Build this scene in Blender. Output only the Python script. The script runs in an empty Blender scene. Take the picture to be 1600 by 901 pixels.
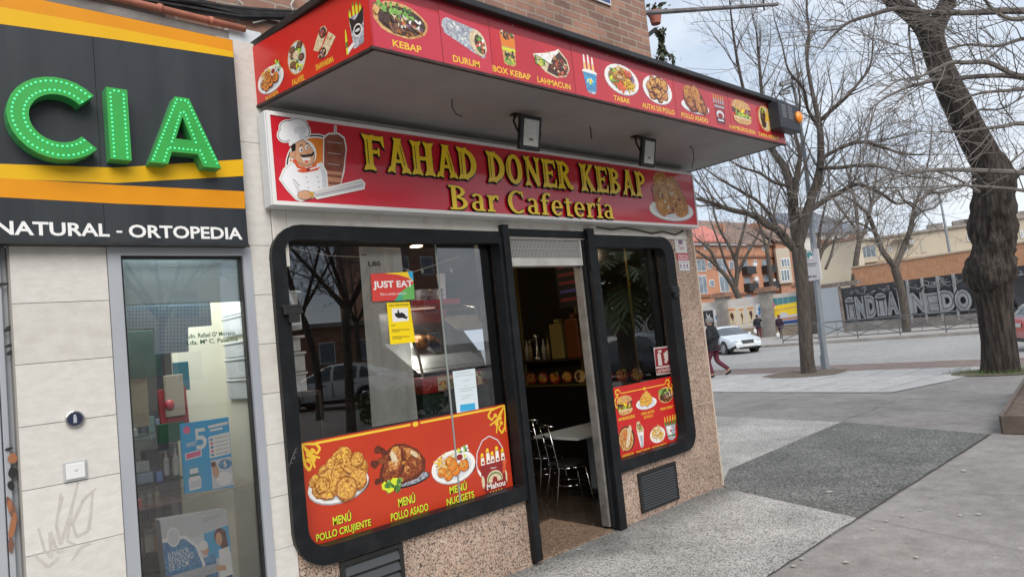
import bpy, bmesh, math, random
from mathutils import Vector, Matrix
R = math.radians
scene = bpy.context.scene
COL = scene.collection
rnd = random.Random(7)

# ------------------------------------------------------------------ camera
CAM_H, CAM_D, FPX = 1.70, 3.934344, 1080.0
RT = Vector((0.735958405, -0.668978622, -0.104080879))
UP = Vector((0.029540021, -0.121856292, 0.992108074))
FW = Vector((0.676382002, 0.733224828, 0.069919519))
CAM = Vector((0, -CAM_D, CAM_H))
cd = bpy.data.cameras.new('camera')
cd.sensor_width = 36.0
cd.lens = 36.0 * FPX / 1600.0
cd.clip_start, cd.clip_end = 0.05, 2000
cam = bpy.data.objects.new('camera', cd)
cam.matrix_world = Matrix(((RT.x, UP.x, -FW.x, CAM.x), (RT.y, UP.y, -FW.y, CAM.y), (RT.z, UP.z, -FW.z, CAM.z), (0, 0, 0, 1)))
COL.objects.link(cam)
scene.camera = cam

# ------------------------------------------------------------------ sky, sun, exposure
SUN_EL, SUN_ROT = R(48), R(150)
world = bpy.data.worlds.new('World'); scene.world = world; world.use_nodes = True
wn = world.node_tree.nodes; wl = world.node_tree.links
bg = wn['Background']; bg.inputs['Strength'].default_value = 0.1
sky = wn.new('ShaderNodeTexSky'); sky.sky_type = 'NISHITA'; sky.sun_disc = False
sky.sun_elevation = SUN_EL; sky.sun_rotation = SUN_ROT; sky.dust_density = 2.0
tc = wn.new('ShaderNodeTexCoord')
mp = wn.new('ShaderNodeMapping'); mp.inputs['Scale'].default_value = (1.0, 1.0, 2.6)
ns = wn.new('ShaderNodeTexNoise'); ns.inputs['Scale'].default_value = 1.9; ns.inputs['Detail'].default_value = 6; ns.inputs['Roughness'].default_value = 0.55
cr = wn.new('ShaderNodeValToRGB'); cr.color_ramp.elements[0].position = 0.30; cr.color_ramp.elements[1].position = 0.62
cr.color_ramp.elements[0].color = (0.80, 0.80, 0.80, 1); cr.color_ramp.elements[1].color = (0.97, 0.97, 0.97, 1)
mx = wn.new('ShaderNodeMixRGB'); mx.inputs['Color2'].default_value = (4.7, 5.15, 5.65, 1)
wl.new(tc.outputs['Generated'], mp.inputs['Vector']); wl.new(mp.outputs[0], ns.inputs['Vector'])
wl.new(ns.outputs['Fac'], cr.inputs['Fac']); wl.new(cr.outputs['Color'], mx.inputs['Fac'])
n2 = wn.new('ShaderNodeTexNoise'); n2.inputs['Scale'].default_value = 3.4; n2.inputs['Detail'].default_value = 7; n2.inputs['Roughness'].default_value = 0.6
c2 = wn.new('ShaderNodeValToRGB'); c2.color_ramp.elements[0].position = 0.36; c2.color_ramp.elements[1].position = 0.64
c2.color_ramp.elements[0].color = (0.29, 0.34, 0.41, 1); c2.color_ramp.elements[1].color = (0.435, 0.46, 0.49, 1)
m2 = wn.new('ShaderNodeVectorMath'); m2.operation = 'SCALE'; m2.inputs['Scale'].default_value = 10.0
wl.new(mp.outputs[0], n2.inputs['Vector']); wl.new(n2.outputs['Fac'], c2.inputs['Fac']); wl.new(c2.outputs['Color'], m2.inputs[0]); wl.new(m2.outputs[0], mx.inputs['Color2'])
wl.new(sky.outputs[0], mx.inputs['Color1']); wl.new(mx.outputs[0], bg.inputs['Color'])
sd = bpy.data.lights.new('sun', 'SUN'); sd.energy = 1.5; sd.angle = R(45); sd.color = (1, 0.95, 0.885)
sun = bpy.data.objects.new('sun', sd); COL.objects.link(sun)
# soft light comes over the photographer's left shoulder
sdir = Vector((-0.38, -0.78, 0.74)).normalized()
sun.rotation_euler = sdir.to_track_quat('Z', 'Y').to_euler()
sky.sun_elevation = math.asin(sdir.z); sky.sun_rotation = math.atan2(sdir.x, sdir.y)
scene.view_settings.view_transform = 'Standard'
scene.view_settings.look = 'None'
scene.view_settings.exposure = 1.12
scene.view_settings.gamma = 1.0
scene.view_settings.use_curve_mapping = False
scene.render.engine = 'CYCLES'
scene.cycles.max_bounces = 8
scene.cycles.transparent_max_bounces = 12
scene.cycles.use_denoising = True

# ------------------------------------------------------------------ measuring helpers
def ray(px, py):
    return FW + RT * ((px - 800) / FPX) - UP * ((py - 450.5) / FPX)
def at(px, py, d):                       # point at depth d along the camera axis
    return CAM + ray(px, py) * d
def gz(x):
    if x < 10: return 0.0
    if x < 19: return -0.25 * (x - 10) / 9.0
    return -0.25
def on_ground(px, py, z=None):
    d = ray(px, py)
    zz = 0.0 if z is None else z
    for _ in range(12):
        q = CAM + d * ((zz - CAM.z) / d.z)
        if z is None: zz = gz(q.x)
    return q
class Pl:                                # a vertical plane: o + a*u + b*z, n points outwards
    def __init__(s, o, u, n=None):
        s.o = Vector(o); s.u = Vector(u).normalized(); s.v = Vector((0, 0, 1))
        s.n = Vector(n).normalized() if n else s.u.cross(s.v)
    def pt(s, a, b, h=0.0): return s.o + s.u * a + s.v * b + s.n * h
    def hit(s, px, py):
        d = ray(px, py); t = (s.o - CAM).dot(s.n) / d.dot(s.n); q = CAM + d * t - s.o
        return q.dot(s.u), q.z
    def rect(s, x0, x1, y0, y1):
        mx_, my_ = (x0 + x1) / 2, (y0 + y1) / 2
        return s.hit(x0, my_)[0], s.hit(x1, my_)[0], s.hit(mx_, y1)[1], s.hit(mx_, y0)[1]
def fac(y): return Pl((0, y, 0), (1, 0, 0))

class PlS(Pl):                           # a parallel sheet a little behind the plane its drawing was measured on
    def __init__(s, y, k): Pl.__init__(s, (0, y, 0), (1, 0, 0)); s.k_ = k
    def pt(s, a, b, h=0.0): return s.o + s.u*(a*s.k_) + s.v*(CAM_H+(b-CAM_H)*s.k_) + s.n*h
# ------------------------------------------------------------------ scene bookkeeping
def tag(o, label=None, cat=None, group=None, kind=None):
    if label: o['label'] = label
    if cat: o['category'] = cat
    if group: o['group'] = group
    if kind: o['kind'] = kind
    return o
def thing(name, label, cat, loc=(0, 0, 0), rz=0.0, group=None):
    o = bpy.data.objects.new(name, None); COL.objects.link(o)
    o.empty_display_size = 0.2
    o.location = loc; o.rotation_euler = (0, 0, rz)
    return tag(o, label, cat, group)
def rootloc(o):
    while o.parent: o = o.parent
    return Vector(o.location)
def children(o): return [c for c in COL.objects if c.parent == o]
def copy_tree(o, parent=None, label=None):
    c = o.copy(); COL.objects.link(c); c.parent = parent
    if label: c['label'] = label
    for ch in children(o): copy_tree(ch, c)
    return c

class M:
    def __init__(s): s.v = []; s.f = []; s.mi = []; s.k = 0; s.h = 0.0
    def add(s, vs, fs):
        b = len(s.v); s.v += [tuple(p) for p in vs]
        for f in fs: s.f.append(tuple(b + i for i in f)); s.mi.append(s.k)
        return s
    def poly(s, pts): return s.add(pts, [tuple(range(len(pts)))])
    def box(s, x0, x1, y0, y1, z0, z1):
        return s.add([(x0,y0,z0),(x1,y0,z0),(x1,y1,z0),(x0,y1,z0),(x0,y0,z1),(x1,y0,z1),(x1,y1,z1),(x0,y1,z1)],
                     [(0,3,2,1),(4,5,6,7),(0,1,5,4),(1,2,6,5),(2,3,7,6),(3,0,4,7)])
    def obox(s, c, ax, ay, az):           # centre and three half-axis vectors
        c = Vector(c); ax = Vector(ax); ay = Vector(ay); az = Vector(az)
        p = [c + ax*i + ay*j + az*k for k in (-1, 1) for i, j in ((-1,-1),(1,-1),(1,1),(-1,1))]
        return s.add(p, [(0,3,2,1),(4,5,6,7),(0,1,5,4),(1,2,6,5),(2,3,7,6),(3,0,4,7)])
    def pbox(s, pl, a0, a1, b0, b1, h0, h1):  # box on a plane
        p = [pl.pt(a, b, h) for h in (h0, h1) for a, b in ((a0,b0),(a1,b0),(a1,b1),(a0,b1))]
        return s.add(p, [(0,3,2,1),(4,5,6,7),(0,1,5,4),(1,2,6,5),(2,3,7,6),(3,0,4,7)])
    def prism(s, pts, vec):               # extrude a polygon
        vec = Vector(vec); n = len(pts); a = [Vector(p) for p in pts]
        vs = a + [p + vec for p in a]
        return s.add(vs, [tuple(range(n))[::-1], tuple(range(n, 2*n))] + [(i, (i+1) % n, n+(i+1) % n, n+i) for i in range(n)])
    def ring(s, lo, li, ext=None):        # strip between two loops of equal count
        n = len(lo)
        return s.add(list(lo) + list(li), [(i, (i+1) % n, n+(i+1) % n, n+i) for i in range(n)])
    def tube(s, path, rad, n=6, cap=True):
        path = [Vector(p) for p in path]
        if len(path) < 2: return s
        rad = rad if isinstance(rad, (list, tuple)) else [rad]*len(path)
        vs = []; t0 = None; a = None
        for i, p in enumerate(path):
            t = (path[min(i+1, len(path)-1)] - path[max(i-1, 0)])
            if t.length < 1e-9: t = Vector((0,0,1))
            t.normalize()
            if a is None:
                a = t.cross(Vector((0.13, 0.31, 0.94)))
                if a.length < 0.05: a = t.cross(Vector((1, 0, 0)))
            a = (a - t * a.dot(t)).normalized(); b = t.cross(a)
            for k in range(n):
                w = 2*math.pi*k/n
                vs.append(p + (a*math.cos(w) + b*math.sin(w))*rad[i])
        fs = []
        for i in range(len(path)-1):
            for k in range(n):
                fs.append((i*n+k, i*n+(k+1) % n, (i+1)*n+(k+1) % n, (i+1)*n+k))
        if cap: fs += [tuple(range(n))[::-1], tuple(range((len(path)-1)*n, len(path)*n))]
        return s.add(vs, fs)
    def cyl(s, p, q, r, n=16, r2=None): return s.tube([p, q], [r, r if r2 is None else r2], n)
    def ball(s, c, r, nu=10, nv=7, jit=0.0, ax=None):
        c = Vector(c); r = Vector(r) if not isinstance(r, (int, float)) else Vector((r, r, r))
        vs = []; 
        for j in range(nv+1):
            th = math.pi*j/nv
            for i in range(nu):
                ph = 2*math.pi*i/nu
                k = 1 + rnd.uniform(-jit, jit)
                d = Vector((math.sin(th)*math.cos(ph)*r.x, math.sin(th)*math.sin(ph)*r.y, math.cos(th)*r.z))*k
                if ax: d = ax @ d
                vs.append(c + d)
        fs = [(j*nu+i, (j+1)*nu+i, (j+1)*nu+(i+1) % nu, j*nu+(i+1) % nu) for j in range(nv) for i in range(nu)]
        return s.add(vs, fs)
    def lathe(s, c, prof, n=20):          # profile of (r, z)
        c = Vector(c)
        vs = [c + Vector((r*math.cos(2*math.pi*i/n), r*math.sin(2*math.pi*i/n), z)) for r, z in prof for i in range(n)]
        k = len(prof)
        return s.add(vs, [(j*n+i, j*n+(i+1) % n, (j+1)*n+(i+1) % n, (j+1)*n+i) for j in range(k-1) for i in range(n)] + [tuple(range(n))[::-1], tuple(range((k-1)*n, k*n))])
    # --- flat printing on a plane; every shape lies a hair above the one before
    def pr(s, pl, pts, k=None):
        if k is not None: s.k = k
        s.h += 5e-5
        ar = sum(pts[i][0]*pts[(i+1) % len(pts)][1] - pts[(i+1) % len(pts)][0]*pts[i][1] for i in range(len(pts)))
        if ar < 0: pts = pts[::-1]
        return s.poly([pl.pt(a, b, s.h) for a, b in pts])
    def text(s, pl, body, a0, a1, b0, b1, k=None, bold=0.0, fit=True, shear=0.0, rot=0.0):
        if k is not None: s.k = k
        s.h += 5e-5
        vs, fs = text_mesh(body, bold, shear)
        if not vs: return s
        xs = [v[0] for v in vs]; ys = [v[1] for v in vs]
        w = max(xs) - min(xs); hh = max(ys) - min(ys)
        sx = (a1-a0)/w; sy = (b1-b0)/hh
        x0, y0 = min(xs), min(ys)
        out = []
        for x, y in vs:
            X = (x-x0)*sx; Y = (y-y0)*sy + (x-x0)*sx*rot
            out.append(pl.pt(a0 + X, b0 + Y, s.h))
        return s.add(out, fs)
    def build(s, name, mats, parent=None, smooth=False, local=False, bevel=0.0, loc=None):
        me = bpy.data.meshes.new(name)
        off = Vector((0, 0, 0)); o = bpy.data.objects.new(name, me)
        if parent is not None:
            if not local: off = rootloc(parent)
            o.parent = parent
        elif loc is not None:
            off = Vector(loc); o.location = off
        elif s.v:
            xs, ys, zs = zip(*s.v)
            off = Vector(((min(xs)+max(xs))/2, (min(ys)+max(ys))/2, min(zs))); o.location = off
        me.from_pydata([(x-off.x, y-off.y, z-off.z) for x, y, z in s.v], [], s.f)
        mats = mats if isinstance(mats, (list, tuple)) else [mats]
        for m in mats: me.materials.append(m)
        if len(mats) > 1: me.polygons.foreach_set('material_index', s.mi)
        if smooth: me.polygons.foreach_set('use_smooth', [True]*len(me.polygons))
        me.update()
        COL.objects.link(o)
        if bevel:
            b = o.modifiers.new('bevel', 'BEVEL'); b.width = bevel; b.segments = 2; b.limit_method = 'ANGLE'; b.angle_limit = R(40)
        return o

_tc = {}
def text_mesh(body, bold=0.0, shear=0.0):
    key = (body, round(bold, 4), shear)
    if key in _tc: return _tc[key]
    cu = bpy.data.curves.new('lettering', 'FONT'); cu.body = body; cu.size = 1.0; cu.offset = bold; cu.shear = shear; cu.resolution_u = 3; cu.fill_mode = 'FRONT'
    ob = bpy.data.objects.new('lettering', cu)
    me = bpy.data.meshes.new_from_object(ob)
    vs = [(v.co.x, v.co.y) for v in me.vertices]; fs = [tuple(p.vertices) for p in me.polygons]
    nz = sum(p.normal.z for p in me.polygons)
    if nz < 0: fs = [f[::-1] for f in fs]
    bpy.data.objects.remove(ob); bpy.data.curves.remove(cu); bpy.data.meshes.remove(me)
    _tc[key] = (vs, fs)
    return vs, fs

def rrect(x0, x1, z0, z1, r, n=6):        # r = (tl, tr, br, bl); points run clockwise from the top left
    out = []
    for (cx, cz, rr, a0) in ((x0+r[0], z1-r[0], r[0], 180), (x1-r[1], z1-r[1], r[1], 90), (x1-r[2], z0+r[2], r[2], 0), (x0+r[3], z0+r[3], r[3], -90)):
        for i in range(n+1):
            a = R(a0 - 90.0*i/n); out.append((cx + rr*math.cos(a), cz + rr*math.sin(a)))
    return out
def frame3(m, lo, li, y0, y1, back=True): # a picture frame in the facade plane between two loops
    F = lambda l, y: [(a, y, b) for a, b in l]
    m.ring(F(lo, y0), F(li, y0)); m.ring(F(lo, y1), F(lo, y0)); m.ring(F(li, y0), F(li, y1))
    if back: m.ring(F(li, y1), F(lo, y1))

# ------------------------------------------------------------------ materials
def mat(name, c, c2=None, scale=6.0, rough=0.6, metal=0.0, bump=0.0, bscale=40.0, stretch=(1,1,1), coat=0.0, lo=0.35, hi=0.65, detail=5.0, spec=0.5, emit=None, estr=0.0, coatr=0.08):
    m = bpy.data.materials.new(name); m.use_nodes = True
    nt = m.node_tree; N = nt.nodes; L = nt.links; b = N['Principled BSDF']
    b.inputs['Base Color'].default_value = (*c, 1); b.inputs['Roughness'].default_value = rough; b.inputs['Metallic'].default_value = metal
    b.inputs['Specular IOR Level'].default_value = spec
    b.inputs['Coat Weight'].default_value = coat; b.inputs['Coat Roughness'].default_value = coatr
    if emit: b.inputs['Emission Color'].default_value = (*emit, 1); b.inputs['Emission Strength'].default_value = estr
    t = N.new('ShaderNodeTexCoord'); q = N.new('ShaderNodeMapping'); q.inputs['Scale'].default_value = stretch
    L.new(t.outputs['Object'], q.inputs['Vector'])
    if c2 is not None:
        n = N.new('ShaderNodeTexNoise'); n.inputs['Scale'].default_value = scale; n.inputs['Detail'].default_value = detail; n.inputs['Roughness'].default_value = 0.6
        r = N.new('ShaderNodeValToRGB'); r.color_ramp.elements[0].position = lo; r.color_ramp.elements[1].position = hi
        r.color_ramp.elements[0].color = (*c, 1); r.color_ramp.elements[1].color = (*c2, 1)
        L.new(q.outputs[0], n.inputs['Vector']); L.new(n.outputs['Fac'], r.inputs['Fac']); L.new(r.outputs['Color'], b.inputs['Base Color'])
    if bump:
        n = N.new('ShaderNodeTexNoise'); n.inputs['Scale'].default_value = bscale; n.inputs['Detail'].default_value = 6
        u = N.new('ShaderNodeBump'); u.inputs['Strength'].default_value = bump; u.inputs['Distance'].default_value = 0.02
        L.new(q.outputs[0], n.inputs['Vector']); L.new(n.outputs['Fac'], u.inputs['Height']); L.new(u.outputs[0], b.inputs['Normal'])
    return m
def ramp(N, stops):
    r = N.new('ShaderNodeValToRGB'); e = r.color_ramp.elements
    e[0].position, e[0].color = stops[0][0], (*stops[0][1], 1)
    e[1].position, e[1].color = stops[1][0], (*stops[1][1], 1)
    for p, c in stops[2:]:
        x = e.new(p); x.color = (*c, 1)
    return r
def speckle(name, stops, scale, rough=0.5, bump=0.2, dirt=(0.7, 1.0), dscale=1.5, coat=0.0, const=True, wear=None):
    m = bpy.data.materials.new(name); m.use_nodes = True
    nt = m.node_tree; N = nt.nodes; L = nt.links; b = N['Principled BSDF']
    b.inputs['Roughness'].default_value = rough; b.inputs['Coat Weight'].default_value = coat
    t = N.new('ShaderNodeTexCoord')
    v = N.new('ShaderNodeTexVoronoi'); v.inputs['Scale'].default_value = scale
    L.new(t.outputs['Object'], v.inputs['Vector'])
    sp = N.new('ShaderNodeSeparateColor'); L.new(v.outputs['Color'], sp.inputs[0])
    r = ramp(N, stops); r.color_ramp.interpolation = 'CONSTANT' if const else 'LINEAR'
    L.new(sp.outputs[0], r.inputs['Fac'])
    n = N.new('ShaderNodeTexNoise'); n.inputs['Scale'].default_value = dscale; n.inputs['Detail'].default_value = 7; n.inputs['Roughness'].default_value = 0.65
    L.new(t.outputs['Object'], n.inputs['Vector'])
    r2 = ramp(N, [(0.35, (dirt[0],)*3), (0.62, (dirt[1],)*3)]); L.new(n.outputs['Fac'], r2.inputs['Fac'])
    mxx = N.new('ShaderNodeMixRGB'); mxx.blend_type = 'MULTIPLY'; mxx.inputs['Fac'].default_value = 1
    L.new(r.outputs['Color'], mxx.inputs['Color1']); L.new(r2.outputs['Color'], mxx.inputs['Color2']); L.new(mxx.outputs[0], b.inputs['Base Color'])
    if bump:
        u = N.new('ShaderNodeBump'); u.inputs['Strength'].default_value = bump; u.inputs['Distance'].default_value = 0.006
        L.new(v.outputs['Distance'], u.inputs['Height']); L.new(u.outputs[0], b.inputs['Normal'])
    return m
def brick(name, udir, c1, c2, mortar, bw=0.24, bh=0.07, ms=0.012, rough=0.85, stain=0.6):
    m = bpy.data.materials.new(name); m.use_nodes = True
    nt = m.node_tree; N = nt.nodes; L = nt.links; b = N['Principled BSDF']; b.inputs['Roughness'].default_value = rough
    t = N.new('ShaderNodeTexCoord')
    d = N.new('ShaderNodeVectorMath'); d.operation = 'DOT_PRODUCT'; d.inputs[1].default_value = (*udir,)
    L.new(t.outputs['Object'], d.inputs[0])
    sx = N.new('ShaderNodeSeparateXYZ'); L.new(t.outputs['Object'], sx.inputs[0])
    cx = N.new('ShaderNodeCombineXYZ'); L.new(d.outputs['Value'], cx.inputs[0]); L.new(sx.outputs['Z'], cx.inputs[1])
    # rough hand-laid edges
    nz = N.new('ShaderNodeTexNoise'); nz.inputs['Scale'].default_value = 14; nz.inputs['Detail'].default_value = 3
    L.new(t.outputs['Object'], nz.inputs['Vector'])
    sc = N.new('ShaderNodeVectorMath'); sc.operation = 'MULTIPLY_ADD'; sc.inputs[1].default_value = (0.024, 0.018, 0)
    L.new(nz.outputs['Color'], sc.inputs[0]); L.new(cx.outputs[0], sc.inputs[2])
    k = N.new('ShaderNodeTexBrick'); k.inputs['Scale'].default_value = 1.0
    k.inputs['Color1'].default_value = (*c1, 1); k.inputs['Color2'].default_value = (*c2, 1); k.inputs['Mortar'].default_value = (*mortar, 1)
    k.inputs['Brick Width'].default_value = bw; k.inputs['Row Height'].default_value = bh; k.inputs['Mortar Size'].default_value = ms
    k.inputs['Mortar Smooth'].default_value = 0.25; k.inputs['Bias'].default_value = 0.0
    L.new(sc.outputs[0], k.inputs['Vector'])
    n = N.new('ShaderNodeTexNoise'); n.inputs['Scale'].default_value = 3; n.inputs['Detail'].default_value = 8; n.inputs['Roughness'].default_value = 0.7
    L.new(t.outputs['Object'], n.inputs['Vector'])
    r2 = ramp(N, [(0.3, (stain,)*3), (0.65, (1.1,)*3)]); L.new(n.outputs['Fac'], r2.inputs['Fac'])
    mm = N.new('ShaderNodeMixRGB'); mm.blend_type = 'MULTIPLY'; mm.inputs['Fac'].default_value = 1
    L.new(k.outputs['Color'], mm.inputs['Color1']); L.new(r2.outputs['Color'], mm.inputs['Color2']); L.new(mm.outputs[0], b.inputs['Base Color'])
    u = N.new('ShaderNodeBump'); u.inputs['Strength'].default_value = 0.6; u.inputs['Distance'].default_value = 0.01; u.invert = True
    L.new(k.outputs['Fac'], u.inputs['Height']); L.new(u.outputs[0], b.inputs['Normal'])
    return m
def glassmat(name, boost=1.9, tint=(1,1,1), ior=1.52):
    m = bpy.data.materials.new(name); m.use_nodes = True
    nt = m.node_tree; N = nt.nodes; L = nt.links; N.remove(N['Principled BSDF'])
    o = N['Material Output']; g = N.new('ShaderNodeBsdfGlossy'); g.inputs['Roughness'].default_value = 0.0
    tr = N.new('ShaderNodeBsdfTransparent'); tr.inputs['Color'].default_value = (*tint, 1)
    f = N.new('ShaderNodeFresnel'); f.inputs['IOR'].default_value = ior
    k = N.new('ShaderNodeMath'); k.operation = 'MULTIPLY'; k.inputs[1].default_value = boost; k.use_clamp = True
    x = N.new('ShaderNodeMixShader')
    L.new(f.outputs[0], k.inputs[0]); L.new(k.outputs[0], x.inputs[0]); L.new(tr.outputs[0], x.inputs[1]); L.new(g.outputs[0], x.inputs[2]); L.new(x.outputs[0], o.inputs['Surface'])
    return m
# ------------------------------------------------------------------ shared materials
def cracked(name, c1, c2, rough=0.85, scale=0.9, fine=60):
    m = mat(name, c1, c2, scale=scale, rough=rough, bump=0.25, bscale=fine, lo=0.3, hi=0.7, detail=9)
    nt = m.node_tree; N = nt.nodes; L = nt.links; b = N['Principled BSDF']
    src = b.inputs['Base Color'].links[0].from_socket
    t = N.new('ShaderNodeTexCoord')
    n = N.new('ShaderNodeTexNoise'); n.inputs['Scale'].default_value = 140; n.inputs['Detail'].default_value = 4
    L.new(t.outputs['Object'], n.inputs['Vector'])
    r = ramp(N, [(0.33, (0.66,)*3), (0.62, (1.18,)*3)]); L.new(n.outputs['Fac'], r.inputs['Fac'])
    n2 = N.new('ShaderNodeTexNoise'); n2.inputs['Scale'].default_value = 5; n2.inputs['Detail'].default_value = 8; n2.inputs['Roughness'].default_value = 0.75
    L.new(t.outputs['Object'], n2.inputs['Vector'])
    r2 = ramp(N, [(0.33, (0.70,)*3), (0.68, (1.12,)*3)]); L.new(n2.outputs['Fac'], r2.inputs['Fac'])
    v = N.new('ShaderNodeTexVoronoi'); v.inputs['Scale'].default_value = 3.4
    L.new(t.outputs['Object'], v.inputs['Vector'])
    r3 = ramp(N, [(0.05, (1.30,)*3), (0.075, (1.0,)*3)]); L.new(v.outputs['Distance'], r3.inputs['Fac'])
    last = src
    for rr in (r, r2, r3):
        x = N.new('ShaderNodeMixRGB'); x.blend_type = 'MULTIPLY'; x.inputs['Fac'].default_value = 1
        L.new(last, x.inputs['Color1']); L.new(rr.outputs['Color'], x.inputs['Color2']); last = x.outputs[0]
    L.new(last, b.inputs['Base Color'])
    return m
GRANITE = speckle('pink_granite', [(0, (0.07,0.055,0.05)), (0.11, (0.20,0.14,0.11)), (0.27, (0.39,0.27,0.205)), (0.58, (0.48,0.345,0.265)), (0.86, (0.55,0.46,0.38))], 120, rough=0.35, bump=0.1, dirt=(0.72, 1.0), dscale=2.2)
STONE = mat('cream_stone', (0.52,0.50,0.462), (0.59,0.57,0.53), scale=16, rough=0.7, stretch=(1,1,2.0), bump=0.10, bscale=90, detail=10)
STONEB = mat('cream_stone_pale', (0.55,0.53,0.49), (0.615,0.595,0.555), scale=14, rough=0.7, stretch=(1,1,2.2), bump=0.10, bscale=90, detail=10)
STONEC = mat('cream_stone_stained', (0.48,0.455,0.415), (0.565,0.545,0.50), scale=9, rough=0.75, stretch=(1,1,1.4), bump=0.10, bscale=90, detail=10)
JOINT = mat('stone_joint', (0.27,0.255,0.235), rough=0.9)
WHITEP = mat('dirty_white_paint', (0.62,0.59,0.54), (0.42,0.37,0.31), scale=5, rough=0.7, lo=0.52, hi=0.75, bump=0.2, bscale=25)
BLACKF = mat('black_frame_paint', (0.0085,0.0095,0.011), (0.022,0.023,0.025), scale=7, lo=.5, hi=.85, detail=9, rough=0.42, bump=0.05, bscale=30, spec=0.25)
BLACKM = mat('black_metal', (0.010,0.010,0.011), (0.02,0.02,0.02), scale=12, rough=0.45)
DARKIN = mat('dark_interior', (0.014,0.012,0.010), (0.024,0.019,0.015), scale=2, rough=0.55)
ALU = mat('grey_aluminium', (0.36,0.38,0.42), (0.42,0.44,0.47), scale=4, rough=0.38, metal=0.25, stretch=(1,1,0.3))
ALUW = mat('worn_aluminium', (0.23,0.215,0.20), (0.13,0.12,0.11), scale=7, rough=0.5, metal=0.3, lo=0.45, hi=0.7)
CEMENT = mat('grey_cement', (0.24,0.22,0.205), (0.15,0.14,0.13), scale=3.5, rough=0.9, bump=0.4, bscale=30, detail=9)
BRICKW = brick('red_brick', (1,0,0), (0.36,0.195,0.135), (0.205,0.118,0.094), (0.32,0.26,0.215), bw=0.25, bh=0.078, ms=0.009, stain=0.66)
GLASS = glassmat('window_glass', 3.9)
GLASSP = glassmat('display_glass', 3.8)
FLOORT = speckle('brown_floor_tile', [(0,(0.05,0.035,0.028)), (0.4,(0.085,0.062,0.048)), (0.8,(0.12,0.09,0.07))], 70, rough=0.22, bump=0.0)
CREAMW = mat('cream_inner_wall', (0.72,0.68,0.56), rough=0.7)
GREY = mat('grey_plastic', (0.5,0.5,0.5), rough=0.5)

def scrawl(m, pl, pts, w, k=None, taper=True):
    if k is not None: m.k = k
    n = len(pts)
    for i in range(n-1):
        (x0,y0),(x1,y1) = pts[i], pts[i+1]; dx, dy = x1-x0, y1-y0; l = math.hypot(dx,dy) or 1
        w0 = w*(0.6+0.4*math.sin(math.pi*i/(n-1))) if taper else w; w1 = w*(0.6+0.4*math.sin(math.pi*(i+1)/(n-1))) if taper else w
        px, py = -dy/l, dx/l
        m.pr(pl, [(x0+px*w0,y0+py*w0),(x0-px*w0,y0-py*w0),(x1-px*w1,y1-py*w1),(x1+px*w1,y1+py*w1)])
def blob(m, pl, cx, cy, rx, ry, n=12, jit=0.1, k=None, rot=0.0):
    pts = []
    for i in range(n):
        a = 2*math.pi*i/n; q = 1 + rnd.uniform(-jit, jit); x, y = rx*q*math.cos(a), ry*q*math.sin(a)
        pts.append((cx + x*math.cos(rot) - y*math.sin(rot), cy + x*math.sin(rot) + y*math.cos(rot)))
    m.pr(pl, pts, k)
# ------------------------------------------------------------------ the corner building
shop = thing('corner_building', 'brick corner building with pink granite kebab shop front and cream stone pharmacy front', 'building', (4, 0, 0))
g = M()
def wallring(m, x0, x1, z0, z1, hole, y=0.0, depth=0.12):
    lo = rrect(x0, x1, z0, z1, (0.0001,)*4); frame3(m, lo, hole, y, y+depth, back=False)
wallring(g, 1.742, 3.545, -0.02, 2.58, rrect(1.80, 3.53, 0.535, 2.47, (0.12,0.01,0.01,0.12)))
wallring(g, 4.60, 6.235, -0.02, 2.62, rrect(4.68, 5.69, 0.49, 2.455, (0.01,0.12,0.12,0.01)))
g.poly([(6.235,0,-0.02),(6.235,6,-0.02),(6.235,6,2.62),(6.235,0,2.62)])
g.build('granite_wall', GRANITE, shop)
j = M()                                   # open joints between the granite slabs, sheet on the face
for x0, x1, z in ((5.80,6.235,0.845),): j.box(x0, x1, -0.002, 0.01, z-0.003, z+0.003)
j.box(5.47,5.473,-0.002,0.01,0.0,0.44); j.box(6.228,6.245,-0.006,0.02,0.0,2.50)
j.build('slab_joint', mat('pale_joint', (0.55,0.45,0.36), rough=0.8), shop)
st = M(); st2 = M()                        # cream stone, slab by slab with open joints
rows = [(-0.02,0.3535),(0.3565,0.6465),(0.6495,0.9385),(0.9415,1.2335),(1.2365,1.5225),(1.5255,1.8095),(1.8125,2.0955),(2.0985,2.3855),(2.3885,3.0015),(3.0045,3.62)]
for z0, z1 in rows:
    st.k = rnd.choice((0,0,1,2)); st2.k = rnd.choice((0,0,1,2))
    if z0 < 2.38: st.box(0.462, 0.862, -0.004, 0.15, z0, min(z1, 2.377))
    st2.box(1.604 if z0 < 2.37 else 1.50, 1.738, -0.004, 0.15, z0, z1)
st.build('stone_cladding', [STONE, STONEB, STONEC], shop); st2.build('stone_cladding', [STONE, STONEB, STONEC], shop)
jb = M(); jb.box(0.455,0.865,0.004,0.15,-0.02,2.376); jb.box(1.602,1.739,0.004,0.16,-0.02,3.6); jb.build('joint_backing', JOINT, shop)
wp = M(); wp.box(1.742,1.835,-0.012,0.02,2.26,2.62); wp.box(1.835,4.6,-0.014,0.05,2.475,2.62); wp.box(4.6,6.10,-0.016,0.05,2.50,2.62)
wp.box(1.74,6.2,0.0,0.2,2.62,3.30)
wp.build('painted_beam', WHITEP, shop, bevel=0.004)
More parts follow.
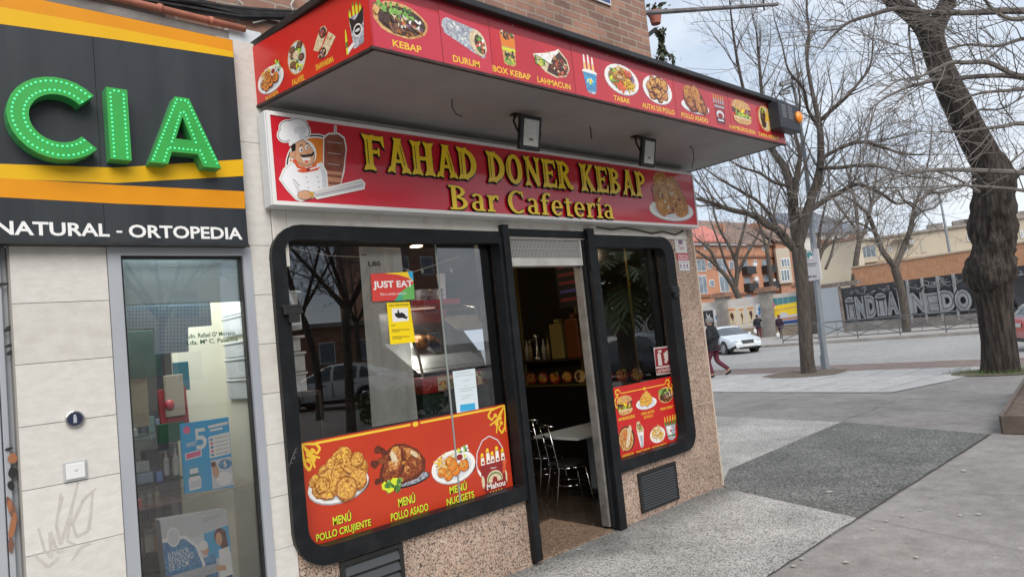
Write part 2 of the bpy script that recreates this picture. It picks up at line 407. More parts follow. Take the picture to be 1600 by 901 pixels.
# shop windows: black rounded frames
def black_frame(outer, inner, name='window_frame'):
    m = M(); frame3(m, outer, inner, -0.045, 0.05); return m.build(name, BLACKF, shop, bevel=0.006)
fl = black_frame(rrect(1.71,3.545,0.487,2.512,(0.20,0.02,0.02,0.22)), rrect(1.797,3.505,0.594,2.420,(0.07,0.01,0.01,0.13)))
fr = black_frame(rrect(4.607,5.80,0.455,2.515,(0.02,0.17,0.16,0.02)), rrect(4.645,5.655,0.552,2.405,(0.01,0.09,0.09,0.01)))
def pane(x0, x1, z0, z1, y, par, mt=GLASS):
    m = M(); m.poly([(x0,y,z0),(x1,y,z0),(x1,y,z1),(x0,y,z1)]); return m.build('glass_pane', mt, par)
p = M()
p.poly([(a, 0.075, b) for a, b in rrect(1.80,3.53,0.54,2.46,(0.01,)*4)][::-1]); p.build('glass_pane', GLASS, fl)
p = M(); p.poly([(a, 0.075, b) for a, b in rrect(4.69,5.68,0.50,2.45,(0.01,)*4)][::-1]); p.build('glass_pane', GLASS, fr)
m = M()                                   # inner sash seen inside the frames
for x0, x1, z0, z1 in ((3.44,3.53,0.56,2.45),(3.40,3.44,0.56,2.45)): m.box(x0, x1, 0.085, 0.13, z0, z1)
m.build('sash', BLACKF, fl)
m = M(); m.box(2.98,2.992,0.066,0.073,0.57,2.44); m.build('pane_joint', mat('pane_seal', (0.25,0.27,0.26), rough=0.3), fl)
m = M(); m.box(5.60,5.66,0.085,0.13,0.52,2.43); m.build('sash', BLACKF, fr)
# small black latches on the frames
def latch(x, z, par):
    m = M(); m.box(x-0.055,x+0.055,-0.075,-0.045,z-0.018,z+0.022); m.box(x-0.03,x+0.035,-0.085,-0.046,z-0.065,z-0.018); m.cyl((x-0.06,-0.06,z+0.03),(x+0.06,-0.06,z+0.03),0.012,8)
    m.build('latch', BLACKM, par, bevel=0.003)
m = M(); FS = fac(-0.0457)
for pts in ([(452,728),(456,716),(460,706),(463,700)],[(454,722),(458,724)],[(456,716),(461,716),(459,710)],[(459,708),(464,706)],[(461,702),(465,699)]): scrawl(m, FS, [FS.hit(*q) for q in pts], .0016)
m.build('scratched_tag', mat('scratch_grey', (.16,.16,.16), rough=.8), fl)
latch(1.80,1.985,fl); latch(5.72,1.985,fr)
# door opening
d = M(); d.box(3.538,3.602,-0.065,0.12,0.03,2.565); d.box(4.525,4.612,-0.06,0.12,0.0,2.565); d.box(3.602,4.525,-0.02,0.12,2.48,2.545)
d.box(4.497,4.525,-0.01,0.10,0.02,2.48)
df = d.build('door_frame', BLACKF, shop, bevel=0.005)
d = M(); d.box(4.470,4.496,0.02,0.10,0.035,2.30); d.box(3.604,3.622,0.05,0.10,0.05,2.30); d.build('door_jamb_strip', ALUW, df, bevel=0.003)
v = M(); v.box(3.61,4.49,0.0,0.10,2.25,2.315); v.box(3.61,4.49,0.0,0.10,2.465,2.482); v.box(3.61,3.625,0.0,0.10,2.315,2.465); v.box(4.475,4.49,0.0,0.10,2.315,2.465); v.box(3.625,4.475,0.08,0.10,2.315,2.465)
vg = v.build('air_vent', mat('white_vent_metal', (0.56,0.55,0.52), (0.40,0.38,0.35), scale=6, rough=0.5), shop, bevel=0.002)
v = M()
for i in range(54):
    x = 3.628 + i*0.0157; v.box(x, x+0.006, 0.012, 0.07, 2.316, 2.464)
v.box(3.625,4.475,0.008,0.012,2.387,2.391)
v.build('louvre', mat('vent_louvre', (0.42,0.41,0.39), rough=0.5), vg)
# low vents in the granite
def low_vent(x0, x1, z0, z1, n):
    m = M(); m.box(x0,x1,-0.020,0.0,z1-0.025,z1); m.box(x0,x1,-0.020,0.0,z0,z0+0.025); m.box(x0,x0+0.03,-0.020,0.0,z0+0.025,z1-0.025); m.box(x1-0.03,x1,-0.020,0.0,z0+0.025,z1-0.025); m.box(x0+0.03,x1-0.03,-0.004,-0.002,z0+0.025,z1-0.025)
    f = m.build('ventilation_grille', BLACKM, shop)
    s = M(); h = (z1-z0-0.05)/n
    for i in range(n):
        z = z0+0.025+h*(i+0.35); s.obox(((x0+x1)/2,-0.012,z),((x1-x0)/2-0.03,0,0),(0,0.010,0.35*h),(0,-0.0012,0.002))
    s.build('slat', mat('grille_slat', (0.05,0.055,0.06), rough=0.4), f)
low_vent(1.99,2.432,0.02,0.470,6); low_vent(4.885,5.452,0.05,0.392,13)
m = M(); m.box(4.614,4.66,-0.012,0.0,0.0,0.44); m.build('white_plaster_strip', WHITEP, shop)
# threshold and shop interior shell
f = M(); f.box(3.60,4.50,0.0,0.735,-0.22,0.012); f.build('threshold_step', speckle('step_stone', [(0,(0.13,0.085,0.06)),(0.3,(0.27,0.185,0.13)),(0.75,(0.36,0.26,0.19))], 90, rough=0.5, bump=0.1), shop)
f = M(); f.box(1.76,6.2,0.75,7.0,-0.26,0.0); f.box(1.76,3.6,0.12,0.75,-0.26,0.0); f.box(4.5,6.2,0.12,0.75,-0.26,0.0); f.box(3.6,4.5,0.735,0.75,0.0,0.03); f.build('floor', FLOORT, shop)
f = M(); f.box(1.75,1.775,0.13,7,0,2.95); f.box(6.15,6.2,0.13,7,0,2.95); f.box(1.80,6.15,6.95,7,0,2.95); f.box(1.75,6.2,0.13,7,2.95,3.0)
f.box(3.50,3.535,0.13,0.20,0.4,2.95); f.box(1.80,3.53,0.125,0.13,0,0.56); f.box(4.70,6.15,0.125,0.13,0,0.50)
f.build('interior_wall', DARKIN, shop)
# upper storey: brick, set back above the canopy
u = M(); u.box(1.30,6.235,0.23,7.0,3.30,12.0); u.box(-8.0,1.30,0.26,7.0,3.60,12.0); u.build('brick_wall', BRICKW, shop)
c = M(); c.box(-8,1.60,0.05,0.25,3.50,3.70); c.build('cement_band', CEMENT, shop, bevel=0.01)
c = M(); c.box(1.60,1.80,0.06,0.225,3.60,3.735); c.build('white_tile_patch', mat('white_tile', (0.62,0.64,0.66), (0.52,0.55,0.58), scale=20, rough=0.35), shop)
# walls left of the pharmacy window, outside the picture
c = M(); c.box(-8,-0.60,0.0,0.15,-0.02,2.40); c.box(-0.6,0.45,0.3,0.35,-0.02,2.42); c.box(-8,1.5,0.0,0.05,2.385,3.6); c.build('side_wall', STONE, shop)
# pharmacy door: grey metal at the left edge of the picture
dm = M(); dm.box(-0.6,0.455,0.06,0.10,-0.02,2.38); dm.box(0.33,0.40,0.025,0.06,-0.02,2.38); dm.box(0.405,0.43,0.03,0.06,-0.02,2.38); dm.box(0.285,0.325,0.04,0.06,-0.02,2.38)
pdoor = dm.build('metal_door', ALU, shop, bevel=0.004)
gf = M(); FP = fac(0.02)
for (px, py, rx, ry, rot, k) in ((3,444,14,3,0.1,0),(12,514,9,4,0.75,0),(14,540,8,3,0.4,0),(16,551,8,4,0.55,0),(14,701,7,3,0.2,0),(20,715,9,9,0,1),(20,738,8,10,0,0),(17,758,6,9,0.2,0),(18,795,6,26,0.25,2),(20,820,6,22,-0.2,1),(15,790,4,10,0,1),(17,850,5,14,0,2)):
    a, b = FP.hit(px, py); blob(gf, FP, a, b, rx*0.0022, ry*0.0026, 10, 0.15, k, rot)
gf.build('graffiti', [mat('black_spray', (0.012,)*3, rough=0.6), mat('orange_spray', (0.30,0.115,0.05), rough=0.6), mat('brown_spray', (0.16,0.075,0.05), rough=0.6)], pdoor)
# ghost of a scrubbed tag on the cream stone
SP = fac(-0.0045); gh = M()
for pts in ([(95,770),(88,820),(95,850),(110,800),(105,845),(118,850)], [(60,825),(70,860),(80,870),(78,830),(90,862),(100,860)], [(122,752),(110,800),(112,820),(130,780),(150,762)], [(145,765),(142,800),(138,828),(120,838),(112,815)], [(52,865),(75,885),(92,870)], [(112,875),(125,855),(140,848)], [(98,775),(92,800)]):
    w = 0.007; scrawl(gh, SP, [SP.hit(*q) for q in pts], w)
gh.build('faded_tag', mat('faded_tag', (0.43,0.40,0.37), (0.50,0.475,0.44), scale=30, rough=0.8), shop)
# pharmacy window
w = M(); frame3(w, rrect(0.865,1.60,0.0,2.374,(0.001,)*4), rrect(0.925,1.553,0.06,2.325,(0.001,)*4), -0.014, 0.06); pwf = w.build('window_frame', ALU, shop, bevel=0.004)
w = M(); frame3(w, rrect(0.925,1.553,0.06,2.325,(0.001,)*4), rrect(0.938,1.541,0.075,2.311,(0.001,)*4), 0.01, 0.05); w.build('rubber_seal', BLACKM, pwf)
w = M(); w.poly([(0.92,0.04,0.05),(1.56,0.04,0.05),(1.56,0.04,2.33),(0.92,0.04,2.33)]); w.build('glass_pane', GLASSP, pwf)
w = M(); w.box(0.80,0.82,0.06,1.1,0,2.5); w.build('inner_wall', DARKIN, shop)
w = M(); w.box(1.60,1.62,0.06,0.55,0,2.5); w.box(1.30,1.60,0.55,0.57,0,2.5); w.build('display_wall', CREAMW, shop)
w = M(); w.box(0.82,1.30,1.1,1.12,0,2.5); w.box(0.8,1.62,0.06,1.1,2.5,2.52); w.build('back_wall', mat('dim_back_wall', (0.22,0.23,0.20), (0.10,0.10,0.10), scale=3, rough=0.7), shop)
w = M(); w.box(0.8,1.62,0.06,1.1,-0.02,0.10); w.build('display_floor', mat('display_floor_paint', (0.1,0.3,0.55), rough=0.5), shop)
w = M(); w.box(0.90,1.58,0.11,0.115,2.085,2.36); w.cyl((0.90,0.112,2.085),(1.58,0.112,2.085),0.012,8); w.build('roller_blind', mat('pale_blind', (0.50,0.60,0.63), (0.42,0.52,0.55), scale=2, rough=0.8), shop)
# ------------------------------------------------------------------ print colours
PK = {}
PM = []
def ink(name, c, c2=None, scale=70, coat=0.25, rough=0.35, lo=0.4, hi=0.6):
    PK[name] = len(PM); PM.append(mat('print_'+name, c, c2, scale=scale, rough=rough, coat=coat, lo=lo, hi=hi, detail=3)); return PK[name]
ink('red', (0.50,0.012,0.018)); ink('white', (0.78,0.77,0.74)); ink('cream', (0.72,0.62,0.44), (0.55,0.42,0.24)); ink('yellow', (0.78,0.50,0.04)); ink('gold', (0.90,0.62,0.015))
ink('fried', (0.58,0.27,0.045), (0.26,0.085,0.015), 55); ink('friedl', (0.76,0.44,0.11), (0.45,0.18,0.03), 75); ink('friedd', (0.24,0.075,0.015), (0.42,0.17,0.03), 60)
ink('roast', (0.30,0.075,0.02), (0.13,0.025,0.012), 45); ink('roastl', (0.62,0.30,0.09), (0.34,0.10,0.025), 50); ink('roastd', (0.07,0.016,0.010), (0.14,0.03,0.012), 40)
ink('meat', (0.11,0.045,0.03), (0.26,0.13,0.08), 90); ink('meatd', (0.035,0.018,0.014), (0.10,0.045,0.03), 90)
ink('green', (0.11,0.30,0.04), (0.30,0.50,0.12), 90); ink('greend', (0.03,0.10,0.02), (0.10,0.24,0.05), 90); ink('tomato', (0.55,0.05,0.025), (0.7,0.17,0.07), 80)
ink('bread', (0.68,0.42,0.17), (0.48,0.24,0.08), 40); ink('foil', (0.55,0.58,0.63), (0.20,0.22,0.27), 60); ink('foild', (0.10,0.11,0.14), (0.45,0.47,0.5), 60)
ink('fries', (0.80,0.52,0.07), (0.66,0.34,0.03), 80); ink('black', (0.012,0.011,0.011)); ink('grey', (0.34,0.34,0.36)); ink('blue', (0.05,0.16,0.36), (0.10,0.32,0.52), 60)
ink('skin', (0.62,0.34,0.20)); ink('skind', (0.48,0.22,0.12)); ink('scarf', (0.66,0.10,0.03)); ink('orange', (0.70,0.20,0.02)); ink('doner', (0.24,0.075,0.04), (0.17,0.045,0.025), 12); ink('blade', (0.62,0.60,0.60)); ink('coatw', (0.80,0.80,0.82)); ink('coats', (0.60,0.61,0.65))
ink('lime', (0.62,0.70,0.03)); ink('purple', (0.13,0.05,0.12), (0.3,0.2,0.3), 90); ink('maroon', (0.26,0.02,0.02)); ink('bottle', (0.55,0.30,0.05)); ink('posterred', (0.47,0.035,0.014)); ink('teal', (0.06,0.22,0.24)); ink('sky', (0.04,0.36,0.62)); ink('navy', (0.02,0.06,0.22)); ink('pink', (0.75,0.12,0.25))
def K(n): return PK[n]

class Box:                                # unit square placed on a plane; draws a food picture
    def __init__(s, m, pl, a0, a1, b0, b1): s.m, s.pl, s.r = m, pl, (a0, a1, b0, b1); s.asp = (a1-a0)/(b1-b0)
    def u(s, pts):
        a0, a1, b0, b1 = s.r; return [(a0+(a1-a0)*x, b0+(b1-b0)*y) for x, y in pts]
    def p(s, k, pts): s.m.pr(s.pl, s.u(pts), K(k)); return s
    def e(s, k, cx, cy, rx, ry, n=20, jit=0.0, rot=0.0):
        pts = []
        for i in range(n):
            a = 2*math.pi*i/n; q = 1+rnd.uniform(-jit, jit); x, y = rx*q*math.cos(a)*s.asp, ry*q*math.sin(a)
            pts.append((cx+(x*math.cos(rot)-y*math.sin(rot))/s.asp, cy+x*math.sin(rot)+y*math.cos(rot)))
        return s.p(k, pts)
    def scat(s, ks, n, cx, cy, rx, ry, w, h, jit=0.3, ang=None):
        for _ in range(n):
            a = rnd.uniform(0, 6.28); q = math.sqrt(rnd.random())
            s.e(rnd.choice(ks), cx+rx*q*math.cos(a), cy+ry*q*math.sin(a), w*rnd.uniform(0.6,1.3), h*rnd.uniform(0.6,1.3), 8, jit, rnd.uniform(0, 3.14) if ang is None else ang+rnd.uniform(-0.4,0.4))
        return s
    def piece(s, cx, cy, r, tones=('friedd','fried','friedl')):   # one crisp lump: rim, body, highlights
        ry = r*s.asp
        s.e(tones[0], cx, cy, r*1.08, ry*1.08, 12, 0.13); s.e(tones[1], cx-r*0.04, cy+ry*0.06, r*0.95, ry*0.92, 12, 0.14); s.e(tones[2], cx-r*0.15, cy+ry*0.22, r*0.62, ry*0.55, 10, 0.25)
        for _ in range(5): s.e(rnd.choice((tones[0],tones[1],tones[2])), cx+rnd.uniform(-.6,.6)*r, cy+rnd.uniform(-.6,.6)*ry, r*0.2, ry*0.14, 7, 0.4, rnd.uniform(0,3))
        return s
    def plate(s, cx=.5, cy=.42, rx=.5, ry=.40):
        s.e('grey', cx, cy-.03, rx, ry); s.e('white', cx, cy, rx, ry); s.e('coats', cx, cy-.01, rx*.82, ry*.80); return s
def food(kind, m, pl, r):
    b = Box(m, pl, *r)
    if kind == 'kebap':
        b.e('bread',.5,.5,.5,.48,24,.03); b.e('meatd',.52,.48,.43,.40,20,.05)
        b.scat(('green','greend','green'),46,.42,.72,.38,.20,.04,.05); b.scat(('meat','meatd','friedd'),45,.55,.32,.34,.20,.06,.04,ang=2.6); b.scat(('white','cream','tomato','purple'),26,.62,.48,.30,.20,.035,.03); b.e('bread',.06,.62,.05,.14,10,.1)
    elif kind == 'durum':
        b.p('foil',[(0,.72),(.03,.9),(.12,1),(.80,.88),(.98,.6),(.95,.1),(.88,.04),(.62,.18),(.05,.52)]); b.scat(('foild','foil','grey','white'),34,.36,.68,.34,.22,.05,.03,ang=-.5)
        b.e('cream',.80,.48,.19,.40,18,.03,rot=.35); b.e('meatd',.84,.44,.12,.30,14,.05,rot=.35); b.scat(('tomato','cream','greend','green','white','meat'),22,.85,.42,.09,.24,.035,.05)
    elif kind == 'boxk':
        b.p('bread',[(.04,.94),(.96,.94),(.86,.04),(.72,0),(.28,0),(.14,.04)]); b.p('orange',[(.05,.92),(.95,.92),(.91,.55),(.09,.55)]); b.scat(('meatd','meat','cream','greend'),16,.5,.88,.40,.09,.12,.04); b.p('lime',[(.09,.50),(.91,.50),(.90,.42),(.10,.42)]); b.scat(('meatd','greend','black'),10,.5,.34,.33,.08,.12,.03); b.scat(('greend','green','lime'),9,.5,.14,.30,.08,.12,.04)
    elif kind == 'lahmacun':
        b.p('cream',[(0,.6),(.35,.72),(.62,.88),(.73,1),(.95,.7),(1,.4),(.88,.12),(.6,0),(.3,.1),(.08,.34)]); b.p('meatd',[(.5,.62),(.74,.9),(.93,.66),(.96,.40),(.84,.15),(.60,.05),(.34,.14),(.40,.36)]); b.scat(('meat','tomato','meatd','roast','cream'),60,.70,.38,.24,.30,.035,.03); b.scat(('green','greend','lime'),16,.18,.40,.14,.16,.05,.03)
        b.p('white',[(0.02,.60),(.35,.73),(.62,.89),(.72,.98),(.70,.84),(.52,.62),(.44,.40),(.24,.52)]); b.scat(('cream','bread'),14,.42,.68,.26,.12,.03,.02)
    elif kind == 'bucket':
        for x, hh in ((.22,.98),(.48,1.0),(.74,.96)): b.p('white',[(x-.07,.55),(x+.09,.55),(x+.06,hh-.12),(x+.045,hh),(x-.03,hh),(x-.05,hh-.12)]); b.p('yellow',[(x-.05,.6),(x+.07,.6),(x+.05,.78),(x-.03,.78)])
        b.e('white',.5,.55,.48,.07); b.p('blue',[(.06,.53),(.94,.53),(.80,.06),(.66,0),(.34,0),(.20,.06)]); b.p('sky',[(.2,.42),(.8,.42),(.76,.24),(.25,.24)]); b.scat(('lime','white','yellow'),7,.5,.30,.2,.09,.09,.03); b.p('foil',[(.22,.06),(.78,.06),(.66,0),(.34,0)])
    elif kind in ('dish','dishr'):
        b.plate(.5,.48,.5,.48); b.e('friedd',.5,.5,.38,.36,16,.08)
        b.scat(('green','lime','greend'),18,.28,.48,.16,.26,.06,.05); b.scat(('friedl','cream','fried','roastl'),50,.52,.62,.30,.24,.06,.025); b.scat(('tomato','scarf'),14,.44,.24,.16,.10,.06,.05); b.scat(('fries','yellow'),24,.70,.34,.16,.18,.07,.02); b.scat(('purple',),8,.80,.56,.06,.14,.04,.05); b.scat(('tomato',),8,.66,.72,.10,.10,.05,.05)
    elif kind == 'wings':
        b.plate(.5,.48,.5,.48)
        for x, y in ((.3,.3),(.55,.25),(.72,.36),(.25,.52),(.45,.48),(.66,.55),(.36,.70),(.56,.72),(.74,.70),(.50,.36)): b.piece(x, y, .125, ('roastd','roastl','friedl'))
        b.scat(('roastd','meatd'),10,.5,.5,.3,.3,.05,.04)
    elif kind in ('crispy','nuggets','bowl'):
        if kind == 'crispy':
            b.e('black',.52,.27,.49,.27); b.plate(.5,.33,.5,.31)
            L = [(.14,.48,.10),(.18,.30,.11),(.28,.62,.10),(.42,.72,.10),(.62,.84,.13),(.50,.84,.08),(.34,.50,.12),(.52,.52,.14),(.70,.66,.14),(.84,.56,.14),(.30,.26,.12),(.44,.32,.12),(.80,.36,.15),(.60,.24,.17),(.22,.40,.11),(.82,.72,.11)]
            for x, y, r_ in L: b.piece(x, y, r_, ('friedd','friedl','friedl')); b.scat(('fried','friedl','yellow','friedd'),10,x,y,r_*.7,r_*.7*b.asp,.022,.018)
        else:
            b.e('black',.53,.32,.48,.34); b.plate(.5,.42,.5,.46)
            b.scat(('fries','yellow','friedl'),60,.36,.58,.26,.24,.07,.022); b.scat(('green','greend','white','lime'),22,.76,.70,.16,.22,.05,.05); b.e('white',.64,.62,.10,.15); b.e('maroon',.64,.64,.075,.09)
            for x, y, r_ in ((.22,.34,.09),(.36,.24,.11),(.52,.30,.10),(.72,.38,.11),(.46,.48,.11),(.40,.60,.08)): b.piece(x, y, r_, ('friedd','orange','friedl') if kind == 'nuggets' else ('roastd','orange','fried'))
    elif kind == 'chicken':                # whole roast bird, legs up at the left, herbs below
        b.e('black',.62,.16,.42,.15); b.e('foild',.62,.17,.40,.12)
        b.p('roastd',[(.10,.30),(.16,.52),(.30,.86),(.45,.95),(.62,.92),(.85,.74),(.98,.50),(.96,.28),(.80,.14),(.45,.10),(.20,.18)])
        b.p('roast',[(.16,.34),(.22,.56),(.34,.84),(.46,.91),(.62,.88),(.84,.70),(.93,.50),(.90,.30),(.74,.20),(.45,.17),(.24,.24)])
        b.p('roastl',[(.28,.60),(.34,.80),(.46,.90),(.54,.80),(.52,.58),(.44,.42),(.34,.46)]); b.p('roastl',[(.58,.84),(.72,.80),(.88,.64),(.90,.50),(.78,.62),(.64,.70)]); b.e('cream',.40,.68,.06,.15,12,.2,rot=.2); b.e('friedl',.44,.86,.07,.05,10,.2); b.e('cream',.78,.66,.08,.05,10,.2,rot=-.7)
        b.p('roastd',[(.54,.78),(.57,.80),(.60,.50),(.50,.26),(.46,.28),(.55,.50)]); b.e('roastl',.62,.38,.06,.10,10,.2,rot=.4)
        b.p('roastd',[(.20,.80),(.34,.74),(.36,.64),(.24,.60)]); b.p('roast',[(.10,.72),(.30,.78),(.30,.62),(.08,.60)]); b.e('roastd',.06,.64,.07,.09,9,.2); b.e('roastd',.13,.92,.06,.08,9,.2); b.p('roastd',[(.10,.92),(.22,.94),(.32,.80),(.24,.74)])
        b.scat(('roastl','fried','roast'),16,.55,.45,.30,.26,.025,.04); b.scat(('green','greend','lime'),26,.34,.14,.16,.12,.045,.05); b.e('roastd',.08,.28,.06,.07,9,.2)
    elif kind == 'platechicken':
        b.e('grey',.5,.20,.5,.20); b.plate(.5,.25,.5,.24)
        b.e('roastd',.46,.50,.38,.46,18,.08); b.e('roast',.45,.53,.34,.42,18,.08); b.piece(.30,.70,.17,('roast','roastl','fried')); b.piece(.55,.74,.16,('roast','roastl','fried')); b.piece(.68,.34,.17,('roastd','roastl','roastl')); b.piece(.34,.30,.15,('roastd','roast','roastl')); b.piece(.82,.24,.11,('roastd','roast','roastl')); b.scat(('roastd','roastl','fried'),16,.48,.5,.28,.36,.03,.05)
    elif kind == 'palechicken':
        b.e('grey',.5,.20,.5,.19); b.plate(.5,.25,.5,.24); b.e('roast',.46,.56,.37,.42,18,.08); b.e('roastl',.45,.58,.34,.39,18,.08)
        for x, y, r_ in ((.32,.78,.17),(.56,.74,.17),(.38,.52,.17),(.70,.36,.16),(.30,.30,.13),(.60,.50,.14)): b.piece(x, y, r_, ('roastl','fried','friedl'))
        b.scat(('roast','roastl','friedl','cream'),26,.46,.55,.30,.36,.025,.05)
    elif kind == 'burger':
        b.p('bread',[(.04,.70),(.10,.86),(.30,.98),(.60,1),(.88,.90),(.98,.72),(.90,.64),(.08,.62)]); b.p('friedl',[(.16,.84),(.32,.95),(.58,.97),(.74,.90),(.5,.86)]); b.scat(('cream',),12,.5,.88,.32,.07,.025,.012)
        b.p('meatd',[(.06,.64),(.96,.66),(.94,.46),(.06,.44)]); b.p('gold',[(.10,.62),(.70,.64),(.56,.38),(.36,.58)]); b.scat(('tomato','purple'),10,.66,.55,.26,.06,.08,.03); b.scat(('green','lime','greend'),30,.5,.36,.44,.09,.08,.04); b.p('bread',[(.06,.30),(.94,.28),(.90,.12),(.72,.02),(.28,.0),(.10,.10)]); b.p('cream',[(.10,.29),(.90,.27),(.88,.22),(.12,.23)])
    elif kind == 'beercan':
        b.p('maroon',[(.06,.74),(.94,.74),(.84,.02),(.16,.02)])
        for i in range(5): b.p('grey',[(.06+.18*i,.72),(.18+.18*i,.72),(.16+.18*i,.92),(.08+.18*i,.92)]); b.p('bottle',[(.08+.18*i,.86),(.17+.18*i,.86),(.15+.18*i,1.0),(.10+.18*i,1.0)])
        b.p('grey',[(.1,.66),(.9,.66),(.88,.58),(.12,.58)]); b.e('coats',.5,.36,.30,.14); b.e('maroon',.5,.32,.20,.09); b.p('black',[(.2,.24),(.8,.24),(.77,.10),(.23,.10)]); b.p('coats',[(.26,.2),(.74,.2),(.72,.14),(.28,.14)])
    elif kind == 'tapa':
        b.e('bread',.5,.5,.5,.5); b.e('cream',.5,.5,.42,.43); b.e('meatd',.36,.5,.20,.38,14,.1); b.scat(('meat','meatd','roastd'),14,.36,.5,.14,.32,.08,.05); b.scat(('fries','yellow'),26,.66,.5,.16,.34,.09,.03); b.scat(('lime','greend'),6,.4,.8,.16,.1,.06,.03)
    elif kind == 'shawarma':
        b.p('cream',[(.02,.40),(.20,.72),(.42,1.0),(.60,.98),(.68,.80),(.40,.40),(.22,.28)]); b.e('meatd',.48,.80,.17,.18,12,.1); b.scat(('tomato','meat','purple'),12,.48,.78,.12,.13,.05,.03)
        b.p('cream',[(.18,.10),(.60,.55),(.74,.72),(.98,.50),(1.0,.44),(.60,.04),(.46,0)]); b.scat(('bread','fried'),10,.74,.44,.14,.14,.07,.015,ang=.8); b.e('meatd',.40,.16,.18,.16,12,.1,rot=.5); b.scat(('tomato','meat','cream','purple'),12,.40,.16,.12,.10,.05,.03)
    elif kind == 'falafel':
        b.e('bread',.5,.5,.5,.5,24); b.e('coats',.5,.5,.46,.46,24); b.scat(('green','lime','greend'),26,.5,.45,.36,.38,.08,.04)
        for x, y in ((.30,.78),(.70,.82),(.26,.34),(.76,.44),(.44,.26),(.30,.62)): b.e('meatd',x,y,.16,.11,12,.1); b.e('meat',x-.02,y+.01,.12,.08,10,.15)
        b.e('cream',.48,.58,.17,.13); b.scat(('lime',),6,.6,.2,.2,.1,.08,.03)
    elif kind == 'silverbucket':
        for x, y0, h_ in ((.34,.56,.34),(.52,.6,.40),(.68,.6,.38),(.84,.58,.34)): b.p('lime',[(x-.05,y0),(x+.06,y0),(x+.05,y0+h_*.7),(x+.02,y0+h_),(x-.02,y0+h_),(x-.05,y0+h_*.7)]); b.p('greend',[(x-.02,y0+h_*.8),(x+.03,y0+h_*.8),(x+.02,y0+h_),(x-.02,y0+h_)])
        b.p('foil',[(.28,.72),(.98,.72),(.88,.10),(.40,.06)]); b.p('black',[(.28,.74),(.56,.62),(.98,.82),(.94,.52),(.60,.34),(.36,.46)]); b.e('white',.64,.40,.20,.13); b.e('black',.64,.40,.16,.10); b.e('coats',.64,.40,.12,.03); b.p('lime',[(.03,.02),(.13,.02),(.12,.38),(.09,.54),(.06,.54),(.03,.38)]); b.p('greend',[(.03,.16),(.13,.16),(.12,.28),(.04,.28)]); b.p('white',[(.10,.02),(.42,.14),(.42,.22),(.12,.14)])
    elif kind == 'redbucket':
        m.k = K('coats'); scrawl(m, pl, b.u([(.06,.42),(.03,.55),(.08,.75),(.28,.93),(.52,.98),(.78,.88),(.92,.72)]), .004, taper=False)
        for x, y in ((.22,.66),(.40,.72),(.54,.65),(.70,.72),(.88,.66)):
            b.p('bottle',[(x-.06,.5),(x+.08,.5),(x+.06,y),(x+.05,y+.05),(x-.03,y+.05),(x-.05,y)]); b.p('white',[(x-.05,.5),(x+.07,.5),(x+.06,y-.02),(x-.03,y-.02)]); b.p('gold',[(x-.03,y+.01),(x+.05,y+.01),(x+.04,y+.06),(x-.02,y+.06)]); b.p('maroon',[(x-.02,.54),(x+.05,.54),(x+.05,.58),(x-.01,.58)])
        b.p('white',[(.02,.52),(.14,.40),(.14,.32),(.06,.40)])
        b.p('maroon',[(.12,.52),(1,.52),(.88,.05),(.72,0),(.36,0),(.24,.05)]); b.p('tomato',[(.86,.50),(1,.52),(.93,.30),(.84,.30)])
        b.e('cream',.56,.24,.26,.15); b.e('greend',.56,.23,.235,.13); b.e('cream',.56,.22,.21,.115); b.e('maroon',.56,.22,.08,.07); b.p('maroon',[(.14,.20),(.98,.20),(.90,.06),(.22,.06)])
        a0, a1, b0, b1 = r; X = lambda t: a0+(a1-a0)*t; Y = lambda t: b0+(b1-b0)*t
        m.text(pl, 'Mahou', X(.28), X(.88), Y(.09), Y(.19), K('white'), bold=.02); m.text(pl, 'Mahou', X(.46), X(.64), Y(.42), Y(.45), K('white'))
        for i in range(5): b.e('gold',.38+.09*i,.045,.018,.012,8)
        b.e('cream',.18,.24,.05,.11,10); b.e('cream',.94,.24,.03,.11,10)
    elif kind == 'fries':
        b.e('white',.5,.45,.5,.45); b.scat(('fries','yellow','friedl','cream'),70,.5,.5,.38,.38,.12,.025); b.scat(('friedd','yellow'),14,.5,.45,.36,.36,.10,.012)
    elif kind == 'rollplate':
        b.e('black',.5,.5,.5,.5); b.e('bread',.48,.49,.44,.46); b.e('roastl',.46,.48,.38,.40); b.scat(('tomato','fried','bread'),26,.4,.42,.26,.34,.07,.04); b.p('cream',[(.40,.14),(.54,.16),(.86,.80),(.84,1.0),(.70,.98),(.44,.34)]); b.scat(('bread','white'),8,.64,.6,.08,.3,.05,.02,ang=1.2)
    elif kind == 'wrap':
        b.p('white',[(.12,.64),(.88,.60),(.66,.04),(.42,0),(.34,.06)]); b.p('foil',[(.30,.5),(.70,.46),(.60,.04),(.42,.02)]); b.p('coats',[(.24,.62),(.40,.60),(.46,.1),(.38,.1)]); b.p('cream',[(.08,.70),(.20,.98),(.5,1.0),(.92,.66),(.8,.56),(.2,.58)]); b.scat(('green','tomato','meat','friedd'),16,.5,.80,.28,.14,.14,.03,ang=1.4)
    elif kind == 'greenbucket':
        for i in range(5): x=.08+.2*i; b.p('fries',[(x,.60),(x+.14,.58),(x+.1+.03*i,.92),(x+.04+.02*i,.96)]); b.p('greend',[(x+.02,.55),(x+.16,.55),(x+.14,.74),(x+.02,.74)])
        b.p('foil',[(.10,.60),(.95,.58),(.82,.06),(.60,0),(.38,.02),(.26,.08)]); b.p('white',[(.2,.56),(.6,.55),(.56,.12),(.34,.14)]); b.e('maroon',.52,.36,.08,.06,5); b.p('greend',[(.24,.22),(.84,.20),(.82,.14),(.26,.16)])
    elif kind == 'alitas':
        b.plate(.5,.34,.5,.32)
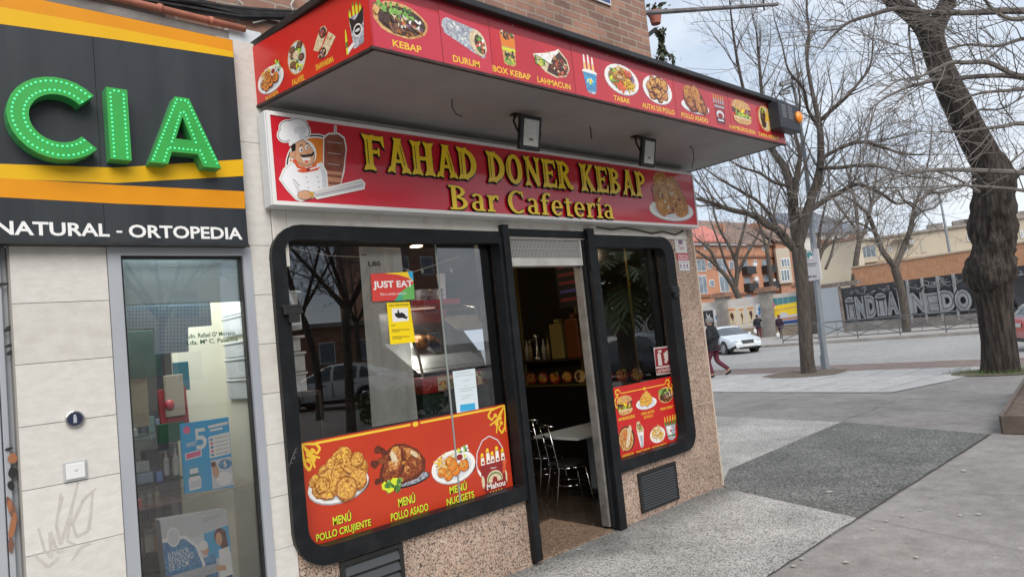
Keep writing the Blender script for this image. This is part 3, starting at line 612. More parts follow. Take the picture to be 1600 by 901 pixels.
        for x, y, r_ in ((.34,.48,.14),(.52,.44,.15),(.66,.50,.13),(.44,.66,.13),(.60,.68,.12),(.52,.82,.10),(.30,.60,.08)): b.piece(x, y, r_, ('roastl','fries','friedl'))

# ------------------------------------------------------------------ main shop sign
SG = Pl((0, -0.13, 0), (1, 0, 0))
sign = thing('shop_sign', 'long red light box sign with yellow kebab shop name, chef emblem and roast chicken', 'sign', (3.95, -0.06, 2.60))
b = M(); b.box(1.700,6.168,-0.122,-0.02,2.603,3.170); b.build('sign_case', mat('white_case', (0.70,0.71,0.72), (0.60,0.61,0.62), scale=3, rough=0.4), sign, bevel=0.006)
b = M(); frame3(b, rrect(1.704,6.164,2.606,3.167,(0.002,)*4), rrect(1.728,6.146,2.630,3.143,(0.002,)*4), -0.135, -0.122, back=False); b.build('edge_trim', mat('white_trim', (0.72,0.71,0.70), rough=0.4), sign)
vm = mat('red_vinyl', (0.60,0.010,0.026), (0.54,0.008,0.022), scale=1.2, rough=0.30, coat=0.75, coatr=0.10)
_n = vm.node_tree.nodes.new('ShaderNodeTexNoise'); _n.inputs['Scale'].default_value = 2.2; _n.inputs['Detail'].default_value = 1
_b = vm.node_tree.nodes.new('ShaderNodeBump'); _b.inputs['Strength'].default_value = 0.35; _b.inputs['Distance'].default_value = 0.03
vm.node_tree.links.new(_n.outputs['Fac'], _b.inputs['Height']); vm.node_tree.links.new(_b.outputs[0], vm.node_tree.nodes['Principled BSDF'].inputs['Normal']); vm.node_tree.links.new(_b.outputs[0], vm.node_tree.nodes['Principled BSDF'].inputs['Coat Normal'])
b = M(); b.box(1.728,6.146,-0.1288,-0.122,2.630,3.143); panel = b.build('sign_panel', vm, sign)

# western lettering from convex strokes, drawn three times: shadow, outline, fill
def off_poly(pts, d):
    ar = sum(pts[i][0]*pts[(i+1) % len(pts)][1] - pts[(i+1) % len(pts)][0]*pts[i][1] for i in range(len(pts)))
    if ar < 0: pts = pts[::-1]
    n = len(pts); out = []
    for i in range(n):
        p0, p1, p2 = pts[i-1], pts[i], pts[(i+1) % n]
        def nrm(a, b):
            dx, dy = b[0]-a[0], b[1]-a[1]; l = math.hypot(dx, dy) or 1e-9; return dy/l, -dx/l
        n1, n2 = nrm(p0, p1), nrm(p1, p2); bx, by = n1[0]+n2[0], n1[1]+n2[1]; q = max(0.45, (bx*bx+by*by)/2)
        out.append((p1[0]+bx/q*d, p1[1]+by/q*d))
    return out
def stem(x, w=.245, y0=0, y1=1, top=True, bot=True, spur=True):
    o = [[(x-w/2,y0),(x+w/2,y0),(x+w/2,y1),(x-w/2,y1)]]
    if top: o.append([(x-w/2-.09,y1),(x-w/2,y1-.16),(x+w/2,y1-.16),(x+w/2+.09,y1),(x+w/2+.06,y1+.03),(x,y1-.01),(x-w/2-.06,y1+.03)])
    if bot: o.append([(x-w/2-.09,y0),(x-w/2-.06,y0-.03),(x,y0+.01),(x+w/2+.06,y0-.03),(x+w/2+.09,y0),(x+w/2,y0+.16),(x-w/2,y0+.16)])
    if spur: o.append([(x-w/2-.035,.5),(x,.42),(x+w/2+.035,.5),(x,.58)])
    return o
def arc(cx, cy, rx, ry, wx, wy, a0, a1, n=7):
    o = []
    for i in range(n):
        a, c = R(a0+(a1-a0)*i/n), R(a0+(a1-a0)*(i+1)/n)
        o.append([(cx+rx*math.cos(a),cy+ry*math.sin(a)),(cx+rx*math.cos(c),cy+ry*math.sin(c)),(cx+(rx-wx)*math.cos(c),cy+(ry-wy)*math.sin(c)),(cx+(rx-wx)*math.cos(a),cy+(ry-wy)*math.sin(a))])
    return o
def bar(x0, y0, x1, y1, w):
    dx, dy = x1-x0, y1-y0; l = math.hypot(dx, dy); px, py = -dy/l*w/2, dx/l*w/2
    return [[(x0+px,y0+py),(x0-px,y0-py),(x1-px,y1-py),(x1+px,y1+py)]]
def foot(x, y0=0, w=.2): return [[(x-w/2-.09,y0),(x-w/2-.06,y0-.03),(x,y0+.01),(x+w/2+.06,y0-.03),(x+w/2+.09,y0),(x+w/2,y0+.15),(x-w/2,y0+.15)]]
WEST = {
 'F': (.72, stem(.20)+bar(.2,.93,.70,.93,.13)+[[(.56,.99),(.72,1.02),(.74,.66),(.68,.70)]]+bar(.2,.53,.54,.53,.11)+[[(.50,.66),(.56,.64),(.56,.42),(.50,.40)]]),
 'A': (.86, bar(.20,.05,.43,1,.16)+bar(.44,1,.68,.05,.20)+bar(.26,.33,.62,.33,.10)+foot(.16,0,.12)+foot(.70,0,.18)+[[(.28,1.02),(.60,1.02),(.54,.88),(.36,.88)]]),
 'H': (.86, stem(.20)+stem(.68)+bar(.2,.5,.68,.5,.12)),
 'D': (.80, stem(.20,spur=False)+arc(.24,.5,.56,.50,.24,.14,-90,90,9)),
 'O': (.80, arc(.40,.5,.39,.52,.225,.14,0,360,18)),
 'N': (.88, stem(.19,.13,spur=False)+stem(.70,.13,bot=False,spur=False)+bar(.16,.97,.72,.03,.20)),
 'E': (.74, stem(.20)+bar(.2,.93,.68,.93,.13)+bar(.2,.07,.70,.07,.13)+[[(.56,.99),(.70,1.02),(.72,.70),(.66,.72)],[(.56,.01),(.72,-.02),(.74,.32),(.68,.28)]]+bar(.2,.52,.54,.52,.11)+[[(.50,.64),(.56,.62),(.56,.42),(.50,.40)]]),
 'R': (.82, stem(.20)+arc(.28,.74,.40,.26,.19,.12,-90,90,8)+bar(.40,.50,.64,.08,.20)+[[(.54,.1),(.70,-.03),(.86,.02),(.84,.14),(.72,.16)]]),
 'K': (.86, stem(.20)+bar(.24,.46,.62,.93,.14)+bar(.36,.58,.66,.06,.20)+foot(.68,0,.16)+[[(.50,1.02),(.80,1.02),(.68,.88),(.58,.88)]]),
 'B': (.78, stem(.20)+arc(.28,.76,.38,.24,.19,.12,-90,90,8)+arc(.28,.27,.44,.27,.20,.12,-90,90,8)),
 'P': (.76, stem(.20)+arc(.28,.73,.40,.27,.19,.12,-90,90,8)),
 ' ': (.36, [])}
def serif(x, y, w=.30, h=.08): return [[(x-w/2,y),(x+w/2,y),(x+w/2,y+h),(x-w/2,y+h)]]
def lstem(x, y1, w=.20): return [[(x-w/2,0),(x+w/2,0),(x+w/2,y1),(x-w/2,y1)]]
SER = {
 'B': (.80, lstem(.20,1,.18)+serif(.19,0,.34)+serif(.19,.92,.34)+arc(.30,.76,.36,.24,.17,.08,-90,90,8)+arc(.30,.28,.44,.28,.18,.085,-90,90,8)),
 'a': (.62, arc(.27,.50,.25,.23,.14,.08,0,150,8)+lstem(.44,.52,.16)+arc(.28,.20,.25,.21,.14,.075,60,300,10)+[[(.40,0),(.60,0),(.60,.07),(.40,.10)]]),
 'r': (.52, lstem(.17,.70,.17)+serif(.17,0,.34)+serif(.12,.63,.2,.07)+arc(.40,.42,.26,.31,.17,.12,60,160,6)+[[(.40,.73),(.52,.72),(.52,.52),(.44,.54)]]),
 'C': (.82, arc(.46,.5,.44,.52,.19,.09,55,305,14)+[[(.66,1.0),(.74,1.0),(.76,.66),(.66,.80)],[(.62,.12),(.76,.20),(.74,.08),(.64,.02)]]),
 'f': (.46, lstem(.19,.80,.17)+serif(.19,0,.34)+serif(.22,.62,.40,.075)+arc(.38,.76,.275,.27,.17,.09,60,180,7)+[[(.40,1.03),(.52,1.02),(.52,.86),(.42,.88)]]),
 'e': (.62, arc(.31,.36,.30,.37,.16,.085,0,320,14)+bar(.12,.38,.60,.38,.075)),
 't': (.44, lstem(.19,.86,.16)+serif(.22,.62,.42,.075)+arc(.36,.20,.25,.22,.15,.09,180,290,6)),
 'í': (.34, lstem(.17,.70,.17)+serif(.17,0,.34)+serif(.12,.63,.2,.07)+[[(.10,.78),(.20,.78),(.36,1.04),(.20,1.04)]]),
 ' ': (.26, [])}
def lettering(name, body, tab, a0, a1, b0, b1, par, rim, sh, gap=.05, inner=None):
    W = sum(tab[c][0]+gap for c in body)-gap; sx = (a1-a0)/W; sy = b1-b0
    m = M(); m.h = 0.0006; polys = []; x = 0
    for c in body:
        w, pr = tab[c]
        polys += [[(a0+(x+p)*sx, b0+q*sy) for p, q in P] for P in pr]; x += w+gap
    for P in polys:
        q = off_poly(P, rim); m.pr(SG, [(u+sh[0], v+sh[1]) for u, v in q], 0)
    for P in polys: m.pr(SG, off_poly(P, rim), 0)
    for P in polys: m.pr(SG, P, 1)
    if inner:
        x = 0
        for c in body:
            w, pr = tab[c]
            if pr and c in 'FHDERKBPN': m.pr(SG, [(a0+(x+.135+p)*sx, b0+q*sy) for p, q in ((0,.14),(.022,.14),(.022,.86),(0,.86))], 0)
            if c in 'AO': m.pr(SG, [(a0+(x+p)*sx, b0+q*sy) for p, q in (((.50,.80),(.52,.80),(.645,.20),(.62,.20)) if c == 'A' else ((.085,.25),(.105,.25),(.105,.75),(.085,.75)))], 0)
            x += w+gap
    return m.build(name, [PM[K('black')], PM[K('gold')]], par)
lettering('lettering', 'FAHAD DONER KEBAP', WEST, 2.325, 5.325, 2.868, 3.095, panel, .0055, (.005,-.007), inner=True)
lettering('lettering', 'Bar Cafetería', SER, 2.985, 4.795, 2.638, 2.812, panel, .0045, (.006,-.008), gap=.07)
# chef emblem (printed)
ch = M(); ch.h = 0.0006
def Z(pts): return [SG.hit(420+x/4.444, 170+y/4.444) for x, y in pts]
def zp(k, pts): ch.pr(SG, Z(pts), K(k))
def ze(k, cx, cy, rx, ry, n=20, rot=0): zp(k, [(cx+rx*math.cos(2*math.pi*i/n)*math.cos(rot)-ry*math.sin(2*math.pi*i/n)*math.sin(rot), cy+rx*math.cos(2*math.pi*i/n)*math.sin(rot)+ry*math.sin(2*math.pi*i/n)*math.cos(rot)) for i in range(n)])
ze('white',322,395,208,222,30); ze('black',322,395,200,214,30); ze('white',322,395,190,204,30); ze('orange',322,395,180,194,30)
don = [(385,205),(415,180),(480,178),(520,208),(534,280),(520,400),(502,500),(484,550),(400,566),(392,480),(382,380)]
zp('white',[(452,118),(470,118),(470,200),(452,200)]); zp('white',[(455+(x-455)*1.10, 370+(y-370)*1.06) for x, y in don]); zp('doner',don); zp('grey',[(458,124),(465,124),(465,186),(458,186)])
for i, y in enumerate((225,262,300,338,376,414,452,490,528)):
    zp('maroon',[(388,y),(520-i*3,y+16),(520-i*3,y+19),(388,y+3)])
    if i % 2 == 0: zp('coats',[(408,y+4),(505-i*3,y+15),(505-i*3,y+18),(408,y+7)])
zp('skind',[(392,430),(510,440),(496,530),(402,550)]); zp('doner',[(396,452),(505,462),(500,482),(398,470)]); zp('doner',[(400,505),(498,512),(492,530),(402,524)])
jk = [(82,490),(108,425),(165,372),(240,405),(300,405),(355,378),(392,440),(402,560),(320,606),(225,634),(190,622),(132,560)]
hat = [((112,182),(46,44)),((130,132),(52,46)),((196,118),(66,46)),((240,160),(40,42)),((160,170),(70,50))]
zp('white',[(250+(x-250)*1.08,500+(y-500)*1.08) for x, y in jk])
for (cx, cy), (rx, ry) in hat: ze('white',cx,cy,rx+12,ry+12)
zp('white',[(128,170),(262,175),(255,250),(140,260)])
ze('white',238,315,92,102)
for (cx, cy), (rx, ry) in hat: ze('black',cx,cy,rx+4,ry+4)
for (cx, cy), (rx, ry) in hat: ze('coatw',cx,cy,rx,ry)
ze('coats',215,150,45,30)
zp('coatw',[(138,170),(252,175),(244,232),(150,246)]); zp('coats',[(205,172),(252,175),(244,232),(215,238)])
fc = [(158,300),(172,250),(205,228),(240,218),(272,246),(300,280),(316,330),(306,378),(262,408),(210,398),(176,360)]
zp('black',[(238+(x-238)*1.04,315+(y-315)*1.04) for x, y in fc]); zp('skin',fc); ze('skind',164,322,24,22); ze('skin',162,320,17,16)
zp('skind',[(176,350),(210,392),(262,406),(300,384),(262,392),(215,375)]); zp('black',[(150,262),(172,240),(186,250),(184,292),(160,300)])
ze('white',222,286,13,17); ze('white',262,268,12,16); ze('black',226,288,6,8); ze('black',265,270,5,8)
zp('black',[(205,262),(222,248),(240,254),(224,256)]); zp('black',[(250,246),(266,236),(280,246),(266,244)])
zp('white',[(224,340),(292,342),(276,372),(244,372)]); zp('scarf',[(244,360),(278,360),(268,374),(250,374)]); ze('skind',284,300,30,18,rot=.3); ze('skin',282,296,26,15,rot=.3)
zp('black',[(214,314),(232,322),(262,318),(290,316),(314,296),(316,312),(298,332),(268,334),(238,340),(220,330)])
zp('grey',jk); zp('coatw',[(250+(x-250)*.985,500+(y-500)*.985) for x, y in jk]); zp('coats',[(350,390),(392,445),(400,556),(372,576),(368,470)]); zp('coats',[(160,495),(205,540),(225,610),(205,618),(190,560)]); zp('grey',[(165,490),(212,540),(216,536),(170,486)])
for x, y in ((258,478),(268,510),(272,548),(336,474),(345,508),(348,545)): ze('coats',x,y,7,6,8); ze('grey',x+1,y+1,4,4,8)
zp('scarf',[(158,358),(184,350),(208,396),(262,412),(312,394),(322,372),(330,400),(260,424),(198,414)]); zp('scarf',[(192,430),(226,418),(292,424),(356,404),(336,428),(296,436),(240,446),(206,440)]); ze('maroon',270,425,14,12)
kn = [(305,578),(640,502),(656,522),(652,548),(332,614)]
zp('white',[(296,572),(640,488),(668,518),(662,560),(330,630)]); zp('grey',kn); zp('blade',[(470+(x-470)*.98,556+(y-556)*.9) for x, y in kn]); zp('grey',[(318,598),(645,528),(648,536),(322,606)])
ze('black',250,600,56,33); ze('skin',248,600,52,30); ze('skin',290,598,20,16)
for x in (225,245,265): zp('skind',[(x,606),(x+3,606),(x+6,628),(x+3,628)])
zp('bottle',[(272,574),(308,580),(314,616),(286,612)])
ch.build('chef_emblem', PM, panel)
cp = M(); cp.h = 0.0006; food('palechicken', cp, SG, (5.36,6.10,2.66,3.09)); cp.build('chicken_picture', PM, panel)

# ------------------------------------------------------------------ canopy
FZ0, FZ1 = 3.238, 3.602
can = thing('shop_canopy', 'flat projecting shop canopy with grey underside and red picture fascia', 'canopy', (4.1, -0.52, 3.238))
XL0, XL1, XR0, XR1, YF = 1.712, 1.889, 6.401, 6.365, -1.04
SOF = mat('grey_soffit', (0.25,0.24,0.245), (0.31,0.30,0.305), scale=1.6, rough=0.55)
b = M(); pts = [(XL0+.02,0.2,FZ0+.004),(XL1+.02,YF+.02,FZ0+.004),(XR1-.02,YF+.02,FZ0+.004),(XR0-.02,0.2,FZ0+.004)]
b.prism(pts, (0,0,0.05)); b.build('soffit', SOF, can)
b = M(); b.prism([(XL0-.02,0.225,FZ1),(XL1-.045,YF-.045,FZ1),(XR1+.03,YF-.045,FZ1),(XR0+.03,0.225,FZ1)], (0,0,0.042)); b.build('roof_trim', BLACKM, can, bevel=0.006)
FF = Pl((0, YF, 0), (1, 0, 0)); FLp = Pl((XL0, 0, 0), (XL1-XL0, YF, 0), (YF, -(XL1-XL0), 0))
FRED = mat('fascia_vinyl', (0.52,0.010,0.018), (0.42,0.010,0.018), scale=7.0, stretch=(1,1,.16), detail=8, rough=0.3, coat=0.6, coatr=0.12)
FREDL = mat('fascia_vinyl_side', (0.62,0.020,0.012), (0.52,0.012,0.010), scale=1.5, rough=0.35, coat=0.3, coatr=0.15)
FREDF = mat('vinyl_faded', (0.53,0.03,0.055), (0.50,0.022,0.045), scale=1.0, rough=0.3, coat=0.6, coatr=0.12)
def sheet(m, pl, a0, a1, b0, b1, t=0.012):
    m.pbox(pl, a0, a1, b0, b1, -t, 0.0)
b = M(); sheet(b, FF, XL1, XR1, FZ0, FZ1-.002); fascia = b.build('front_fascia', FRED, can)
b = M(); sheet(b, FLp, 0.0, 1.0508, FZ0, FZ1-.002, 0.014); fside = b.build('side_fascia', FREDL, can)
b = M(); b.prism([(XR1,YF+.01,FZ0),(XR1,YF+.01,FZ1-.002),(XR0,0.1,FZ1-.002),(XR0,0.1,FZ0)], (-.014,0,0)); b.build('end_fascia', BLACKM, can)
b = M()
for a0, a1 in ((1.9,2.335),(2.337,2.70)): b.pr(FF, [(a0,FZ0+.002),(a1,FZ0+.002),(a1,FZ1-.09),(a0,FZ1-.06)])
b.build('vinyl_patch', FREDF, fascia)
b = M(); b.h = 0.0; b.pr(FF, [(XL1,FZ1-.075),(XR1,FZ1-.06),(XR1,FZ1-.003),(XL1,FZ1-.003)]); b.build('top_band', mat('fascia_top', (0.22,0.006,0.012), rough=0.4, coat=0.3), fascia)
b = M(); b.box(XL1-.012,XR1,YF-.006,YF+.014,FZ0-.016,FZ0-.001); b.pbox(FLp,0,1.05,FZ0-.016,FZ0-.001,-.016,.006); b.build('bottom_trim', mat('rust_trim', (0.06,0.03,0.025), (0.02,0.015,0.015), scale=12, rough=0.7), can)
b = M()
for a in (2.336,2.702,3.42,4.58,5.39,6.20): b.pbox(FF, a-.0015, a+.0015, FZ0+.001, FZ1-.003, .0003, .0009)
b.build('panel_seam', mat('seam_dark', (.12,.006,.010), rough=.6), fascia)
b = M()
for a in (2.0,2.9,3.8,4.7,5.6,6.3):
    for z in (FZ0+.012, FZ1-.02): b.pbox(FF, a-.004, a+.004, z-.004, z+.004, .0003, .003)
b.build('screw', mat('screw_steel', (.3,.3,.3), rough=.4, metal=.7), fascia)
FOODS = [('kebap',(1.903,2.247,3.318,3.515),'KEBAP',(2.011,2.193,3.262,3.300)),('durum',(2.347,2.668,3.315,3.510),'DURUM',(2.406,2.600,3.258,3.298)),('boxk',(2.779,2.913,3.320,3.535),'BOX KEBAP',(2.698,3.010,3.258,3.297)),('lahmacun',(3.052,3.385,3.318,3.520),'LAHMACUN',(3.068,3.372,3.258,3.296)),('bucket',(3.505,3.665,3.268,3.540),None,None),('dish',(3.742,4.130,3.322,3.549),'TABAK',(3.816,4.003,3.262,3.299)),('wings',(4.177,4.546,3.320,3.543),'ALITAS DE POLLO',(4.142,4.551,3.260,3.298)),('platechicken',(4.662,5.062,3.318,3.540),'POLLO ASADO',(4.642,5.022,3.260,3.298)),('beercan',(5.131,5.329,3.268,3.528),None,None),('burger',(5.421,5.772,3.325,3.547),'HAMBURGUESA',(5.358,5.805,3.262,3.297)),('tapa',(5.889,6.151,3.315,3.560),'TAPA KEBAP',(5.851,6.240,3.258,3.294))]
NM = {'kebap':'kebap sandwich','durum':'foil wrapped roll','boxk':'box of kebap','lahmacun':'folded flatbread','bucket':'blue bucket of bottles','dish':'mixed plate','wings':'chicken wings','platechicken':'roast chicken','beercan':'dark red bucket of beers','burger':'hamburger','tapa':'oval tapa plate'}
for kd, r_, cap, cr_ in FOODS:
    m = M(); m.h = 0.0006; food(kd, m, FF, r_); o = m.build('food_picture', PM, fascia); o['label'] = 'printed picture of a ' + NM[kd]
    if cap:
        m = M(); m.h = 0.0006; m.text(FF, cap, *cr_, k=0, bold=.022); o = m.build('caption', PM[K('yellow')], fascia); o['label'] = 'yellow caption reading ' + cap
LF = [('bowl',(402,444,98,143),'NUGGETS',(414,435,135,149)),('falafel',(449,479,63,117),'FALAFEL',(456,476,116,128)),('shawarma',(488,525,40,90),'SHAWARMA',(493,522,90,109)),('silverbucket',(537,571,2,82),None,None)]
for kd, r_, cap, cr_ in LF:
    m = M(); m.h = 0.0006; q = FLp.rect(*r_); food(kd, m, FLp, q); m.build('food_picture', PM, fside)
    if cap:
        x0, x1, y0, y1 = cr_; a0 = FLp.hit(x0,(y0+y1)/2)[0]; a1 = FLp.hit(x1,(y0+y1)/2)[0]; zc = q[2]-.050
        m = M(); m.h = 0.0006; m.text(FLp, cap, a0, a1, zc, zc+.034, k=0, bold=.02); m.build('caption', PM[K('yellow')], fside)

# alarm siren box with amber lamp on the right end
al = thing('alarm_box', 'black slotted alarm box with amber lamp at the end of the canopy', 'alarm', (6.28,-1.1,3.335))
b = M(); b.box(6.085,6.485,-1.150,-1.045,3.335,3.590); ab = b.build('casing', mat('navy_black_casing', (0.022,0.026,0.034), rough=0.42), al, bevel=0.008)
b = M()
for c_ in (6.13, 6.255):
    for i in range(7): b.box(c_, c_+.085, -1.1535, -1.1495, 3.44+i*.018, 3.448+i*.018)
b.build('slot', mat('slot_grey', (0.20,0.21,0.23), rough=0.6), ab)
b = M(); b.ball((6.455,-1.155,3.475),(0.052,0.035,0.058),14,9); b.build('amber_lamp', mat('amber_plastic', (0.85,0.22,0.01), (0.9,0.30,0.02), scale=30, rough=0.2, coat=0.5), al, smooth=True)
# floodlights under the canopy
def flood(x, y, tilt, label):
    t = thing('floodlight', label, 'floodlight', (x, y, FZ0), 0, 'floodlights under the canopy')
    up = Vector((0.06, -0.30, -0.95)).normalized(); 
    nrm = Vector((tilt, -0.97, -0.22)).normalized(); xa = Vector((1,0,0)); xa = (xa - nrm*xa.dot(nrm)).normalized(); ya = nrm.cross(xa)
    c = Vector((x, y-0.04, FZ0-.145))
    m = M(); m.obox(c, xa*.095, ya*.118, nrm*.018); hs = m.build('housing', BLACKM, t, bevel=.006)
    m = M(); m.obox(c+nrm*.0185, xa*.068, ya*.090, nrm*.002); m.build('lens', mat('flood_lens', (0.52,0.52,0.48), (0.42,0.42,0.40), scale=30, rough=0.25, coat=0.5), hs)
    m = M(); m.obox(c+nrm*.0215-ya*.045*(1 if ya.z>0 else -1), xa*.02, ya*.008, nrm*.001); m.build('led_chip', mat('flood_led', (0.15,0.14,0.10), rough=0.4), hs)
    m = M()
    for s_ in (-1, 1): m.tube([c+xa*s_*.106, c+xa*s_*.106+Vector((0,.03,.08)), Vector((x+s_*.06,y+.02,FZ0-.004))], .008, 5)
    m.box(x-.085,x+.085,y-.0,y+.05,FZ0-.008,FZ0+.001); m.build('bracket', BLACKM, t)
f1 = flood(3.37, -0.585, -0.05, 'square black floodlight hanging under the canopy above the door')
f2 = flood(4.71, -0.60, 0.05, 'square black floodlight hanging under the canopy nearer its right end')
# loose wires from the soffit
def wire(name, pts, r, label, cat='wire', mt=BLACKM):
    m = M(); m.tube(pts, r, 5); return tag(m.build(name, mt), label, cat)
wire('loose_wire', [(2.73,-.6,FZ0),(2.725,-.6,FZ0-.05),(2.75,-.6,FZ0-.09),(2.80,-.6,FZ0-.10)], .004, 'short black wire dangling from the canopy, nearest its left end')
wire('loose_wire', [(4.06,-.6,FZ0),(4.065,-.6,FZ0-.04),(4.06,-.6,FZ0-.07),(4.062,-.6,FZ0-.10)], .005, 'short wire with pale tip dangling between the two floodlights')
wire('loose_wire', [(5.43,-.60,FZ0),(5.50,-.58,FZ0-.02),(5.54,-.55,FZ0-.10),(5.54,-.52,FZ0-.17)], .004, 'looping black cable hanging from the canopy above the chicken picture')
wire('wall_cable', [(4.70,-.02,2.585),(4.9,-.022,2.57),(5.1,-.022,2.59),(5.3,-.022,2.575),(5.5,-.022,2.55),(5.7,-.022,2.572),(5.9,-.022,2.545),(6.05,-.022,2.59)], .009, 'dark cable sagging along the white beam below the red sign', 'cable', mat('brown_cable', (0.09,0.065,0.05), rough=0.7))

# ------------------------------------------------------------------ pharmacy sign
ps = thing('pharmacy_sign', 'dark grey pharmacy sign with yellow bands and green raised letters', 'sign', (0.6, -0.04, 2.385))
PS = Pl((0, -0.08, 0), (1, 0, 0))
GREYP = mat('anthracite_panel', (0.020,0.024,0.030), (0.036,0.041,0.047), scale=5.0, stretch=(1,1,.14), detail=8, rough=0.42, coat=0.1, spec=.3)
b = M(); b.box(-1.5,0.846,-0.08,-0.004,2.383,3.58); b.box(0.848,1.563,-0.08,-0.004,2.383,3.58); pp = b.build('panel', GREYP, ps)
b = M(); b.box(-1.5,1.565,-0.084,-0.0,2.368,2.3825); b.build('bottom_lip', BLACKM, ps)
YEL = mat('band_yellow', (0.72,0.42,0.008), (0.66,0.37,0.007), scale=2, rough=0.45, spec=.25); ORA = mat('band_orange', (0.68,0.27,0.006), (0.62,0.24,0.005), scale=2, rough=0.45, spec=.25)
b = M(); H_ = lambda pts: [PS.hit(*q) for q in pts]
def band(k, pts): b.pr(PS, H_(pts), k)
b.pr(PS, [(-1.5,3.33),(.45,3.415),(.95,3.447),(1.562,3.475),(1.562,3.578),(-1.5,3.578)], 0); b.pr(PS, [(-1.5,3.46),(.45,3.500),(.95,3.512),(1.562,3.510),(1.562,3.5785),(-1.5,3.5785)], 1)
b.pr(PS, [PS.hit(0,256),PS.hit(180,262),PS.hit(380,249),PS.hit(381,275),PS.hit(180,286),PS.hit(0,279)], 0)
b.pr(PS, [(-1.5,2.80),PS.hit(0,256),PS.hit(0,279),(-1.5,2.70)], 0)
b.pr(PS, [PS.hit(0,278),PS.hit(180,289),PS.hit(382,299),PS.hit(383,326),PS.hit(180,318),PS.hit(0,308)], 1); b.pr(PS, [(-1.5,2.66),PS.hit(0,278),PS.hit(0,308),(-1.5,2.58)], 1)
b.build('colour_band', [YEL, ORA], pp)
b = M(); b.text(PS, 'NATURAL', PS.hit(-8,360)[0], PS.hit(171,360)[0], 2.408, 2.474, 0, bold=.025); b.text(PS, '-', PS.hit(182,362)[0], PS.hit(191,362)[0], 2.430, 2.440, 0, bold=.02); b.text(PS, 'ORTOPEDIA', PS.hit(201,360)[0], PS.hit(378,360)[0], 2.406, 2.474, 0, bold=.025)
b.build('lettering', mat('white_letter', (0.74,0.74,0.73), rough=0.5), pp)
GRN = mat('green_letter', (0.030,0.36,0.060), (0.025,0.31,0.050), scale=6, rough=0.4); GRNS = mat('green_side', (0.05,0.33,0.09), rough=0.4)
LED = mat('green_led', (0.10,0.75,0.35), rough=0.25, emit=(0.10,1.0,0.42), estr=0.35)
def letter3d(outline, hole, leds, label):
    m = M(); dep = 0.085; y0 = -0.165
    n = len(outline); F = lambda l, y: [(a, y, c) for a, c in l]
    ar = sum(outline[i][0]*outline[(i+1) % n][1]-outline[(i+1) % n][0]*outline[i][1] for i in range(n))
    if ar < 0: outline = outline[::-1]
    bm = bmesh.new()
    def loop(l): 
        vs = [bm.verts.new((a, y0, c)) for a, c in l]; return [bm.edges.new((vs[i], vs[(i+1) % len(vs)])) for i in range(len(vs))]
    es = loop(outline) + (loop(hole) if hole else [])
    bmesh.ops.triangle_fill(bm, use_beauty=True, use_dissolve=False, edges=es, normal=(0,-1,0))
    m = M(); bm.verts.index_update(); m.k = 0
    m.add([v.co[:] for v in bm.verts], [tuple(v.index for v in f.verts) for f in bm.faces]); bm.free()
    m.k = 1
    for l in [outline] + ([hole] if hole else []):
        k = len(l); m.add(F(l, y0)+F(l, y0+dep), [(i, (i+1) % k, k+(i+1) % k, k+i) for i in range(k)])
    o = m.build('letter', [GRN, GRNS], ps); o['label'] = label
    d = M()
    for a, c in leds: d.ball((a, y0-.001, c), (.0050,.004,.0050), 7, 5)
    d.build('led', LED, o, smooth=True)
LP_ = Pl((0, -0.165, 0), (1, 0, 0))
def along(pts, step, closed=False):
    out = []; q = pts + ([pts[0]] if closed else []); carry = 0
    for i in range(len(q)-1):
        (x0,y0),(x1,y1) = q[i], q[i+1]; l = math.hypot(x1-x0,y1-y0); t = carry
        while t < l: out.append((x0+(x1-x0)*t/l, y0+(y1-y0)*t/l)); t += step
        carry = t-l
    return out
# C
cx, cz = .665, 2.962
def carc(r, a0, a1, n=22): return [(cx+r*math.cos(R(a0+(a1-a0)*i/n)), cz+r*.98*math.sin(R(a0+(a1-a0)*i/n))) for i in range(n+1)]
letter3d(carc(.205,42,318)+carc(.120,318,42), None, along(carc(.185,44,316),.0215)+along(carc(.140,44,316),.0205), 'raised green letter C dotted with lamps')
I0 = [LP_.hit(*q) for q in ((164,137),(199,136),(206,247),(171,250))]
xi0, xi1 = .873, .968
letter3d([(xi0,2.785),(xi1,2.785),(xi1,3.152),(xi0,3.152)], None, along([(xi0+.018,2.80),(xi0+.018,3.138)],.0215)+along([(xi1-.018,2.80),(xi1-.018,3.138)],.0215)+along([(xi0+.036,3.138),(xi1-.02,3.138)],.02), 'raised green letter I dotted with lamps')
A_ = [(1.052,2.785),(1.140,2.785),(1.162,2.852),(1.292,2.852),(1.318,2.785),(1.412,2.785),(1.268,3.155),(1.196,3.155)]
letter3d(A_, [(1.186,2.925),(1.228,3.050),(1.268,2.925)], along([(1.068,2.80),(1.206,3.14),(1.258,3.14),(1.396,2.80)],.0215)+along([(1.122,2.80),(1.146,2.872),(1.306,2.872),(1.334,2.80)],.0215)+along([(1.165,2.905),(1.222,3.075),(1.242,3.075),(1.290,2.905)],.0215), 'raised green letter A dotted with lamps')
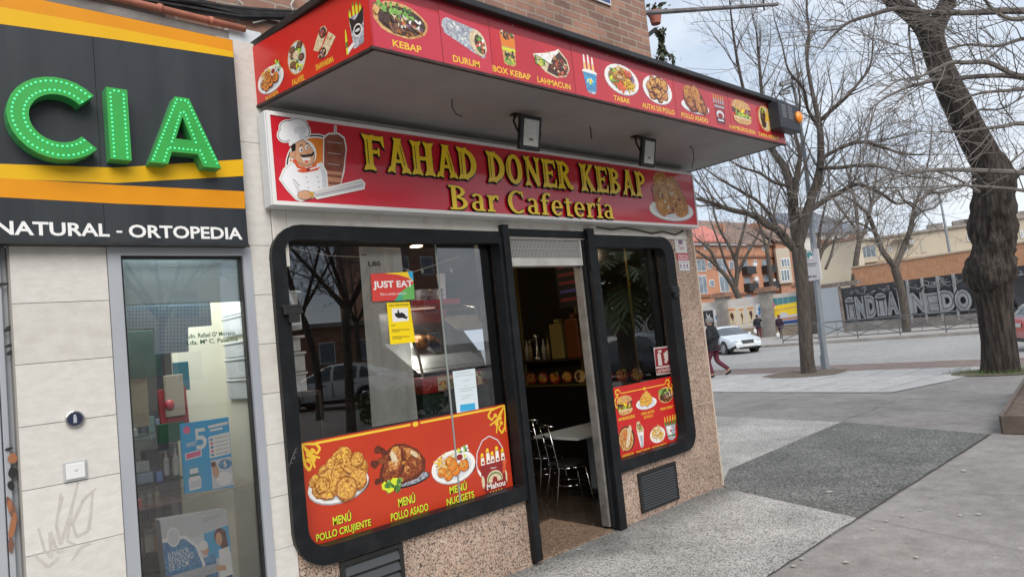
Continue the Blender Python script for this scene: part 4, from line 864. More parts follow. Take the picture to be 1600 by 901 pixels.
# ------------------------------------------------------------------ posters and notices on the shop windows
GP = Pl((0, 0.0735, 0), (1, 0, 0))        # outer face of the panes
def clip_bl(x0, x1, z0, z1, rbl, rbr): return rrect(x0, x1, z0, z1, (0.002,0.002,rbr,rbl))
PR = mat('poster_red', (0.50,0.045,0.012), (0.44,0.030,0.012), scale=1.3, rough=0.35, coat=0.25)
PR2 = mat('poster_red_small', (0.52,0.020,0.018), rough=0.35, coat=0.25)
def poster(label, outline, m_, cat='poster'):
    t = thing('poster', label, cat, (sum(p[0] for p in outline)/len(outline), 0.072, min(p[1] for p in outline)))
    outline = [(a*1.00535, CAM_H+(c-CAM_H)*1.00535) for a, c in outline]
    b = M(); b.add([(a, 0.0715, c) for a, c in outline] + [(a, 0.0735, c) for a, c in outline], [tuple(range(len(outline)))[::1], tuple(range(len(outline), 2*len(outline)))[::-1]] + [(i, (i+1) % len(outline), len(outline)+(i+1) % len(outline), len(outline)+i) for i in range(len(outline))])
    s = b.build('sheet', m_, t); return t, s
BPf = PlS(0.0713, 1.00535)
po, ps_ = poster('wide red menu poster with fried chicken, roast chicken, nuggets and a beer bucket', rrect(1.836,3.475,0.578,1.205,(0.002,0.002,0.01,0.09)), PR)
b = M(); b.h = 0.0
for x0, x1 in ((1.93,2.62),(2.70,3.36)): b.pr(BPf, [(x0,1.180),(x1,1.180),(x1,1.195),(x0,1.195)], 0)
blob(b, BPf, 2.66, 1.185, .024, .017, 14, 0, 0)
def swirl(b, x, y, s, sy=-1):              # corner flourish: curling leaves
    for pts in ([(0,0),(.35,.02),(.8,.08),(1.0,.28),(.8,.45),(.62,.30)], [(0,0),(.02,.4),(.10,.8),(.30,1.0),(.46,.8),(.28,.62)], [(.05,.05),(.35,.30),(.52,.62),(.62,.95)], [(.05,.05),(.30,.35),(.62,.52),(.95,.62)]):
        scrawl(b, BPf, [(x+px*s[0], y+sy*py*s[1]) for px, py in pts], .0085)
    for px, py, r_ in ((.35,.42,.018),(.58,.30,.014),(.28,.62,.014),(.55,.62,.016)): blob(b, BPf, x+px*s[0], y+sy*py*s[1], r_, r_*1.3, 8, .1, 0, .8)
swirl(b, 1.842, 1.195, (.115,.16)); swirl(b, 3.470, 1.195, (-.17,.20))
b.pr(BPf, [(3.452,1.0),(3.460,1.0),(3.462,1.10),(3.456,1.10)], 0)
b.build('gold_ornament', PM[K('yellow')], ps_)
for kd, r_, nm in (('crispy',(1.855,2.270,.800,1.135),'a heaped plate of crispy chicken'),('chicken',(2.296,2.721,.783,1.098),'a whole roast chicken with herbs'),('nuggets',(2.753,3.140,.742,.985),'a plate of nuggets and fries'),('redbucket',(3.140,3.436,.578,1.004),'a red bucket of beer bottles')):
    m = M(); m.h = 0.0003; food(kd, m, BPf, r_); m.build('food_picture', PM, ps_)['label'] = 'printed picture of ' + nm
for tx, r_ in (('MENÚ',(2.000,2.125,.678,.742)),('POLLO CRUJIENTE',(1.885,2.258,.600,.656)),('MENÚ',(2.470,2.603,.676,.745)),('POLLO ASADO',(2.405,2.700,.600,.650)),('MENÚ',(2.890,3.042,.662,.728)),('NUGGETS',(2.855,3.100,.592,.642))):
    m = M(); m.h = 0.0003; m.text(BPf, tx, r_[0]+.004, r_[1]+.004, r_[2]-.003, r_[3]-.003, 0, bold=.045); m.text(BPf, tx, *r_, k=1, bold=.022); m.build('caption', [PM[K('black')], PM[K('lime')]], ps_)
po2, ps2 = poster('small square red menu poster with burger, wings, fries and wraps', rrect(4.712,5.652,0.528,1.165,(0.002,0.002,0.085,0.01)), PR2)
b = M(); b.h = 0.0002
for x0, x1 in ((4.86,5.185),(5.215,5.53)): b.pr(BPf, [(x0,1.098),(x1,1.098),(x1,1.106),(x0,1.106)], 0)
blob(b, BPf, 5.20, 1.102, .018, .014, 12, 0, 0)
for x, sx in ((4.735,1),(5.645,-1)):
    for pts in ([(.12,0),(.09,.035),(.05,.03),(.05,-.005),(.08,-.005)], [(.09,.0),(.05,-.03),(.02,-.07),(.04,-.12),(.07,-.10),(.05,-.08)], [(.06,-.02),(.10,-.06),(.08,-.09)], [(.03,-.06),(.0,-.03),(.02,-.01)]): scrawl(b, BPf, [(x+sx*px, 1.105+py) for px, py in pts], .007)
b.build('gold_ornament', PM[K('yellow')], ps2)
for kd, r_ in (('burger',(4.776,5.008,.908,1.080)),('alitas',(5.051,5.366,.912,1.075)),('kebap',(5.397,5.640,.925,1.080)),('rollplate',(4.749,4.979,.590,.810)),('wrap',(5.005,5.134,.585,.823)),('fries',(5.201,5.440,.585,.747)),('greenbucket',(5.430,5.625,.572,.815))):
    m = M(); m.h = 0.0003; food(kd, m, BPf, r_); m.build('food_picture', PM, ps2)
for tx, r_ in (('HAMBURGUESAS',(4.782,5.014,.866,.894)),('MENU ALITAS',(5.115,5.312,.868,.892)),('DE POLLO',(5.145,5.285,.832,.856)),('MENU KEBAP',(5.409,5.611,.868,.892)),('LAHMACUN',(4.775,4.936,.548,.574)),('MENU DURUM',(4.980,5.180,.543,.568)),('PATATAS FRITAS',(5.215,5.441,.541,.566))):
    m = M(); m.h = 0.0003; m.text(BPf, tx, *r_, k=0, bold=.02); m.build('caption', PM[K('yellow')], ps2)
# clear strip with delivery sticker behind the left pane
def flat(name, label, cat, pl, poly, mats, group=None, t=0.0015):
    b = M(); b.pr(pl, poly, 0); o = b.build(name, mats); return tag(o, label, cat, group)
ST = Pl((0, 0.092, 0), (1, 0, 0))
stt = thing('window_banner', 'tall grey translucent banner hanging inside the left window behind the delivery sticker', 'banner', (2.53, 0.092, 1.21))
b = M(); b.pr(ST, [(2.372,2.405),(2.700,2.400),(2.712,1.21),(2.352,1.215)]); 
BAN = mat('banner_film', (0.62,0.63,0.60), (0.42,0.44,0.42), scale=5, rough=0.35, coat=0.4, stretch=(3,1,0.7), lo=0.3, hi=0.75, bump=0.3, bscale=6)
BAN.node_tree.nodes['Principled BSDF'].inputs['Alpha'].default_value = 0.86
bs = b.build('film', BAN, stt)
b = M(); b.h=.0003; b.text(ST, 'L80', 2.432, 2.527, 2.272, 2.305, 0, bold=.03); b.pr(ST, [(2.385,2.345),(2.425,2.345),(2.425,2.352),(2.385,2.352)], 0); b.build('lettering', PM[K('black')], bs)
S2 = Pl((0, 0.0730, 0), (1, 0, 0))
stk = thing('delivery_sticker', 'red sticker with white delivery lettering and coloured corner waves', 'sticker', (2.57, 0.0865, 2.02))
b = M(); Q = lambda x, y: S2.hit(x, y)
b.pr(S2, [Q(579,428),Q(645,424),Q(648,467),Q(582,471)], 0); b.pr(S2, [Q(600,427),Q(645,424),Q(646,440),Q(638,434),Q(622,429)], 1); b.pr(S2, [Q(637,424.5),Q(645,424),Q(646,439),Q(640,433)], 2); b.pr(S2, [Q(616,470),Q(626,456),Q(640,446),Q(646.5,443),Q(648,467)], 3); b.pr(S2, [Q(616,470),Q(624,459),Q(630,455),Q(629,469)], 4)
b.build('sticker_film', [mat('sticker_red', (0.60,0.05,0.04), rough=0.4), PM[K('gold')], PM[K('sky')], mat('sticker_green', (0.13,0.42,0.10), rough=0.4), mat('sticker_teal', (0.06,0.36,0.20), rough=0.4)], stk)
b = M(); b.h = .0006; a0, a1 = Q(583,446)[0], Q(645,446)[0]; b.text(S2, 'JUST EAT', a0, a1, 2.108, 2.168, 0, bold=.035); b.text(S2, 'Pide tu comida a domicilio', a0+.05, a1-.06, 2.070, 2.088, 0, bold=.0); b.build('lettering', PM[K('white')], stk)
yn = thing('camera_notice', 'yellow video surveillance notice with a camera picture stuck on the left window', 'notice', (2.62, 0.0845, 1.73))
S3 = Pl((0, 0.0725, 0), (1, 0, 0)); b = M(); Q3 = S3.hit
b.pr(S3, [Q3(604,473),Q3(640,471.5),Q3(649,534),Q3(610,538)], 0); b.pr(S3, [Q3(612,482),Q3(637,480.5),Q3(638.5,501),Q3(614,503)], 1); b.pr(S3, [Q3(617,489),Q3(629,488),Q3(634,492),Q3(633,496),Q3(622,497),Q3(617,493)], 2); b.pr(S3, [Q3(621,484),Q3(623,484),Q3(624,489),Q3(621,489)], 2); b.pr(S3, [Q3(631,494),Q3(637,494),Q3(636,498),Q3(630,497)], 2)
for (x0, x1, y) in ((611,618,508),(612,640,514.5),(612,624,517.5),(613,640,525.5),(613,628,528.5)): b.pr(S3, [Q3(x0,y),Q3(x1,y-.6),Q3(x1,y+.4),Q3(x0,y+1)], 2)
a0, a1 = Q3(607,476)[0], Q3(639,476)[0]; b.text(S3, 'ZONA VIDEOVIGILADA', a0, a1, 1.994, 2.006, 2, bold=.02)
b.build('notice_sheet', [mat('notice_yellow', (0.85,0.62,0.0), rough=0.45), PM[K('white')], PM[K('black')]], yn)
pn = thing('paper_notice', 'white printed paper with a blue square taped low on the left window', 'notice', (3.12, 0.0865, 1.2)); b = M(); S4 = Pl((0,0.0725,0),(1,0,0)); Q4 = S4.hit
b.pr(S4, [Q4(707,580),Q4(742,575),Q4(748,640),Q4(714,645)], 0); b.pr(S4, [Q4(719,632),Q4(742,629),Q4(743,640),Q4(719,643)], 1)
for i, (x0, x1) in enumerate(((711,735),(711,740),(0,0),(722,733),(0,0),(724,728),(716,741),(716,736),(0,0),(718,736),(718,730))):
    if x1: y = 583+i*4; b.pr(S4, [Q4(x0+i*.3,y),Q4(x1+i*.3,y-3),Q4(x1+i*.3,y-2.2),Q4(x0+i*.3,y+.8)], 2)
b.build('paper_sheet', [mat('paper_bluewhite', (0.60,0.68,0.72), rough=0.7), PM[K('sky')], PM[K('grey')]], pn)
ex = thing('extinguisher_sign', 'red fire extinguisher sticker low in the right window', 'sign', (5.50, 0.0855, 1.195)); S5 = Pl((0,0.0725,0),(1,0,0)); b = M(); Q5 = S5.hit
b.pr(S5, [Q5(1021,543),Q5(1046,540),Q5(1052,582),Q5(1026,586)], 1); b.pr(S5, [Q5(1022.5,545),Q5(1045.5,542),Q5(1048.5,570),Q5(1025,573)], 0); b.pr(S5, [Q5(1025,575.5),Q5(1048.8,572.3),Q5(1050.5,581),Q5(1026.5,584)], 0)
b.pr(S5, [Q5(1027,552),Q5(1032,551.4),Q5(1035,570),Q5(1029,571)], 1); b.pr(S5, [Q5(1027,548),Q5(1033,546),Q5(1034,550),Q5(1029,551)], 1)
for dx, dy in ((0,0),(3,5),(5,11)): b.pr(S5, [Q5(1036+dx*.3,553+dy),Q5(1041+dx*.3,548+dy),Q5(1044,546+dy*.9),Q5(1044,552+dy*.9),Q5(1039+dx*.3,557+dy)], 1)
a0, a1 = Q5(1028,580)[0], Q5(1049,577)[0]; zc = (Q5(1038,582)[1]+Q5(1038,574.5)[1])/2; b.text(S5, 'EXTINTOR', a0, a1, zc-.016, zc+.016, 1, bold=.02)
b.build('sign_sheet', [mat('sign_darkred', (0.20,0.02,0.025), rough=0.4), mat('sign_pale', (0.50,0.44,0.42), rough=0.4)], ex)
# alarm company plate on the granite
ap = thing('alarm_plate', 'white and red alarm company plate on the granite beside the right window', 'sign', (6.0, -0.006, 2.1)); S6 = Pl((0,-0.006,0),(1,0,0)); b = M(); Q6 = S6.hit
b.pbox(S6, 5.895, 6.095, 2.365, 2.515, -.006, 0.0); b.pbox(S6, 5.905, 6.105, 2.292, 2.363, -.006, .0); b.pbox(S6, 5.925, 6.108, 2.185, 2.290, -.006, 0); b.mi = [0]*6+[1]*6+[0]*6
b.h = .0005; b.pr(S6, [(5.955,2.455),(6.03,2.455),(6.03,2.497),(5.955,2.497)], 2); b.text(S6, 'Tyco', 5.945, 6.045, 2.385, 2.44, 3, shear=.3); b.text(S6, 'Alarma', 5.918, 6.092, 2.322, 2.356, 0, bold=.02); b.pr(S6, [(5.92,2.302),(6.09,2.302),(6.09,2.312),(5.92,2.312)], 0)
for x in (5.95,6.01,6.065): blob(b, S6, x, 2.235, .014, .018, 8, .2, 2)
b.pr(S6, [(5.935,2.208),(6.10,2.208),(6.10,2.212),(5.935,2.212)], 2); b.pr(S6, [(5.94,2.268),(6.09,2.268),(6.09,2.273),(5.94,2.273)], 2)
b.build('plate', [mat('plate_white', (0.58,0.57,0.57), rough=0.5), mat('plate_red', (0.45,0.04,0.06), rough=0.5), PM[K('purple')], PM[K('maroon')]], ap)

# ------------------------------------------------------------------ inside the kebab shop
CHROME = mat('chrome', (0.62,0.62,0.63), rough=0.14, metal=1.0)
SEAT = mat('black_seat', (0.012,0.011,0.011), rough=0.45)
def make_chair(label, loc, rz):
    t = thing('cafe_chair', label, 'chair', loc, rz, 'chrome cafe chairs inside the doorway')
    m = M(); m.lathe((0,0,.445),[(0,.0),(.185,.0),(.205,.012),(.205,.035),(.18,.05),(0,.052)],24); m.build('seat', SEAT, t, smooth=False, local=True)
    m = M(); m.tube([(.2*math.cos(a), .2*math.sin(a), .44) for a in [i*math.pi/12 for i in range(25)]], .010, 6); m.tube([(.185*math.cos(a), .185*math.sin(a), .24) for a in [i*math.pi/12 for i in range(25)]], .008, 6); m.build('seat_ring', CHROME, t, smooth=True, local=True)
    for sx in (-1, 1):
        m = M(); m.tube([(sx*.165,.15,.44),(sx*.20,.21,0)], .011, 7); m.build('leg', CHROME, t, smooth=True, local=True)
        m = M(); m.tube([(sx*.20,-.25,0),(sx*.165,-.165,.42),(sx*.17,-.19,.60),(sx*.185,-.245,.92)], .011, 7); m.build('leg', CHROME, t, smooth=True, local=True)
    m = M(); m.tube([(-.24,-.20,.93),(-.20,-.25,.935),(0,-.285,.94),(.20,-.25,.935),(.24,-.20,.93)], [.008,.019,.022,.019,.008], 8); m.build('back_rail', CHROME, t, smooth=True, local=True)
    for z in (.70,.79): 
        m = M(); m.tube([(-.175,-.21,z),(0,-.245,z),(.175,-.21,z)], .012, 6); m.build('back_slat', mat('slat_dark', (0.10,0.10,0.11), rough=0.25, metal=0.8), t, smooth=True, local=True)
    return t
gp = lambda px, py: on_ground(px, py, 0.0)
q = gp(894, 786)
chair = make_chair('chrome cafe chair with round black seat nearest the shop door', (q.x, q.y, 0.0), R(-118))
ch2 = copy_tree(chair, None, 'chrome cafe chair half hidden behind the door post, left of the nearer chair'); q2 = gp(856, 766); ch2.location = (q2.x, q2.y, 0.0); ch2.rotation_euler = (0,0,R(-100))
tq = gp(925, 777)
chair.scale = ch2.scale = (.86,.86,.86)
tb = thing('cafe_table', 'grey topped cafe table on a single square leg inside the doorway', 'table', (tq.x+.24, tq.y+.12, 0.0))
cx_, cy_ = tq.x+.24, tq.y+.12
m = M(); m.prism([(cx_-.55,cy_-.30,.635),(cx_+.60,cy_-.30,.635),(cx_+.60,cy_+.32,.635),(cx_-.55,cy_+.32,.635)], (0,0,.025)); m.build('table_top', mat('grey_laminate', (0.60,0.62,0.63), rough=0.3), tb, bevel=.004)
m = M(); m.box(cx_-.05,cx_+.05,cy_-.04,cy_+.04,.04,.635); m.build('leg', mat('table_leg', (0.34,0.36,0.38), rough=0.35), tb)
m = M(); m.box(cx_-.22,cx_+.22,cy_-.2,cy_+.2,0.0,.04); m.build('base', BLACKM, tb, bevel=.01)
mc = M(); c_ = Vector((cx_+.10, cy_-.05, .662)); PLm = Pl((c_.x,c_.y,0),(1,-.35,0)); mc.pbox(PLm,-.05,.05,.662,.885,-.004,0); mc.h=.001; mc.pr(PLm,[(-.045,.67),(.045,.67),(.045,.88),(-.045,.88)],1); food('chicken',mc,PLm,(-.04,.04,.80,.87)); food('burger',mc,PLm,(-.04,.04,.73,.79)); food('fries',mc,PLm,(-.04,.04,.672,.72))
for i in range(len(mc.mi)): pass
tag(mc.build('menu_card', PM), 'small upright menu card with food pictures on the grey cafe table', 'menu card')
# counter at the back with bar equipment
DW = mat('dark_wood', (0.022,0.013,0.009), (0.04,0.022,0.013), scale=4, rough=0.4, stretch=(1,1,8))
t = thing('bar_counter', 'dark bar counter at the back of the shop', 'counter', (5.2,3.7,0))
m = M(); m.box(3.2,6.1,3.55,4.1,0,1.08); m.build('counter_body', DARKIN, t); m = M(); m.box(3.15,6.12,3.48,4.15,1.08,1.12); m.build('counter_top', DW, t)
RW = Pl((6.145,0,0),(0,-1,0)); t = thing('wall_panelling', 'black wall panelling with a row of round food pictures seen through the door', 'panelling', (6.1,2.5,0))
m = M(); m.pbox(RW,-3.6,-.5,0,1.06,0,.02); m.build('lower_panel', mat('gloss_black', (.010,.010,.010), rough=.3), t); m = M(); m.pbox(RW,-3.6,-.5,1.06,2.9,0,.01); m.build('mirror_panel', mat('smoked_mirror', (.030,.024,.018), (.018,.014,.010), scale=1, rough=.12, coat=.5), t)
m = M(); m.h = .012; x0 = -2.62
for i in range(9): food(('wings','dish','nuggets','fries','tapa')[i % 5], m, RW, (x0+i*.215,x0+i*.215+.185,1.085,1.235))
m.build('food_frieze', [PM[K('maroon')] if q in ('white','grey','coats') else PM[PK[q]] for q in PK], t)
m = M(); [m.pbox(RW,a-.012,a+.012,1.06,2.9,.01,.03) for a in (-2.62,-1.63,-.8)]; m.pbox(RW,-3.6,-.5,1.045,1.07,.02,.035); m.build('brass_strip', mat('brass', (0.45,0.33,0.10), rough=0.3, metal=0.8), t)
m = M(); m.pbox(RW,-3.2,-1.2,1.36,1.385,.0,.20); tag(m.build('wall_shelf', DW), 'narrow dark wall shelf above the round food pictures', 'shelf')
t = thing('back_bar', 'dark back bar with shelves behind the shop counter', 'shelf', (5,6.5,0))
m = M(); m.box(3.0,6.1,6.3,6.9,0,1.0); m.box(3.0,6.1,6.55,6.9,1.45,1.48); m.box(3.0,6.1,6.55,6.9,1.9,1.93); m.build('shelf_unit', DW, t)
JB = [mat('juice_yellow', (0.22,0.16,0.05), rough=0.4), mat('juice_orange', (0.13,0.035,0.01), rough=0.4), mat('steel_tap', (0.5,0.48,0.42), rough=0.25, metal=0.9)]
for y, mm, h, lb in ((1.86,0,.42,'pale yellow drink box on the wall shelf beside the orange one'),(1.60,1,.46,'orange drink box on the wall shelf')):
    m = M(); m.box(5.97,6.12,y-.10,y+.10,1.385,1.385+h); m.box(6.0,6.09,y-.04,y+.04,1.385+h,1.44+h); tag(m.build('drink_box', JB[mm], bevel=.012), lb, 'box')
m = M(); m.lathe((6.05,2.28,1.385),[(.06,0),(.06,.03),(.025,.05),(.025,.26),(.04,.28),(.04,.32),(0,.33)],12); m.tube([(6.05,2.28,1.64),(5.93,2.28,1.64),(5.92,2.28,1.58)],.012,6); tag(m.build('beer_tap', JB[2], smooth=True), 'steel beer tap standing on the wall shelf', 'tap')
for i, y in enumerate((2.46,2.40,2.16,2.08)):
    m = M(); m.lathe((6.05,y,1.385),[(.030,0),(.032,.14),(.012,.20),(.012,.25),(.0,.255)],10); tag(m.build('bottle', mat('bottle_glass', (0.20,0.13,0.05) if i % 2 else (0.30,0.27,0.2), rough=0.15, coat=.5), smooth=True), 'small bottle standing by the beer tap on the wall shelf', 'bottle', 'bottles on the wall shelf')
t = thing('menu_board', 'dark menu board with red and blue lines high on the panelled wall', 'menu board', (6.12,1.75,2.1)); m = M(); m.pbox(RW,-1.88,-1.52,1.98,2.66,.012,.035); q_ = m.build('board', DARKIN, t); m = M(); m.h = .036
for i in range(6): m.pr(RW, [(-1.84,2.56-i*.10),(-1.56,2.56-i*.10),(-1.56,2.60-i*.10),(-1.84,2.60-i*.10)], 0 if i != 4 else 1)
m.build('menu_line', [mat('menu_red', (0.30,0.05,0.05), rough=.6), mat('menu_blue', (0.12,0.10,0.4), rough=.6)], q_)
# lit ceiling lamps in the shop
def ceiling_lamp(x, y, label, en):
    t = thing('ceiling_lamp', label, 'lamp', (x, y, 2.80), 0, 'lit ceiling lamps inside the shop'); m = M(); m.cyl((x,y,2.95),(x,y,2.86),.09,16); m.build('housing', BLACKM, t); m = M(); m.cyl((x,y,2.86),(x,y,2.85),.07,16); m.build('lens', mat('lamp_lens', (.8,.6,.3), emit=(1,.72,.36), estr=6), t)
    l = bpy.data.lights.new('lamp_light', 'POINT'); l.energy = en; l.color = (1,.78,.52); l.shadow_soft_size = .08; o = bpy.data.objects.new('lamp_light', l); COL.objects.link(o); o.parent = t; o.location = (0,0,-.05)
ceiling_lamp(4.6,2.6,'small warm ceiling lamp inside the shop over the counter front', 2.5); ceiling_lamp(2.9,1.3,'small warm ceiling lamp inside the shop behind the left window', 13)
# heated display case by the left window
REDP = mat('red_paint', (0.33,0.012,0.018), rough=0.3, coat=0.4)
STEEL = mat('steel', (0.30,0.33,0.34), (0.22,0.25,0.26), scale=5, rough=0.4, metal=0.7)
def F2(px, py, y): return fac(y).hit(px, py)
YC0, YC1 = 0.22, 0.83
x0, zb = F2(662,612,YC0); x1 = F2(785,590,YC0)[0]; zt = F2(720,468,YC0)[1]
dc = thing('food_display_case', 'curved glass food display case with red base and red top in the left window', 'display case', ((x0+x1)/2, .65, 0))
m = M(); m.box(x0,x1,YC0,YC1,zb-.02,zb+.10); m.build('base_band', REDP, dc, bevel=.01)
m = M(); m.box(x0+.02,x1-.02,YC0+.05,YC1,0,zb-.02); m.build('cabinet', mat('cabinet_dark', (0.03,0.05,0.045), rough=.4), dc)
fb = M(); FB = Pl((0,YC0-.001,0),(1,0,0)); fb.pr(FB, [(x0+.13,zb-.01),(x1-.01,zb-.01),(x1-.01,zb+.09),(x0+.13,zb+.09)], K('cream')); bb = Box(fb, FB, x0+.14, x1-.02, zb, zb+.08); bb.scat(('tomato','scarf','fried','green','yellow','maroon','cream'),60,.5,.5,.48,.42,.05,.20); fb.build('food_print', PM, dc)
m = M(); m.box(x0+.02,x0+.48,YC0+.08,YC1,zt-.02,zt+.02); m.build('top_shelf', REDP, dc, bevel=.008)
prof = [(YC0+.02,zb+.10),(YC0+.05,zb+.25),(YC0+.12,zb+.42),(YC0+.22,zt-.05),(YC0+.36,zt-.02)]
m = M(); n = len(prof); m.add([(x,y,z) for x in (x0+.02,x1-.03) for y,z in prof], [(i,i+1,n+i+1,n+i) for i in range(n-1)]); m.build('curved_glass', glassmat('case_glass', 0.9), dc)
m = M()
for x in (x0+.02,x1-.03): m.tube([(x,y,z) for y,z in prof], .010, 6)
m.tube([(x0+.02,YC0+.02,zb+.10),(x1-.03,YC0+.02,zb+.10)],.008,6); m.build('glass_frame', CHROME, dc)
m = M(); m.prism([(x0+.04,YC0+.10,zb+.12),(x1-.05,YC0+.10,zb+.12),(x1-.05,YC1-.08,zb+.36),(x0+.04,YC1-.08,zb+.36)],(0,0,.012)); m.box(x0+.03,x1-.04,YC1-.06,YC1-.04,zb+.1,zt-.02); m.build('tray', STEEL, dc)
m = M(); [m.tube([(x0+.04,YC0+.14+.09*i,zb+.150+.034*i),(x1-.05,YC0+.14+.09*i,zb+.150+.034*i)],.006,5) for i in range(5)]; m.build('tray_rail', CHROME, dc)
l = bpy.data.lights.new('lamp_light', 'AREA'); l.energy = 3.2; l.color = (1,.92,.80); l.shape = 'RECTANGLE'; l.size = .42; l.size_y = .10; o = bpy.data.objects.new('lamp_light', l); COL.objects.link(o); o.parent = dc; o.location = Vector((x0+.25, YC0+.42, zt-.03))-rootloc(dc)  # area light and lamp strip added under the top shelf to brighten the case
m = M(); m.box(x0+.05,x0+.45,YC0+.38,YC0+.46,zt-.027,zt-.02); m.build('case_fill_lamp', mat('case_fill_white', (.8,.75,.6), emit=(1,.9,.7), estr=2), dc)
RC = mat('roast_chicken', (0.50,0.22,0.05), (0.25,0.08,0.02), scale=14, rough=0.4)
for i, (fx, fy) in enumerate(((.38,.40),(.55,.47))):
    c = Vector((x0+(x1-x0)*fx, YC0+fy, zb+.36)); m = M(); m.ball(c,(.075,.06,.055),12,8,.06); m.ball(c+Vector((.06,-.03,-.01)),(.035,.025,.025),8,6,.05); m.ball(c+Vector((-.06,-.03,-.01)),(.035,.025,.025),8,6,.05)
    tag(m.build('roast_chicken', RC, smooth=True), ('browned roast chicken on the steel tray of the display case, the left one','browned roast chicken on the steel tray of the display case, the right one')[i], 'food', 'roast chickens in the display case')
FOIL = mat('foil_tub', (0.75,0.76,0.77), (0.5,0.5,0.52), scale=18, rough=0.3, metal=0.7)
for i, (fx, w, h, lb) in enumerate(((.23,.115,.085,'wide stack of foil tubs on the red top of the display case'),(.50,.065,.09,'narrow stack of foil tubs beside the wide stack on the display case'))):
    m = M(); c = (x0+(x1-x0)*fx, YC0+.25, zt+.02)
    m.lathe(c, [(w*.8,0),(w*.9,h*.45),(w*1.06,h*.46),(w*1.06,h*.52),(w*.92,h*.54),(w*1.0,h*.95),(w*1.05,h),(0,h)], 18); tag(m.build('foil_tub', FOIL), lb, 'foil tub')
m = M(); c = (x0+(x1-x0)*.36+.10, YC0+.3, zt+.02); m.lathe((x0+.42,YC0+.22,zt+.02),[(.022,0),(.035,.20),(.038,.21),(0,.21)],14); tag(m.build('paper_cup', mat('cup_white', (0.7,0.7,0.7), rough=.5)), 'tall stack of pale paper cups at the end of the display case top', 'cups')
m = M(); m.cyl((x0+.02,YC0+.42,zt+.02),(x0+.02,YC0+.42,zt+.30),.05,12); m.cyl((x0+.02,YC0+.42,zt+.30),(x0+.02,YC0+.42,zt+.36),.02,8); tag(m.build('fire_extinguisher', REDP), 'red cylinder behind the banner above the display case', 'extinguisher')
# white takeaway boxes stacked inside the left edge
WB = mat('white_box', (0.60,0.62,0.63), (0.5,0.52,0.53), scale=8, rough=.7)
xb, _ = F2(470,500,.13)
zz = F2(455,614,.13)[1]
LBL = ['lowest white box of the stack inside the left window edge','second white box from the bottom of the stack in the left window','middle white box of the stack in the left window','fourth white box from the bottom of the left window stack','topmost white box of the stack in the left window']
for i in range(5):
    h = .125 if i != 2 else .10; m = M(); m.box(xb-.36,xb+rnd.uniform(-.012,.012),.12+rnd.uniform(0,.02),.46,zz,zz+h-.01); m.box(xb-.366,xb+.012,.112,.466,zz+h-.02,zz+h-.004)
    tag(m.build('takeaway_box', WB, bevel=.006), LBL[i], 'box', 'white takeaway boxes stacked in the left window'); zz += h + (0.03 if i == 2 else 0)
sh = M(); sh.box(1.80,2.02,.10,.50,F2(455,614,.13)[1]-.03,F2(455,614,.13)[1]-.004); sh.box(1.81,1.83,.24,.26,0,F2(455,614,.13)[1]-.03); sh.box(2.07,2.09,.24,.26,0,F2(455,614,.13)[1]-.03); sh.box(1.81,1.83,.57,.59,0,F2(455,614,.13)[1]-.03); sh.box(2.07,2.09,.57,.59,0,F2(455,614,.13)[1]-.03)
tag(sh.build('side_stand', DW), 'dark stand carrying the white boxes inside the left window', 'stand')
RC2 = mat('red_chair', (0.16,0.015,0.02), rough=.45)
def red_chair(x, y, rz, label):
    t = thing('red_chair', label, 'chair', (x, y, 0), rz, 'dark red chairs inside the left window')
    m = M(); m.box(-.2,.2,-.2,.2,.43,.47); m.build('seat', RC2, t, local=True, bevel=.01); m = M(); m.box(-.2,.2,-.22,-.19,.55,.98); m.build('backrest', RC2, t, local=True, bevel=.01)
    for sx in (-1,1):
        m = M(); m.tube([(sx*.18,-.20,0),(sx*.18,-.20,.97)],.012,6); m.build('leg', BLACKM, t, local=True); m = M(); m.tube([(sx*.18,.18,0),(sx*.18,.18,.43)],.012,6); m.build('leg', BLACKM, t, local=True)
red_chair(2.35,.75,R(10),'dark red chair inside the left window, the left one'); red_chair(2.95,.85,R(-8),'dark red chair inside the left window, next to the display case')
m = M(); m.tube([(2.62,.25,2.33),(2.9,.25,2.25),(3.1,.25,2.30),(3.35,.25,2.37)],.004,5); m.tube([(1.9,.2,2.42),(2.2,.2,2.36),(2.5,.2,2.35)],.004,5)
for x in (2.72,2.85,2.98,3.12,3.25): m.ball((x,.25,2.255),(.010,.010,.018),6,5)
tag(m.build('string_light', mat('string_light_white', (.5,.5,.48), rough=.4)), 'thin string of unlit fairy lights across the left window', 'string light')

# ------------------------------------------------------------------ pharmacy display
def pp_(px, py, y): 
    a, b = fac(y).hit(px, py); return a, b
# unlit light cross: only its top bar and stem show
CR = thing('light_cross', 'unlit pale grey light cross dotted with small lamps inside the pharmacy window', 'sign', (1.1, .16, 1.8)); CPp = Pl((0,.16,0),(1,0,0)); m = M()
def qd(pts, h0=-.03, h1=0): 
    n = len(pts); P0 = [CPp.pt(*CPp.hit(*q), h1) for q in pts]; m.prism(P0, Vector((0,.03,0)))
qd([(198,466),(328,464),(331,508),(294,511),(295,549),(243,553),(241,512),(200,514)])
fr_ = m.build('cross_case', mat('cross_grey', (0.27,0.34,0.40), (0.33,0.40,0.45), scale=4, rough=.4), CR)
m = M()
for i in range(24):
    for jx in range(15):
        x, y = 202+i*5.4, 469+jx*5.6
        if (y < 509 and x < 327) or (246 < x < 292 and y < 548): a, b = CPp.hit(x, y - (x-200)*.012); m.ball(CPp.pt(a, b, .0), (.0042,.003,.0042), 5, 4)
m.build('cross_lamp', mat('cross_lamp_dark', (0.10,0.13,0.17), rough=.3), CR)
